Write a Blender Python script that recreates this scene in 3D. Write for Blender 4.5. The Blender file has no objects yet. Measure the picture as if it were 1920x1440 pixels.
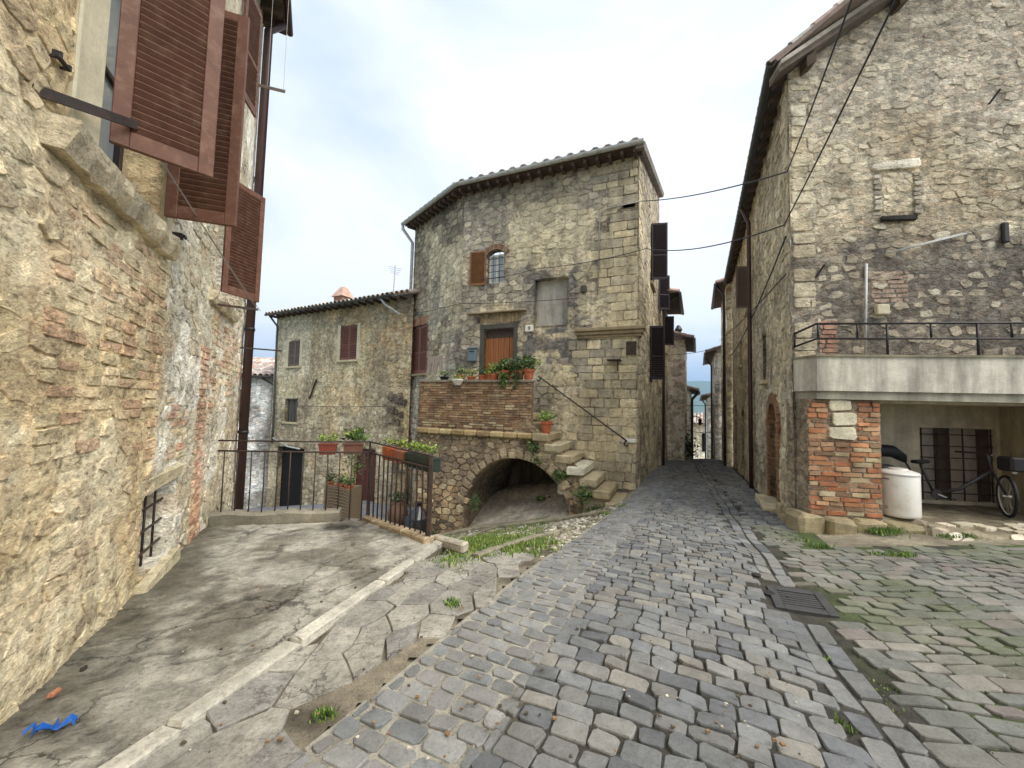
import bpy, math, random
import numpy as np
from mathutils import Matrix, Vector

random.seed(11)
rng = np.random.default_rng(11)
sc = bpy.context.scene
COL = sc.collection

# ------------------------------------------------------------------ camera
PITCH, ROLL, FOC = math.radians(3.2), math.radians(1.4), 720.0
EYE = np.array([0.0, 0.0, 1.6])
_cp, _sp, _cr, _sr = math.cos(PITCH), math.sin(PITCH), math.cos(ROLL), math.sin(ROLL)
FWD = np.array([0, _cp, _sp]); UP0 = np.array([0, -_sp, _cp]); RT0 = np.array([1.0, 0, 0])
RT = RT0 * _cr + UP0 * _sr
UP = -RT0 * _sr + UP0 * _cr
cam_d = bpy.data.cameras.new('camera'); cam = bpy.data.objects.new('camera', cam_d); COL.objects.link(cam)
cam_d.sensor_width = 36.0; cam_d.lens = 36.0 * FOC / 1920.0; cam_d.clip_start = 0.05; cam_d.clip_end = 40000
m = Matrix.Identity(4)
for i in range(3):
    m[i][0] = RT[i]; m[i][1] = UP[i]; m[i][2] = -FWD[i]; m[i][3] = EYE[i]
cam.matrix_world = m
sc.camera = cam

# ------------------------------------------------------------------ sky, sun, exposure
SUN_EL, SUN_AZ = 50.0, 122.0            # azimuth clockwise from +Y: behind the viewer, to the right
world = bpy.data.worlds.new('World'); sc.world = world; world.use_nodes = True
nt = world.node_tree; N = nt.nodes; L = nt.links
N.clear()
out = N.new('ShaderNodeOutputWorld'); bg = N.new('ShaderNodeBackground'); bg.inputs['Strength'].default_value = 0.1
sky = N.new('ShaderNodeTexSky'); sky.sky_type = 'NISHITA'; sky.sun_disc = False
sky.sun_elevation = math.radians(SUN_EL); sky.sun_rotation = math.radians(SUN_AZ)
sky.air_density = 1.0; sky.dust_density = 1.5
tc = N.new('ShaderNodeTexCoord')
mp = N.new('ShaderNodeMapping'); mp.inputs['Scale'].default_value = (1.0, 1.0, 2.2); mp.inputs['Location'].default_value = (0.35, 0.1, 0.0)
L.new(tc.outputs['Generated'], mp.inputs['Vector'])
nz = N.new('ShaderNodeTexNoise'); nz.inputs['Scale'].default_value = 1.25; nz.inputs['Detail'].default_value = 5; nz.inputs['Roughness'].default_value = 0.5
nz.inputs['Distortion'].default_value = 0.4
L.new(mp.outputs['Vector'], nz.inputs['Vector'])
cr = N.new('ShaderNodeValToRGB'); cr.color_ramp.elements[0].position = 0.36; cr.color_ramp.elements[1].position = 0.58
cr.color_ramp.elements[0].color = (2.3, 2.72, 3.35, 1); cr.color_ramp.elements[1].color = (3.95, 4.02, 4.1, 1)
L.new(nz.outputs['Fac'], cr.inputs['Fac'])
mixs = N.new('ShaderNodeMixRGB'); mixs.inputs['Fac'].default_value = 0.92
L.new(sky.outputs['Color'], mixs.inputs['Color1']); L.new(cr.outputs['Color'], mixs.inputs['Color2'])
L.new(mixs.outputs['Color'], bg.inputs['Color']); L.new(bg.outputs['Background'], out.inputs['Surface'])

sun_d = bpy.data.lights.new('sun', 'SUN'); sun = bpy.data.objects.new('sun', sun_d); COL.objects.link(sun)
sun_d.energy = 1.5; sun_d.angle = math.radians(55); sun_d.color = (1.0, 0.95, 0.86)
_e, _a = math.radians(SUN_EL), math.radians(SUN_AZ)
sdir = Vector((math.sin(_a) * math.cos(_e), math.cos(_a) * math.cos(_e), math.sin(_e)))
sun.rotation_euler = sdir.to_track_quat('Z', 'Y').to_euler()
sc.view_settings.view_transform = 'Standard'; sc.view_settings.look = 'None'
sc.view_settings.exposure = 1.68; sc.view_settings.gamma = 1.0; sc.view_settings.use_curve_mapping = False
try:
    sc.cycles.max_bounces = 6; sc.cycles.diffuse_bounces = 4; sc.cycles.volume_bounces = 0
except Exception:
    pass

# ------------------------------------------------------------------ helpers: picking points
def ray(px, py):
    return FWD + RT * ((px - 960) / FOC) + UP * (-(py - 720) / FOC)
def at_y(px, py, Y):
    r = ray(px, py); return EYE + r * (Y / r[1])
def at_z(px, py, z):
    r = ray(px, py); return EYE + r * ((z - EYE[2]) / r[2])
def project(P):
    v = np.asarray(P) - EYE; d = v @ FWD
    d = np.where(np.abs(d) < 1e-6, 1e-6, d)
    return 960 + FOC * (v @ RT) / d, 720 - FOC * (v @ UP) / d, d
def C(r, g, b, k=1.0):
    f = lambda c: ((c / 255.0) / 12.92 if c <= 10 else (((c / 255.0) + 0.055) / 1.055) ** 2.4) * k
    return np.array([f(r), f(g), f(b)])

# ------------------------------------------------------------------ helpers: noise
def _hash(ix, iy, iz, seed):
    h = (ix.astype(np.int64) * 374761393 + iy.astype(np.int64) * 668265263 + iz.astype(np.int64) * 2147483647 + seed * 974711) & 0xFFFFFFFF
    h = ((h ^ (h >> 13)) * 1274126177) & 0xFFFFFFFF
    h = h ^ (h >> 16)
    return (h & 0xFFFF) / 65535.0
def vnoise(P, seed=0):
    P = np.asarray(P, float); i = np.floor(P); f = P - i; f = f * f * (3 - 2 * f); i = i.astype(np.int64)
    r = 0
    for dx in (0, 1):
        for dy in (0, 1):
            for dz in (0, 1):
                w = (f[:, 0] if dx else 1 - f[:, 0]) * (f[:, 1] if dy else 1 - f[:, 1]) * (f[:, 2] if dz else 1 - f[:, 2])
                r = r + w * _hash(i[:, 0] + dx, i[:, 1] + dy, i[:, 2] + dz, seed)
    return r
def fbm(P, octs=4, seed=0, rough=0.5):
    P = np.asarray(P, float); a = 1.0; t = 0; s = 0
    for k in range(octs):
        s = s + a * vnoise(P * (2 ** k) + 17.3 * k, seed + k); t += a; a *= rough
    return s / t
def sstep(a, b, x):
    t = np.clip((np.asarray(x, float) - a) / (b - a), 0, 1); return t * t * (3 - 2 * t)

# ------------------------------------------------------------------ helpers: meshes and objects
def mk_mesh(name, verts, faces, mat=None, col=None, smooth=False):
    me = bpy.data.meshes.new(name)
    me.from_pydata([tuple(v) for v in np.asarray(verts, float).tolist()], [], [tuple(int(i) for i in f) for f in faces])
    if mat is not None:
        me.materials.append(mat)
    if col is not None:
        col = np.asarray(col, float)
        if col.ndim == 1:
            col = np.tile(col, (len(faces), 1))
        dom = 'FACE' if len(col) == len(me.polygons) else 'POINT'
        at = me.attributes.new('col', 'FLOAT_COLOR', dom)
        c4 = np.ones((len(col), 4), np.float32); c4[:, :3] = col
        at.data.foreach_set('color', c4.ravel())
    if smooth:
        me.polygons.foreach_set('use_smooth', np.ones(len(me.polygons), bool))
    me.update()
    return me
def link(name, data, parent=None, label=None, cat=None, group=None, kind=None):
    o = bpy.data.objects.new(name, data); COL.objects.link(o)
    if parent is not None:
        o.parent = parent
        o.matrix_parent_inverse = INV.get(parent.name, Matrix.Identity(4))
    tag(o, label, cat, group, kind)
    return o
def tag(o, label=None, cat=None, group=None, kind=None):
    if label: o['label'] = label
    if cat: o['category'] = cat
    if group: o['group'] = group
    if kind: o['kind'] = kind
INV = {}
def thing(name, loc, label, cat, group=None):
    o = bpy.data.objects.new(name, None); COL.objects.link(o)
    o.location = Vector([float(v) for v in loc]); o.empty_display_size = 0.2
    INV[o.name] = Matrix.Translation(-o.location)
    tag(o, label, cat, group)
    return o
def obj(name, verts, faces, mat, parent=None, col=None, smooth=False, **kw):
    return link(name, mk_mesh(name, verts, faces, mat, col, smooth), parent, **kw)

class MB:
    """collects shapes for one mesh"""
    def __init__(s): s.v = []; s.f = []; s.c = []; s.n = 0
    def add(s, v, f, c=None):
        v = np.asarray(v, float)
        s.v.append(v); s.f += [tuple(i + s.n for i in q) for q in f]; s.n += len(v)
        if c is not None: s.c += [c] * len(f)
        return s
    def build(s, name, mat, parent=None, smooth=False, **kw):
        return obj(name, np.vstack(s.v), s.f, mat, parent, col=(np.array(s.c) if len(s.c) == len(s.f) and s.c else None), smooth=smooth, **kw)
CUBE_F = [(0, 3, 2, 1), (4, 5, 6, 7), (0, 1, 5, 4), (1, 2, 6, 5), (2, 3, 7, 6), (3, 0, 4, 7)]
def box_v(o, ax, ay, az):
    o, ax, ay, az = (np.asarray(t, float) for t in (o, ax, ay, az))
    return np.array([o, o + ax, o + ax + ay, o + ay, o + az, o + ax + az, o + ax + ay + az, o + ay + az])
def cham(o, ax, ay, az, b=0.01, jit=0.0):
    """box with chamfered edges, 44 triangles"""
    o, ax, ay, az = (np.asarray(t, float) for t in (o, ax, ay, az))
    A = [ax, ay, az]; Ln = [max(1e-6, np.linalg.norm(a)) for a in A]; bb = [min(b / l, 0.45) for l in Ln]
    vs = []; idx = {}
    for sx in (0, 1):
        for sy in (0, 1):
            for sz in (0, 1):
                s = (sx, sy, sz)
                for k in range(3):
                    t = [(bb[j] if s[j] == 0 else 1 - bb[j]) for j in range(3)]; t[k] = s[k]
                    idx[(s, k)] = len(vs); vs.append(o + ax * t[0] + ay * t[1] + az * t[2])
    fs = []
    for k in range(3):
        i, j = (k + 1) % 3, (k + 2) % 3
        for sk in (0, 1):
            q = []
            for (si, sj) in ((0, 0), (1, 0), (1, 1), (0, 1)):
                s = [0, 0, 0]; s[k] = sk; s[i] = si; s[j] = sj; q.append(idx[(tuple(s), k)])
            fs.append(tuple(q) if sk else tuple(q[::-1]))
    for k in range(3):
        i, j = (k + 1) % 3, (k + 2) % 3
        for si in (0, 1):
            for sj in (0, 1):
                s0 = [0, 0, 0]; s0[i] = si; s0[j] = sj; s1 = list(s0); s1[k] = 1
                s0, s1 = tuple(s0), tuple(s1)
                q = (idx[(s0, i)], idx[(s1, i)], idx[(s1, j)], idx[(s0, j)])
                fs.append(q if (si == sj) == True else q[::-1])
    for sx in (0, 1):
        for sy in (0, 1):
            for sz in (0, 1):
                s = (sx, sy, sz); q = (idx[(s, 0)], idx[(s, 1)], idx[(s, 2)])
                fs.append(q if (sx + sy + sz) % 2 else q[::-1])
    vs = np.array(vs)
    if jit: vs = vs + rng.uniform(-jit, jit, vs.shape)
    return vs, fs
def tube_g(pts, r, n=6, cap=True):
    pts = np.asarray(pts, float); k = len(pts); rr = np.broadcast_to(np.asarray(r, float), (k,))
    vs = []; fs = []
    prev = None
    for i in range(k):
        t = pts[min(i + 1, k - 1)] - pts[max(i - 1, 0)]; t = t / (np.linalg.norm(t) + 1e-9)
        if prev is None:
            a = np.array([0, 0, 1.0]) if abs(t[2]) < 0.9 else np.array([1.0, 0, 0])
        else: a = prev
        b = np.cross(t, a); b /= np.linalg.norm(b) + 1e-9; a = np.cross(b, t); prev = a
        for j in range(n):
            w = 2 * math.pi * j / n; vs.append(pts[i] + rr[i] * (math.cos(w) * a + math.sin(w) * b))
    for i in range(k - 1):
        for j in range(n):
            fs.append((i * n + j, i * n + (j + 1) % n, (i + 1) * n + (j + 1) % n, (i + 1) * n + j))
    if cap:
        fs.append(tuple(range(n))[::-1]); fs.append(tuple(range((k - 1) * n, k * n)))
    return np.array(vs), fs
def lathe_g(prof, base, n=16, axis=None):
    """prof: list of (radius, height) along z from base"""
    vs = []; fs = []; base = np.asarray(base, float)
    for (r, h) in prof:
        for j in range(n):
            w = 2 * math.pi * j / n; vs.append(base + np.array([r * math.cos(w), r * math.sin(w), h]))
    for i in range(len(prof) - 1):
        for j in range(n):
            fs.append((i * n + j, i * n + (j + 1) % n, (i + 1) * n + (j + 1) % n, (i + 1) * n + j))
    fs.append(tuple(range(n))[::-1]); fs.append(tuple(range((len(prof) - 1) * n, len(prof) * n)))
    return np.array(vs), fs

class Wall:
    """vertical plane: u along d, z up, o outwards"""
    def __init__(s, p, d, flip=False):
        s.p = np.array(p, float); s.d = np.array(d, float) / np.hypot(*d)
        s.n = np.array([s.d[1], -s.d[0]]) * (-1 if flip else 1)
        s.D = np.array([*s.d, 0]); s.Nn = np.array([*s.n, 0]); s.Z = np.array([0, 0, 1.0])
    def P(s, u, z, o=0.0):
        xy = s.p + s.d * u + s.n * o; return np.array([xy[0], xy[1], z])
    def Pv(s, u, z, o):
        u, z, o = np.broadcast_arrays(np.asarray(u, float), z, o)
        return np.stack([s.p[0] + s.d[0] * u + s.n[0] * o, s.p[1] + s.d[1] * u + s.n[1] * o, z], -1)
    def uz(s, px, py, o=0.0):
        r = ray(px, py); q = s.p + s.n * o
        M = np.array([[r[0], -s.d[0]], [r[1], -s.d[1]]]); t, u = np.linalg.solve(M, q)
        return u, 1.6 + r[2] * t
    def box(s, u0, u1, z0, z1, o0, o1, b=0.0, jit=0.0):
        o = s.P(u0, z0, o0)
        if b: return cham(o, s.D * (u1 - u0), s.Nn * (o1 - o0), s.Z * (z1 - z0), b, jit)
        return box_v(o, s.D * (u1 - u0), s.Nn * (o1 - o0), s.Z * (z1 - z0)), CUBE_F

def lines_for(a, b, res, cuts):
    pts = sorted(set([a, b] + [c for c in cuts if a < c < b])); o = []
    for p, q in zip(pts[:-1], pts[1:]):
        n = max(1, int(math.ceil((q - p) / res))); o += [p + (q - p) * i / n for i in range(n)]
    return np.array(o + [b])
def in_hole(u, z, holes, m=0.0):
    for h in holes:
        if h[0] - m < u < h[1] + m and h[2] - m < z < h[3] + m: return h
    return None
def wall_disp(W, u, z):
    dd = getattr(W, 'disp', None)
    if dd is None: return 0.0
    P3 = W.Pv(u, z, 0); return (fbm(P3 * dd[1], 4, dd[2]) - 0.5) * 2 * dd[0] + (fbm(P3 * dd[1] * 5, 3, dd[2] + 9) - 0.5) * dd[0]
def wall_mesh(name, W, u0, u1, z0, z1, mat, parent, colf, res=0.06, amp=0.02, holes=(), top=None, seed=0, depth=0.3, freq=2.2, **kw):
    W.disp = (amp, freq, seed); W.colf = colf
    us = lines_for(u0, u1, res, [h[0] for h in holes] + [h[1] for h in holes])
    zs = lines_for(z0, z1, res, [h[2] for h in holes] + [h[3] for h in holes])
    nu, nzz = len(us), len(zs)
    U, Zg = np.meshgrid(us, zs, indexing='ij'); U = U.ravel(); Zg = Zg.ravel()
    if top is not None: Zg = np.minimum(Zg, top(U))
    P3 = W.Pv(U, Zg, 0)
    o = (fbm(P3 * freq, 4, seed) - 0.5) * 2 * amp + (fbm(P3 * freq * 5, 3, seed + 9) - 0.5) * amp
    edge = np.ones_like(o)
    for h in holes:
        du = np.maximum(np.maximum(h[0] - U, U - h[1]), 0); dz = np.maximum(np.maximum(h[2] - Zg, Zg - h[3]), 0)
        edge = np.minimum(edge, sstep(0, 0.12, np.hypot(du, dz)) * 0.8 + 0.2)
    o = o * edge
    V = W.Pv(U, Zg, o).tolist(); colv = [tuple(c) for c in colf(U, Zg)]
    keep = np.ones((nu - 1, nzz - 1), bool)
    uc = (us[:-1] + us[1:]) / 2; zc = (zs[:-1] + zs[1:]) / 2
    for h in holes:
        keep[np.ix_((uc > h[0]) & (uc < h[1]), (zc > h[2]) & (zc < h[3]))] = False
    if top is not None:
        keep &= (zs[None, :-1] < top(uc)[:, None] - 1e-6)
    F = []
    I = lambda i, j: i * nzz + j
    inner = {}
    def inn(k):
        if k not in inner:
            inner[k] = len(V); p = W.P(U[k], Zg[k], -depth); V.append(list(p)); colv.append(colv[k])
        return inner[k]
    flip = (np.dot(np.cross(W.D, W.Z), W.Nn) < 0)
    for i in range(nu - 1):
        for j in range(nzz - 1):
            if keep[i, j]:
                q = (I(i, j), I(i + 1, j), I(i + 1, j + 1), I(i, j + 1)); F.append(q[::-1] if flip else q)
            elif in_hole(uc[i], zc[j], holes):
                for (a, b, ii, jj) in ((I(i, j), I(i, j + 1), i - 1, j), (I(i + 1, j), I(i + 1, j + 1), i + 1, j), (I(i, j), I(i + 1, j), i, j - 1), (I(i, j + 1), I(i + 1, j + 1), i, j + 1)):
                    if 0 <= ii < nu - 1 and 0 <= jj < nzz - 1 and keep[ii, jj]:
                        F.append((a, b, inn(b), inn(a)))
    return obj(name, V, F, mat, parent, col=np.array(colv), **kw)

# ------------------------------------------------------------------ stones and bricks as single pieces
def clip(poly, a, b, c):
    """keep a*x+b*y<=c"""
    o = []
    for i in range(len(poly)):
        p, q = poly[i], poly[(i + 1) % len(poly)]
        dp, dq = a * p[0] + b * p[1] - c, a * q[0] + b * q[1] - c
        if dp <= 0: o.append(p)
        if dp * dq < 0:
            t = dp / (dp - dq); o.append((p[0] + t * (q[0] - p[0]), p[1] + t * (q[1] - p[1])))
    return o
def rubble(u0, u1, z0, z1, su, sz, jit=0.42, drop=0.0, seed=0):
    """irregular cells: list of polygons in (u,z)"""
    r = np.random.default_rng(seed); nu = int((u1 - u0) / su) + 3; nr = int((z1 - z0) / sz) + 3
    S = np.empty((nu, nr, 2))
    for j in range(nr):
        for i in range(nu):
            S[i, j] = ((i - 1 + 0.5 * (j % 2) + r.uniform(-jit, jit)), (j - 1 + 0.5 + r.uniform(-jit, jit) * 0.75))
    polys = []
    for i in range(nu):
        for j in range(nr):
            x, y = S[i, j]; poly = [(x - 1.2, y - 1.0), (x + 1.2, y - 1.0), (x + 1.2, y + 1.0), (x - 1.2, y + 1.0)]
            for di in (-2, -1, 0, 1, 2):
                for dj in (-2, -1, 0, 1, 2):
                    a, b = i + di, j + dj
                    if (di or dj) and 0 <= a < nu and 0 <= b < nr:
                        dx, dy = S[a, b, 0] - x, S[a, b, 1] - y
                        poly = clip(poly, dx, dy, dx * (x + dx / 2) + dy * (y + dy / 2))
                        if len(poly) < 3: break
                if len(poly) < 3: break
            if len(poly) < 3 or r.random() < drop or i in (0, nu - 1) or j in (0, nr - 1): continue
            for (a, b, c) in ((-1, 0, 0.0), (1, 0, (u1 - u0) / su), (0, -1, 0.0), (0, 1, (z1 - z0) / sz)): poly = clip(poly, a, b, c)
            if len(poly) < 3: continue
            q = np.array(poly)
            if np.ptp(q[:, 0]) < 0.3 or np.ptp(q[:, 1]) < 0.25: continue
            polys.append([(u0 + p[0] * su, z0 + p[1] * sz) for p in poly])
    return polys
def courses(u0, u1, z0, z1, lu, lz, vu=0.3, vz=0.2, seed=0, bond=True):
    r = np.random.default_rng(seed); z = z0; k = 0; out_ = []
    while z < z1 - lz * 0.4:
        h = lz * r.uniform(1 - vz, 1 + vz); h = min(h, z1 - z); u = u0 - lu * r.uniform(0, 1) if bond else u0
        while u < u1:
            l = lu * r.uniform(1 - vu, 1 + vu); a, b = max(u, u0), min(u + l, u1)
            if b - a > lu * 0.18: out_.append([(a, z), (b, z), (b, z + h), (a, z + h)])
            u += l
        z += h; k += 1
    return out_
def soften(poly, joint, r, n=9, ch=1, jit=0.0, shr=0.86):
    """angular outline: corners slightly knocked off, long edges broken, inset by the joint"""
    P = np.array(poly, float); c = P.mean(0)
    if (P[:, 0] * np.roll(P[:, 1], -1) - P[:, 1] * np.roll(P[:, 0], -1)).sum() < 0: P = P[::-1]
    d = P - c; ln = np.linalg.norm(d, axis=1, keepdims=True)
    P = c + d * np.clip(1 - joint * 1.25 / np.maximum(ln, 1e-6), 0.3, 1) * r.uniform(shr, 1.0, (len(P), 1))
    P = [tuple(q) for q in P]
    while len(P) > 5:                                        # drop the shortest edge
        e = [math.dist(P[i], P[(i + 1) % len(P)]) for i in range(len(P))]; i = int(np.argmin(e))
        if e[i] > 0.25 * sum(e) / len(e) and len(P) <= n: break
        j = (i + 1) % len(P); P[i] = ((P[i][0] + P[j][0]) / 2, (P[i][1] + P[j][1]) / 2); del P[j]
    while len(P) < n:
        e = [math.dist(P[i], P[(i + 1) % len(P)]) for i in range(len(P))]; i = int(np.argmax(e)); j = (i + 1) % len(P); t = r.uniform(0.38, 0.62)
        q = np.array(P[i]) * (1 - t) + np.array(P[j]) * t; out_ = q - c
        P.insert(i + 1, tuple(q + out_ * r.uniform(-0.03, 0.10)))
    P = np.array(P)
    if jit: P = P + r.uniform(-jit, jit, P.shape)
    return P
def rectpoly(poly, joint, r, cut=0.012, jit=0.004):
    P = np.array(poly); (a, b), (c_, d) = P.min(0), P.max(0)
    a += joint / 2; b += joint / 2; c_ -= joint / 2; d -= joint / 2
    k = min(cut, (c_ - a) * 0.3, (d - b) * 0.3)
    Q = np.array([(a + k, b), (c_ - k, b), (c_, b + k), (c_, d - k), (c_ - k, d), (a + k, d), (a, d - k), (a, b + k)])
    return Q + r.uniform(-jit, jit, Q.shape)
def puff(P, h, r, back=0.03, in1=0.98, in2=0.91, dome=0.03, rough=0.15):
    """2D outline -> (uvh verts, faces): skirt, bevel, cap"""
    n = len(P); c = P.mean(0); d = P - c
    tilt = r.uniform(-rough, rough, 2) * h / (np.abs(d).max() + 1e-6)
    def ring(s, hh): 
        q = c + d * s; return np.column_stack([q, hh + (q - c) @ tilt + r.uniform(-0.12, 0.12, n) * rough * abs(h)])
    V = np.vstack([np.column_stack([P, np.full(n, -back)]), ring(in1, h - max(0.006, abs(h) * 0.3)), ring(in2, h), [[c[0], c[1], h * (1 + dome)]]])
    F = []
    for k in (0, 1):
        for i in range(n):
            j = (i + 1) % n; F.append((k * n + i, k * n + j, (k + 1) * n + j, (k + 1) * n + i))
    for i in range(n): F.append((2 * n + i, 2 * n + (i + 1) % n, 3 * n))
    return V, F
class Pieces:
    def __init__(s): s.L = []
    def add(s, V, F, col): s.L.append((V, F, col))
    def emit(s, name, mat, parent, nmax=300, rest='small_stones', smooth=False):
        sc_ = []
        for (V, F, c) in s.L:
            x, y, d = project(V)
            if d.min() < 0.1: sc_.append(-1); continue
            cx, cy = x.mean(), y.mean()
            a = (x.max() - x.min()) * (y.max() - y.min())
            sc_.append(a if -30 < cx < 1950 and -30 < cy < 1470 else 0)
        order = np.argsort(-np.array(sc_)) if s.L else []
        MBr = MB()
        for k, i in enumerate(order):
            V, F, c = s.L[i]
            if k < nmax and sc_[i] > 60:
                obj(name, V, F, mat, parent, col=c, smooth=smooth)
            else:
                MBr.add(V, F, c)
        if MBr.n:
            o = MBr.build(rest, mat, parent, smooth=smooth); o['kind'] = 'stuff'
def wall_pieces(pcs, W, polys, colf, r, h=(0.01, 0.04), joint=0.02, holes=(), top=None, rect=False, keepf=None, n=9, jit=0.004, rough=0.2, back=0.03, cut=0.012, mix=None):
    got = []; mix = (0.3 if rect else 0.6) if mix is None else mix
    for poly in polys:
        c = np.mean(poly, 0)
        if in_hole(c[0], c[1], holes, 0.01): continue
        if top is not None and c[1] > float(top(np.array([c[0]]))[0]) - 0.08: continue
        if keepf is not None and not keepf(c[0], c[1]): continue
        P = rectpoly(poly, joint, r, cut, jit) if rect else soften(poly, joint, r, n=n, jit=jit)
        for hh in holes:
            ins = (P[:, 0] > hh[0]) & (P[:, 0] < hh[1]) & (P[:, 1] > hh[2]) & (P[:, 1] < hh[3])
            for k in np.where(ins)[0]:
                dd = [P[k, 0] - hh[0], hh[1] - P[k, 0], P[k, 1] - hh[2], hh[3] - P[k, 1]]; w = int(np.argmin(dd))
                P[k, 0 if w < 2 else 1] = hh[w]
        if top is not None: P[:, 1] = np.minimum(P[:, 1], top(P[:, 0]) - 0.01)
        V, F = puff(P, r.uniform(*h), r, rough=rough, back=back)
        got.append((V, F, np.asarray(colf(c[0], c[1], r))))
    if not got: return
    A = np.vstack([g[0] for g in got]); P3 = W.Pv(A[:, 0], A[:, 1], A[:, 2] + wall_disp(W, A[:, 0], A[:, 1])); i = 0
    flip = np.dot(np.cross(W.D, W.Z), W.Nn) < 0
    cf = getattr(W, 'colf', None)
    if cf is not None:
        cen = np.array([g[0][:, :2].mean(0) for g in got]); wc = cf(cen[:, 0], cen[:, 1]); got = [(g[0], g[1], g[2] * (1 - mix) + wc[k] * mix * r.uniform(.8, 1.15)) for k, g in enumerate(got)]
    for V, F, c in got:
        pcs.add(P3[i:i + len(V)], [f[::-1] for f in F] if flip else F, c); i += len(V)
def pick(pal, r, var=0.12):
    c = pal[r.integers(len(pal))]; return np.clip(c * (1 + r.uniform(-var, var)), 0.01, 0.9)

# ------------------------------------------------------------------ materials
def new_mat(name):
    mt = bpy.data.materials.new(name); mt.use_nodes = True
    b = mt.node_tree.nodes['Principled BSDF']; return mt, mt.node_tree.nodes, mt.node_tree.links, b
def masonry(name, rough=0.92, bump=0.5, scale=1.0, var=0.3, pit=0.35, streak=0.25, cells=0.0, cell_amt=0.5, edge=0.12, crag=0.0, cracks=0.0, moss=0.0, bdist=0.02, color=None, pale=0.0, gain=1.0, spec=0.25, sat=1.0):
    mt, n, l, b = new_mat(name)
    b.inputs['Roughness'].default_value = rough
    try: b.inputs['Specular IOR Level'].default_value = spec
    except Exception: pass
    geo = n.new('ShaderNodeNewGeometry')
    if color is None:
        at = n.new('ShaderNodeAttribute'); at.attribute_name = 'col'; cur = at.outputs['Color']
    else:
        rgb = n.new('ShaderNodeRGB'); rgb.outputs[0].default_value = (*color, 1); cur = rgb.outputs[0]
    def noise(sc_, det=6, ro=0.6, vec=None):
        t = n.new('ShaderNodeTexNoise'); t.inputs['Scale'].default_value = sc_; t.inputs['Detail'].default_value = det; t.inputs['Roughness'].default_value = ro
        l.new(vec if vec is not None else geo.outputs['Position'], t.inputs['Vector']); return t.outputs['Fac']
    def mrange(src, a, b_, c_, d_):
        t = n.new('ShaderNodeMapRange'); t.inputs[1].default_value = a; t.inputs[2].default_value = b_; t.inputs[3].default_value = c_; t.inputs[4].default_value = d_
        l.new(src, t.inputs[0]); return t.outputs[0]
    def mul(cur, fac):
        t = n.new('ShaderNodeVectorMath'); t.operation = 'SCALE'; l.new(cur, t.inputs[0]); l.new(fac, t.inputs['Scale']); return t.outputs[0]
    def mixc(cur, colr, fac):
        t = n.new('ShaderNodeMixRGB'); l.new(fac, t.inputs['Fac']); l.new(cur, t.inputs['Color1']); t.inputs['Color2'].default_value = (*colr, 1); return t.outputs[0]
    def madd(a, b_, k):
        t = n.new('ShaderNodeMath'); t.operation = 'MULTIPLY_ADD'; l.new(b_, t.inputs[0]); t.inputs[1].default_value = k; l.new(a, t.inputs[2]); return t.outputs[0]
    n1 = noise(5 * scale, 8, 0.65); n2 = noise(38 * scale, 5, 0.7); n3 = noise(1.3 * scale, 4, 0.6)
    cur = mul(cur, mrange(n1, 0.25, 0.75, (1 - var) * gain, (1 + var) * gain))
    cur = mul(cur, mrange(n3, 0.3, 0.7, 1 - var * 0.6, 1 + var * 0.6))
    if pit: cur = mul(cur, mrange(n2, 0.32, 0.5, 1 - pit, 1.0))
    if pale:
        n5 = noise(3.1 * scale, 8, 0.7); cur = mixc(cur, tuple(C(205, 198, 178)), mrange(n5, 0.56, 0.68, 0, pale))
    height = madd(n1, n2, 0.55)
    if cells:
        mpn = n.new('ShaderNodeMapping'); mpn.inputs['Scale'].default_value = (1, 1, 1.6)
        # warp the cells a little so that no straight joints show
        wn = n.new('ShaderNodeTexNoise'); wn.inputs['Scale'].default_value = cells * 0.8; wn.inputs['Detail'].default_value = 3
        l.new(geo.outputs['Position'], wn.inputs['Vector'])
        wm = n.new('ShaderNodeVectorMath'); wm.operation = 'MULTIPLY_ADD'; wm.inputs[1].default_value = (0.35 / cells * 1.2,) * 3
        l.new(wn.outputs['Color'], wm.inputs[0]); l.new(geo.outputs['Position'], wm.inputs[2]); l.new(wm.outputs[0], mpn.inputs['Vector'])
        vo = n.new('ShaderNodeTexVoronoi'); vo.inputs['Scale'].default_value = cells; l.new(mpn.outputs[0], vo.inputs['Vector'])
        ve = n.new('ShaderNodeTexVoronoi'); ve.feature = 'DISTANCE_TO_EDGE'; ve.inputs['Scale'].default_value = cells; l.new(mpn.outputs[0], ve.inputs['Vector'])
        sp_ = n.new('ShaderNodeSeparateColor'); l.new(vo.outputs['Color'], sp_.inputs[0])
        cur = mul(cur, mrange(sp_.outputs[0], 0, 1, 1 - 0.5 * cell_amt, 1 + 0.45 * cell_amt))
        warm = n.new('ShaderNodeMixRGB'); warm.blend_type = 'MULTIPLY'; warm.inputs['Color2'].default_value = (1.12, 0.93, 0.78, 1)
        l.new(mrange(sp_.outputs[1], 0.5, 1.0, 0, cell_amt), warm.inputs['Fac']); l.new(cur, warm.inputs['Color1']); cur = warm.outputs[0]
        ed = mrange(ve.outputs['Distance'], 0.0, 0.09, 0, 1)
        cur = mul(cur, mrange(ed, 0, 1, 1 - edge, 1.0))
        height = madd(height, ed, edge * 1.5)
        height = madd(height, sp_.outputs[2], 0.5 * cell_amt)
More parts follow.
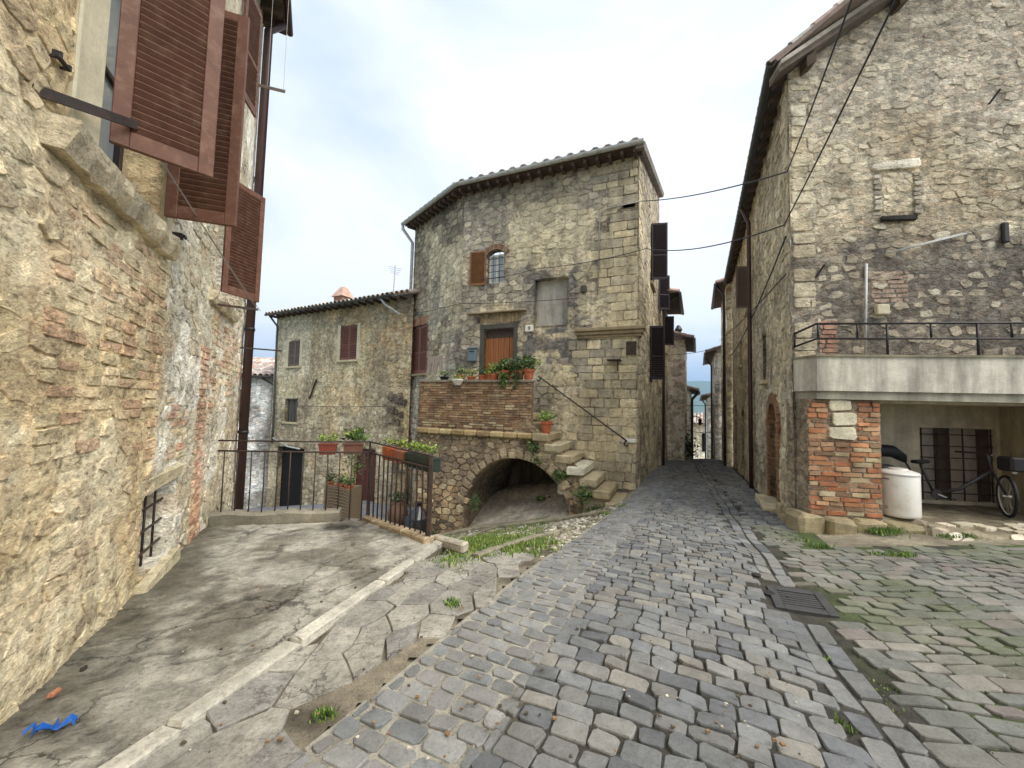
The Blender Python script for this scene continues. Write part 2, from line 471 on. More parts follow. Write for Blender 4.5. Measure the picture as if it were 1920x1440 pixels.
    if crag:
        mg = n.new('ShaderNodeMapping'); mg.inputs['Scale'].default_value = (1, 1, 1.7); l.new(geo.outputs['Position'], mg.inputs['Vector'])
        g1 = noise(9 * scale, 12, 0.72, mg.outputs[0]); g2 = noise(26 * scale, 8, 0.75, mg.outputs[0])
        cur = mul(cur, mrange(g1, 0.36, 0.47, 1 - crag, 1.0)); cur = mul(cur, mrange(g2, 0.34, 0.46, 1 - crag * 0.8, 1.0))  # crevice shade painted into the colour
        cur = mul(cur, mrange(g2, 0.52, 0.68, 1.0, 1 + crag * 0.5))  # ridge highlights painted into the colour
        height = madd(height, mrange(g1, 0.34, 0.56, 0, 1), 1.3 * crag + 0.4); height = madd(height, mrange(g2, 0.34, 0.6, 0, 1), 0.6 * crag)
    if streak:
        ms = n.new('ShaderNodeMapping'); ms.inputs['Scale'].default_value = (2.2, 2.2, 0.3); l.new(geo.outputs['Position'], ms.inputs['Vector'])
        cur = mul(cur, mrange(noise(1.6, 6, 0.65, ms.outputs[0]), 0.35, 0.62, 1 - streak, 1.06))
    if cracks:
        cn = n.new('ShaderNodeTexNoise'); cn.inputs['Scale'].default_value = 2.6; cn.inputs['Detail'].default_value = 8; cn.inputs['Roughness'].default_value = 0.65; l.new(geo.outputs['Position'], cn.inputs['Vector'])
        cm_ = n.new('ShaderNodeVectorMath'); cm_.operation = 'MULTIPLY_ADD'; cm_.inputs[1].default_value = (0.7, 0.7, 0.0); l.new(cn.outputs['Color'], cm_.inputs[0]); l.new(geo.outputs['Position'], cm_.inputs[2])
        cv = n.new('ShaderNodeTexVoronoi'); cv.feature = 'DISTANCE_TO_EDGE'; cv.inputs['Scale'].default_value = cracks; l.new(cm_.outputs[0], cv.inputs['Vector'])
        gate = mrange(noise(0.9, 3, 0.5), 0.42, 0.56, 0.0, 1.0)
        ck = n.new('ShaderNodeMath'); ck.operation = 'MULTIPLY'; l.new(mrange(cv.outputs['Distance'], 0.004, 0.02, 1, 0), ck.inputs[0]); l.new(gate, ck.inputs[1])
        cur = mixc(cur, (0.03, 0.027, 0.02), mrange(ck.outputs[0], 0, 1, 0, 0.6)); height = madd(height, ck.outputs[0], -0.9)
    if moss:
        n4 = noise(1.1, 6, 0.7); cur = mixc(cur, (0.035, 0.05, 0.012), mrange(n4, 0.52, 0.68, 0, moss))
    if sat != 1.0:
        hs = n.new('ShaderNodeHueSaturation'); hs.inputs['Saturation'].default_value = sat; l.new(cur, hs.inputs['Color']); cur = hs.outputs[0]
    l.new(cur, b.inputs['Base Color'])
    bp = n.new('ShaderNodeBump'); bp.inputs['Strength'].default_value = bump; bp.inputs['Distance'].default_value = bdist
    l.new(height, bp.inputs['Height']); l.new(bp.outputs[0], b.inputs['Normal'])
    return mt
def simple(name, color, rough=0.6, metal=0.0, var=0.15, scale=8.0, bump=0.0, spec=0.4, wear=None, wscale=6.0, stretch=(1, 1, 1)):
    mt, n, l, b = new_mat(name)
    b.inputs['Roughness'].default_value = rough; b.inputs['Metallic'].default_value = metal
    try: b.inputs['Specular IOR Level'].default_value = spec
    except Exception: pass
    geo = n.new('ShaderNodeNewGeometry')
    mpn = n.new('ShaderNodeMapping'); mpn.inputs['Scale'].default_value = stretch; l.new(geo.outputs['Position'], mpn.inputs['Vector'])
    t = n.new('ShaderNodeTexNoise'); t.inputs['Scale'].default_value = scale; t.inputs['Detail'].default_value = 6; t.inputs['Roughness'].default_value = 0.65
    l.new(mpn.outputs[0], t.inputs['Vector'])
    mr = n.new('ShaderNodeMapRange'); mr.inputs[1].default_value = 0.3; mr.inputs[2].default_value = 0.7; mr.inputs[3].default_value = 1 - var; mr.inputs[4].default_value = 1 + var
    l.new(t.outputs['Fac'], mr.inputs[0])
    rgb = n.new('ShaderNodeRGB'); rgb.outputs[0].default_value = (*color, 1)
    vm = n.new('ShaderNodeVectorMath'); vm.operation = 'SCALE'; l.new(rgb.outputs[0], vm.inputs[0]); l.new(mr.outputs[0], vm.inputs['Scale'])
    cur = vm.outputs[0]
    if wear is not None:
        t2 = n.new('ShaderNodeTexNoise'); t2.inputs['Scale'].default_value = wscale; t2.inputs['Detail'].default_value = 8; t2.inputs['Roughness'].default_value = 0.7
        l.new(mpn.outputs[0], t2.inputs['Vector'])
        m2 = n.new('ShaderNodeMapRange'); m2.inputs[1].default_value = 0.5; m2.inputs[2].default_value = 0.68; l.new(t2.outputs['Fac'], m2.inputs[0])
        mx = n.new('ShaderNodeMixRGB'); l.new(m2.outputs[0], mx.inputs['Fac']); l.new(cur, mx.inputs['Color1']); mx.inputs['Color2'].default_value = (*wear, 1); cur = mx.outputs[0]
    l.new(cur, b.inputs['Base Color'])
    if bump:
        bp = n.new('ShaderNodeBump'); bp.inputs['Strength'].default_value = bump; bp.inputs['Distance'].default_value = 0.01
        l.new(t.outputs['Fac'], bp.inputs['Height']); l.new(bp.outputs[0], b.inputs['Normal'])
    return mt
def leafmat(name, c1, c2):
    mt, n, l, b = new_mat(name); b.inputs['Roughness'].default_value = 0.55
    at = n.new('ShaderNodeAttribute'); at.attribute_name = 'col'
    l.new(at.outputs['Color'], b.inputs['Base Color'])
    try:
        b.inputs['Subsurface Weight'].default_value = 0.0
    except Exception: pass
    return mt

M_RUB = masonry('rubble_stone', gain=1.85, sat=0.84, var=0.32, pit=0.3, streak=0.2, bump=0.85, bdist=0.03, crag=0.42)
M_RUBL = masonry('pale_rubble_stone', gain=2.5, sat=0.94, var=0.34, pit=0.3, streak=0.15, bump=1.0, bdist=0.03, crag=0.58, pale=0.35)
M_MORT = masonry('old_lime_mortar', gain=1.95, sat=0.82, cells=8, cell_amt=0.6, edge=0.25, var=0.34, pit=0.3, streak=0.3, bump=0.95, bdist=0.035, crag=0.52)
M_LMORT = masonry('pale_lime_mortar', gain=2.65, sat=0.95, cells=10, cell_amt=0.3, edge=0.0, var=0.32, pit=0.4, streak=0.15, bump=1.0, bdist=0.03, crag=0.62, scale=1.1, pale=0.3)
M_FAR = masonry('far_rubble_wall', gain=2.2, sat=0.85, cells=4.2, cell_amt=0.7, edge=0.35, var=0.3, pit=0.3, streak=0.35, bump=0.8, bdist=0.05, scale=0.6, crag=0.35)
M_ASH = masonry('ashlar_stone', gain=1.85, sat=0.88, var=0.28, pit=0.35, streak=0.28, bump=0.7, bdist=0.02, crag=0.42)
M_BRICK = masonry('weathered_brick', gain=1.15, sat=0.95, crag=0.3, var=0.3, pit=0.3, streak=0.2, bump=0.5, bdist=0.012, pale=0.25)
M_COB = masonry('basalt_cobble', gain=0.94, spec=0.15, sat=0.8, rough=0.72, var=0.25, pit=0.25, streak=0, bump=0.5, bdist=0.01, scale=1.6, crag=0.12)
M_BED = masonry('road_bed', gain=1.1, rough=0.95, var=0.4, pit=0.5, streak=0, bump=0.8, bdist=0.02, scale=2, moss=0.0)
M_SLAB = masonry('flag_stone', gain=1.1, crag=0.25, rough=0.75, var=0.3, pit=0.35, streak=0, bump=0.5, bdist=0.012)
M_FLAG = masonry('crazed_flag_stone', gain=1.15, rough=0.8, var=0.35, pit=0.35, streak=0, bump=0.7, bdist=0.015, crag=0.3, cracks=3.2)
M_CONC = masonry('worn_concrete', gain=1.02, rough=0.85, var=0.4, pit=0.35, streak=0, bump=0.8, bdist=0.02, pale=0.3, crag=0.28, cracks=1.5)
M_PLAST = masonry('stained_plaster', crag=0.10, rough=0.85, var=0.18, pit=0.15, streak=0.48, bump=0.25, bdist=0.01)
M_TILE = masonry('roof_tile', gain=1.6, sat=0.7, var=0.35, pit=0.35, streak=0, bump=0.4, bdist=0.01)
M_SHUT = simple('brown_shutter_paint', tuple(C(106, 72, 57)), rough=0.6, var=0.22, spec=0.3, bump=0.2, wear=tuple(C(128, 98, 80)), wscale=9)
M_SHUTD = simple('dark_shutter_paint', tuple(C(52, 42, 46)), rough=0.5, var=0.12)
M_SHUTR = simple('red_brown_shutter_paint', tuple(C(120, 76, 62)), rough=0.55, var=0.15)
M_SHUTG = simple('grey_brown_shutter_wood', tuple(C(112, 100, 90)), rough=0.7, var=0.2)
M_SHUTW = simple('sun_bleached_shutter_wood', tuple(C(128, 88, 55)), rough=0.65, var=0.25, scale=5)
M_WOOD = simple('old_beam_wood', tuple(C(84, 70, 58)), rough=0.85, var=0.3, bump=0.4, stretch=(1, 1, 1))
M_DOOR = simple('varnished_door_wood', tuple(C(156, 98, 56)), rough=0.45, var=0.25, scale=3, stretch=(14, 14, 1), bump=0.2)
M_RDOOR = simple('dark_red_door_wood', tuple(C(96, 48, 38)), rough=0.5, var=0.2, scale=4, stretch=(8, 8, 1))
M_IRON = simple('rusty_iron', tuple(C(66, 58, 54)), rough=0.65, metal=0.3, var=0.3, wear=tuple(C(98, 66, 46)), wscale=9)
M_DARKM = simple('dark_painted_metal', tuple(C(48, 44, 44)), rough=0.5, metal=0.2, var=0.15)
M_PIPEB = simple('brown_pipe', tuple(C(70, 50, 46)), rough=0.45, metal=0.1, var=0.12)
M_GUT = simple('zinc_gutter', tuple(C(188, 188, 184)), rough=0.5, metal=0.1, var=0.15, wear=tuple(C(150, 146, 138)))
M_GUTD = simple('dark_gutter', tuple(C(80, 80, 80)), rough=0.5, metal=0.3, var=0.2)
M_GLASS = simple('window_glass', tuple(C(150, 160, 166)), rough=0.12, var=0.08, spec=0.6)
M_DARK = simple('dark_interior', tuple(C(24, 22, 20)), rough=0.95, var=0.1)
M_TERRA = simple('terracotta', tuple(C(176, 92, 58)), rough=0.8, var=0.18, scale=14, wear=tuple(C(196, 140, 112)), wscale=10)
M_WHITE = simple('white_enamel', tuple(C(226, 222, 212)), rough=0.35, var=0.04, spec=0.5, wear=tuple(C(205, 196, 178)), wscale=4)
M_BLUEG = simple('grey_blue_letterbox_paint', tuple(C(106, 122, 132)), rough=0.45, var=0.1)
M_BLACK = simple('black_rubber', tuple(C(26, 26, 28)), rough=0.6, var=0.2)
M_BAG = simple('black_plastic_bag', tuple(C(24, 26, 34)), rough=0.25, var=0.2, spec=0.6)
M_WICK = simple('wicker', tuple(C(120, 104, 82)), rough=0.85, var=0.3, scale=30)
M_LEAF = leafmat('leaf', None, None)
M_WIRE = simple('cable_sheath', tuple(C(58, 58, 60)), rough=0.6, var=0.1)
M_WIREL = simple('pale_cable', tuple(C(168, 164, 158)), rough=0.6, var=0.1)
# ================================================================== the ground
SD = np.array([0.4366, 0.8997]); TD = np.array([0.8997, -0.4366])
def st(x, y): return x * SD[0] + y * SD[1], x * TD[0] + y * TD[1]
def xy(s, t): return s * SD[0] + t * TD[0], s * SD[1] + t * TD[1]
def gz(x, y, und=True):
    x = np.asarray(x, float); y = np.asarray(y, float)
    s, t = st(x, y)
    z = -0.06 * y
    q = (x - 0.3) * -0.923 + (y - 4.0) * 0.385
    drop = np.interp(q, [-1.0, -0.3, 0.4, 1.5, 6.5, 12.6, 18.7, 30], [0, 0.15, 0.50, 0.86, 2.05, 2.0, 3.0, 4.6])
    w = np.clip((y - 4.6) / 6.0, 0, 1) * sstep(17, 11.5, s - 0.55 * q.clip(0))
    z = z - drop * np.clip(w, 0, 1) - 0.0
    # street crest, then steeply down
    z = z - 0.16 * np.clip(s - 27.5, 0, 60) - 0.0
    # the side yard rises a little to the right
    q2 = t - 1.0
    z = z + np.where(s < 11, 1, 0) * np.clip(q2, 0, 5) * 0.075 * sstep(0, 1.5, q2)
    if und:
        P = np.stack([x, y, 0 * x], -1).reshape(-1, 3)
        n_ = (fbm(P * 0.9, 3, 3) - 0.5).reshape(x.shape)
        z = z + n_ * 0.045 * sstep(40, 12, y)
        z = z - 0.035 * np.exp(-((t - (0.8 - 0.045 * (s - 5.4))) / 0.28) ** 2) * sstep(-1, 1.5, s)
    return z
def gp(x, y, h=0.0): return np.array([x, y, float(gz(np.array(x), np.array(y))) + h])
_TS = 0.5 + np.cumsum(0.004 + 0.0022 * np.arange(900))
def ground_pt(px, py, dz=0.0):
    q = EYE + ray(px, py) * _TS[:, None]; g = gz(q[:, 0], q[:, 1]) + dz - q[:, 2]
    k = int(np.argmax(g > 0)) if (g > 0).any() else len(_TS) - 1
    if k == 0: return q[0]
    w = g[k - 1] / (g[k - 1] - g[k]); return q[k - 1] * (1 - w) + q[k] * w
def sheet(name, xs, ys, zf, mat, colf, inside=None, tf=None, parent=None, smooth=True, skirt=0.0, **kw):
    X, Y = np.meshgrid(xs, ys, indexing='ij'); X = X.ravel(); Y = Y.ravel()
    if tf is not None: X, Y = tf(X, Y)
    Z = zf(X, Y); ny = len(ys)
    ok = np.ones(len(X), bool) if inside is None else inside(X, Y)
    F = []
    for i in range(len(xs) - 1):
        for j in range(ny - 1):
            q = (i * ny + j, (i + 1) * ny + j, (i + 1) * ny + j + 1, i * ny + j + 1)
            if ok[q[0]] and ok[q[1]] and ok[q[2]] and ok[q[3]]: F.append(q)
    V = np.stack([X, Y, Z], 1); c = colf(X, Y)
    used = np.unique(np.array(F).ravel()); rm = -np.ones(len(V), int); rm[used] = np.arange(len(used))
    F = [tuple(rm[list(f)]) for f in F]
    a, b_, c_ = (V[used][list(F[0][:3])][k] for k in range(3))
    if np.cross(b_ - a, c_ - a)[2] < 0: F = [f[::-1] for f in F]
    return obj(name, V[used], F, mat, parent, col=c[used], smooth=smooth, **kw)
def lerpc(a, b, w): return a[None, :] * (1 - w[:, None]) + b[None, :] * w[:, None]

# terrace outline and kerb line
K0, K1 = np.array([-1.83, 1.86]), np.array([-0.985, 5.56])
KD = (K1 - K0) / np.linalg.norm(K1 - K0); KN = np.array([-KD[1], KD[0]])      # KN points to the left (terrace)
LWp, LWd = np.array([-4.643, 6.052]), np.array([-0.455, 0.890])
POST, T2, T3, W0 = np.array([-1.10, 5.43]), np.array([-2.40, 6.62]), np.array([-2.78, 6.42]), np.array([-4.56, 5.95])
def seg_side(X, Y, a, b): return (b[0] - a[0]) * (Y - a[1]) - (b[1] - a[1]) * (X - a[0])   # >0 left of a->b
def in_terrace(X, Y, m=0.0):
    r = (X - K0[0]) * KN[0] + (Y - K0[1]) * KN[1] > -m
    far1 = seg_side(X, Y, POST, T2) > -m; far2 = seg_side(X, Y, T3, W0) > -m
    return r & far1 & (far2 | (X > T3[0])) & (Y < 6.7 + m)

# far terrain with the valley and hills
def terrain_z(X, Y):
    d = np.hypot(X, Y)
    base = -14 - 170 * sstep(60, 1500, d) + (fbm(np.stack([X, Y, 0 * X], 1) / 420, 4, 5) - 0.5) * 60 * sstep(200, 1500, d)
    hl = sstep(2600, 6500, Y) * (420 + 620 * (fbm(np.stack([X, Y, 0 * X], 1) / 2600, 4, 8))) * (0.75 + 0.25 * np.sin(X / 1900 + 0.4))
    return np.minimum(base + np.where(Y > 0, hl, 0.3 * hl), 640 + 0.02 * hl)
gx = np.concatenate([-np.geomspace(12000, 60, 36), np.linspace(-45, 45, 7), np.geomspace(60, 12000, 36)])
gy = np.concatenate([-np.geomspace(9000, 60, 20), np.linspace(-45, 45, 7), np.geomspace(60, 12000, 60)])
M_TERR = masonry('valley_fields', color=tuple(C(86, 102, 62)), var=0.4, pit=0, streak=0, bump=0.0, scale=0.012)
sheet('hills', gx, gy, terrain_z, M_TERR, lambda X, Y: np.tile(C(86, 102, 62), (len(X), 1)), kind='structure')

# ground sheet (lane, yard and everything under the paving)
EARTH, EARTH2, GREYD = C(122, 114, 98), C(146, 138, 118), C(96, 94, 90)
def ground_col(X, Y):
    P = np.stack([X, Y, 0 * X], 1); w = sstep(0.4, 0.6, fbm(P * 1.7, 4, 31))
    c = lerpc(EARTH, EARTH2, w)
    s_, t_ = st(X, Y); gl = sstep(-1.6, -2.2, t_) * sstep(4.6, 5.6, Y) * sstep(13.5, 11, Y) * sstep(.38, .55, fbm(P * 1.1, 4, 33)); c = c * (1 - .7 * gl[:, None]) + C(84, 100, 52)[None, :] * .7 * gl[:, None]
    far = sstep(10.5, 12.5, Y) * sstep(0.0, -2.5, X)
    return c * (1 - far[:, None]) + C(128, 130, 134)[None, :] * far[:, None]
gxs = np.concatenate([np.linspace(-22, -6, 40), np.arange(-5.8, 6.01, 0.13), np.linspace(6.3, 42, 60)])
gys = np.concatenate([np.linspace(-8, 0.6, 20), np.arange(0.8, 14.01, 0.13), np.linspace(14.5, 62, 70)])
sheet('ground', gxs, gys, lambda X, Y: gz(X, Y) - 0.05 - 0.03 * np.where(Y > 30, 1, 0), M_BED, ground_col, kind='structure')

# ------------------------------------------------------------------ the road: bed, then every cobble
def road_col(S, T):
    X, Y = xy(S, T); P = np.stack([X, Y, 0 * X], 1)
    lightm = sstep(-0.9, -1.05, T + (fbm(P * 3, 3, 41) - 0.5) * 0.25) * sstep(17, 12, S)
    c = lerpc(C(66, 63, 57), C(150, 145, 132), lightm)
    g = sstep(0.9, 1.4, T) * sstep(0.38, 0.52, fbm(P * 1.3, 4, 44)) * sstep(9, 8, S)
    return c * (1 - 0.75 * g[:, None]) + C(72, 88, 44)[None, :] * 0.75 * g[:, None]
ss = np.concatenate([np.arange(-3, 10, 0.1), np.linspace(10.2, 32, 80)]); tt = np.arange(-1.78, 8.6, 0.1)
def road_inside(X, Y):
    s, t = st(X, Y)
    return ((t < 1.75) & (s < 31.5)) | ((t >= 1.6) & (s < 8.3) & (Y < 5.8 - 0.15 * (X - 4)))
X0, Y0 = np.meshgrid(ss, tt, indexing='ij')
road = sheet('road', ss, tt, lambda X, Y: gz(X, Y) - 0.016, M_BED, lambda X, Y: road_col(*st(X, Y)), inside=road_inside, tf=lambda S, T: xy(S, T), kind='structure')
r = np.random.default_rng(5)
cob = Pieces()
COBP = [C(124, 125, 123), C(130, 130, 126), C(118, 120, 119), C(135, 133, 126), C(126, 125, 120), C(111, 113, 114), C(138, 133, 123)]
COBL = [C(132, 132, 128), C(136, 135, 130), C(127, 129, 128), C(139, 136, 131)]
COBR = [C(134, 130, 119), C(128, 125, 116), C(140, 134, 122), C(126, 125, 115), C(136, 126, 117), C(120, 121, 112)]
def warp(P, s0=0.035):
    q = np.column_stack([P, np.zeros(len(P))])
    return P + np.column_stack([fbm(q * 1.1, 2, 71) - 0.5, fbm(q * 1.1 + 31, 2, 72) - 0.5]) * s0 * 2
def chan_t(s): return 0.8 - 0.045 * (s - 5.4)
GR = (4.5, 5.08, 0.66, 1.14)          # drain grate: s0 s1 t0 t1
def cobbles(polys, pal, frame, keep, joint, h, cut=0.02, jit=0.007):
    got = []
    for poly in polys:
        P = np.array(poly); c = P.mean(0)
        if not keep(*c): continue
        Q = rectpoly(poly, joint * r.uniform(0.6, 1.5), r, cut=cut * r.uniform(0.5, 1.4), jit=jit)
        V, F = puff(Q, h * r.uniform(0.75, 1.25), r, back=0.02, in1=0.982, in2=0.93, dome=0.03, rough=0.5)
        got.append((V, F))
    A = np.vstack([g[0] for g in got]); W2 = warp(A[:, :2]); X, Y = frame(W2[:, 0], W2[:, 1]); A3 = np.stack([X, Y, gz(X, Y) - 0.022 + A[:, 2]], 1); i = 0
    for V, F in got:
        V3 = A3[i:i + len(V)]; i += len(V)
        if np.cross(V3[F[-1][1]] - V3[F[-1][0]], V3[F[-1][2]] - V3[F[-1][0]])[2] < 0: F = [f[::-1] for f in F]
        cc = pick(pal, r, 0.17)
        if pal is COBR:                                    # moss and soil staining on the yard stones
            m_ = float(sstep(.42, .6, fbm(V3[-1:] * np.array([.8, .8, 0]), 4, 45)[0])) * r.uniform(.2, .75); cc = cc * (1 - m_) + C(104, 112, 76) * m_
        cob.add(V3, F, cc)
fr_st = lambda a, b: xy(b, a)            # poly in (t,s)
in_gr = lambda t, s: GR[0] - 0.1 < s < GR[1] + 0.1 and GR[2] - 0.12 < t < GR[3] + 0.12
main_keep = lambda t, s: abs(t - chan_t(s)) > 0.185 and t < (chan_t(s) if s < 8.2 else 9) and not in_gr(t, s) and t > -0.98
cobbles(courses(-1.0, 1.45, 0.4, 12.0, 0.188, 0.138, 0.28, 0.08, seed=3), COBP, fr_st, main_keep, 0.009, 0.022)
cobbles(courses(-1.0, 1.45, 12.0, 30.0, 0.22, 0.17, 0.28, 0.12, seed=4), COBP, fr_st, main_keep, 0.012, 0.024)
cobbles(courses(-1.74, -0.98, 0.4, 12.0, 0.185, 0.136, 0.25, 0.08, seed=6), COBL, fr_st, lambda t, s: True, 0.018, 0.017)
cobbles(courses(-1.74, -0.98, 12.0, 30.0, 0.22, 0.17, 0.25, 0.1, seed=7), COBL, fr_st, lambda t, s: True, 0.026, 0.02)
for off, sd in ((-0.155, 8), (0.0, 9)):  # the drainage channel: stones laid lengthwise
    pc = courses(0.0, 30.0, off, off + 0.15, 0.3, 0.15, 0.25, 0.0, seed=sd)
    cobbles(pc, COBP, lambda a, b: xy(a, b + chan_t(a)), lambda s, t: not in_gr(t + chan_t(s), s) and s > 0.4, 0.02, 0.022)
_ca, _sa = math.cos(math.radians(-13)), math.sin(math.radians(-13))
fr_r = lambda a, b: (a * _ca - b * _sa, a * _sa + b * _ca)
def right_keep(a, b):
    x, y = fr_r(a, b); s, t = st(x, y)
    return t > chan_t(min(s, 9)) + 0.21 and s < 8.3 and (y < 5.55 - 0.15 * (x - 4) + 0.15 * math.sin(x * 7) or t < 1.42) and not in_gr(t, s) and y > 0.6
cobbles(courses(-0.5, 9.5, 0.2, 8.0, 0.225, 0.15, 0.28, 0.14, seed=12), COBR, fr_r, right_keep, 0.013, 0.02)
cob.emit('cobblestone', M_COB, road, 300, 'distant_cobblestones', smooth=False)

# ------------------------------------------------------------------ terrace, kerb and flagstones
def terr_z(X, Y):
    P = np.stack([X, Y, 0 * X], 1)
    z = -0.06 * Y + 0.012 + (fbm(P * 1.4, 4, 51) - 0.5) * 0.05
    c = np.minimum(np.abs(fbm(P * 0.9, 4, 52) - 0.5), np.abs(fbm(P * 1.3 + 9, 4, 53) - 0.52))
    return z - 0.016 * np.exp(-(c / 0.006) ** 2)
def terr_col(X, Y):
    P = np.stack([X, Y, 0 * X], 1)
    w = sstep(0.40, 0.60, fbm(P * np.array([2.3, 1.9, 1]), 6, 55, .6))
    c = lerpc(C(130, 124, 111), C(172, 167, 153), w)
    c = c * (0.8 + 0.4 * fbm(P * 5, 4, 57))[:, None]
    sp2 = sstep(.56, .64, fbm(P * 2.3, 5, 56))[:, None]; c = c * (1 - sp2 * .55) + C(200, 194, 178)[None, :] * sp2 * .55
    ck = np.minimum(np.abs(fbm(P * 0.9, 4, 52) - 0.5), np.abs(fbm(P * 1.3 + 9, 4, 53) - 0.52))
    c = c * (1 - 0.55 * np.exp(-(ck / 0.006) ** 2))[:, None]
    # the old burnt patch by the low curb, dirt along the foot of the wall
    e = np.exp(-(((X + 2.55) / 0.45) ** 2 + ((Y - 6.05) / 0.26) ** 2) * 1.2) * (0.5 + fbm(P * 9, 3, 58))
    c = c * (1 - np.clip(e * 0.85, 0, 0.85))[:, None]
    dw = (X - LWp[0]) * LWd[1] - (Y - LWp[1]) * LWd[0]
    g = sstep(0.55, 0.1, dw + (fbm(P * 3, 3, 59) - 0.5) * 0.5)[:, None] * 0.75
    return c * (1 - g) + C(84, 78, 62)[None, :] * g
txs = np.arange(-5.2, -0.9, 0.035); tys = np.arange(0.4, 6.7, 0.035)
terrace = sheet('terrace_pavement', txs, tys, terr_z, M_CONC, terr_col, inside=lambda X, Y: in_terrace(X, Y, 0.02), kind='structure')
# retaining wall under the terrace edge, towards the lane
RM = MB()
for a, b in ((POST, T2), (T2, T3), (T3, W0)):
    d = b - a; nrm = np.array([d[1], -d[0]]) / np.linalg.norm(d)
    za, zb = -0.06 * a[1] + 0.02, -0.06 * b[1] + 0.02
    RM.add(np.array([[*a, -4.5], [*b, -4.5], [*(b - nrm * .3), -4.5], [*(a - nrm * .3), -4.5], [*a, za - .03], [*b, zb - .03], [*(b - nrm * .3), zb - .09], [*(a - nrm * .3), za - .09]]), CUBE_F, C(128, 116, 96))
RM.build('terrace_retaining_wall', M_FAR, None, label='rough stone retaining wall under the railing at the terrace edge', cat='retaining wall')
kerb = None
kp = Pieces(); L_ = -3.0
Ktot = np.linalg.norm(K1 - K0)
while L_ < Ktot - 0.05:
    l = r.uniform(0.55, 1.15); a = L_; b = min(L_ + l, Ktot)
    p = K0 + KD * a; q = K0 + KD * b; w = 0.125 + r.uniform(-0.012, 0.015)
    z0, z1 = -0.06 * p[1] - 0.05, -0.06 * q[1] - 0.05
    V, F = cham(np.array([*(p - KN * w * 0.9), z0]), np.array([*(q - p) * 0.985, z1 - z0]), np.array([*(KN * w), 0]), np.array([0, 0, 0.084 + r.uniform(-0.008, 0.008)]), 0.014, 0.009)
    kp.add(V, F, pick([C(178, 173, 159), C(168, 163, 149), C(186, 180, 165)], r, 0.09)); L_ = b + 0.008
# corner stone turning along the end of the slabs
p = K1; q = K1 + np.array([0.42, -0.28])
V, F = cham(np.array([p[0] - 0.12, p[1] - 0.02, -0.06 * p[1] - 0.06]), np.array([0.5, -0.36, 0.02]), np.array([0.08, 0.11, 0]), np.array([0, 0, 0.13]), 0.02, 0.008)
kp.add(V, F, C(172, 164, 146))
kbed = MB(); a = K0 + KD * -3.0
kbed.add(box_v([*(a - KN * 0.12), -0.06 * a[1] - 0.12], np.array([*(K1 - a), -0.06 * (K1 - a)[1]]), np.array([*(KN * 0.12), 0]), [0, 0, 0.09]), CUBE_F, C(110, 102, 88))
kerb = kbed.build('kerb', M_BED, None, kind='structure')
kp.emit('kerb_stone', M_SLAB, kerb, 300, 'kerb_rest', smooth=False)
# flagstones between kerb and road
def flag_keep(x, y):
    s, t = st(x, y); k = (x - K0[0]) * KN[0] + (y - K0[1]) * KN[1]
    return k < -0.14 and t < -1.84 - 0.06 * math.sin(y * 3.1) and y < 5.35 - 0.25 * max(0, x + 0.9) and y > 0.3
flags = MB()
fxs = np.arange(-3.2, 1.0, 0.09); fys = np.arange(0.2, 5.6, 0.09)
def flag_in(X, Y):
    s, t = st(X, Y); k = (X - K0[0]) * KN[0] + (Y - K0[1]) * KN[1]
    return (k < -0.08) & (t < -1.72) & (Y < 5.6)
flagbed = sheet('pavement', fxs, fys, lambda X, Y: gz(X, Y) - 0.02 + (fbm(np.stack([X, Y, 0 * X], 1) * 5, 3, 61) - 0.5) * 0.03, M_BED, lambda X, Y: lerpc(C(92, 85, 73), C(130, 121, 104), sstep(.4, .6, fbm(np.stack([X, Y, 0 * X], 1) * 4, 3, 62))), inside=flag_in, kind='structure')
fp = Pieces()
fk = lambda a, b: (K0[0] + KD[0] * a - KN[0] * b, K0[1] + KD[1] * a - KN[1] * b)
for poly in rubble(-2.5, 4.2, 0.06, 2.4, 0.40, 0.25, 0.62, 0.02, seed=21):
    c = np.mean(poly, 0)
    if not flag_keep(*fk(*c)): continue
    P = soften(poly, 0.003, r, n=9, jit=0.006, shr=0.972)
    V, F = puff(P, r.uniform(0.014, 0.026), r, back=0.03, in1=0.99, in2=0.96, dome=0.02, rough=0.5)
    X, Y = fk(V[:, 0], V[:, 1]); V3 = np.stack([X, Y, gz(X, Y) - 0.02 + V[:, 2]], 1)
    if np.cross(V3[F[-1][1]] - V3[F[-1][0]], V3[F[-1][2]] - V3[F[-1][0]])[2] < 0: F = [f[::-1] for f in F]
    fp.add(V3, F, pick([C(146, 142, 132), C(152, 147, 136), C(138, 134, 127), C(156, 151, 139)], r, 0.09))
fp.emit('flagstone', M_FLAG, flagbed, 300, 'small_flagstones')
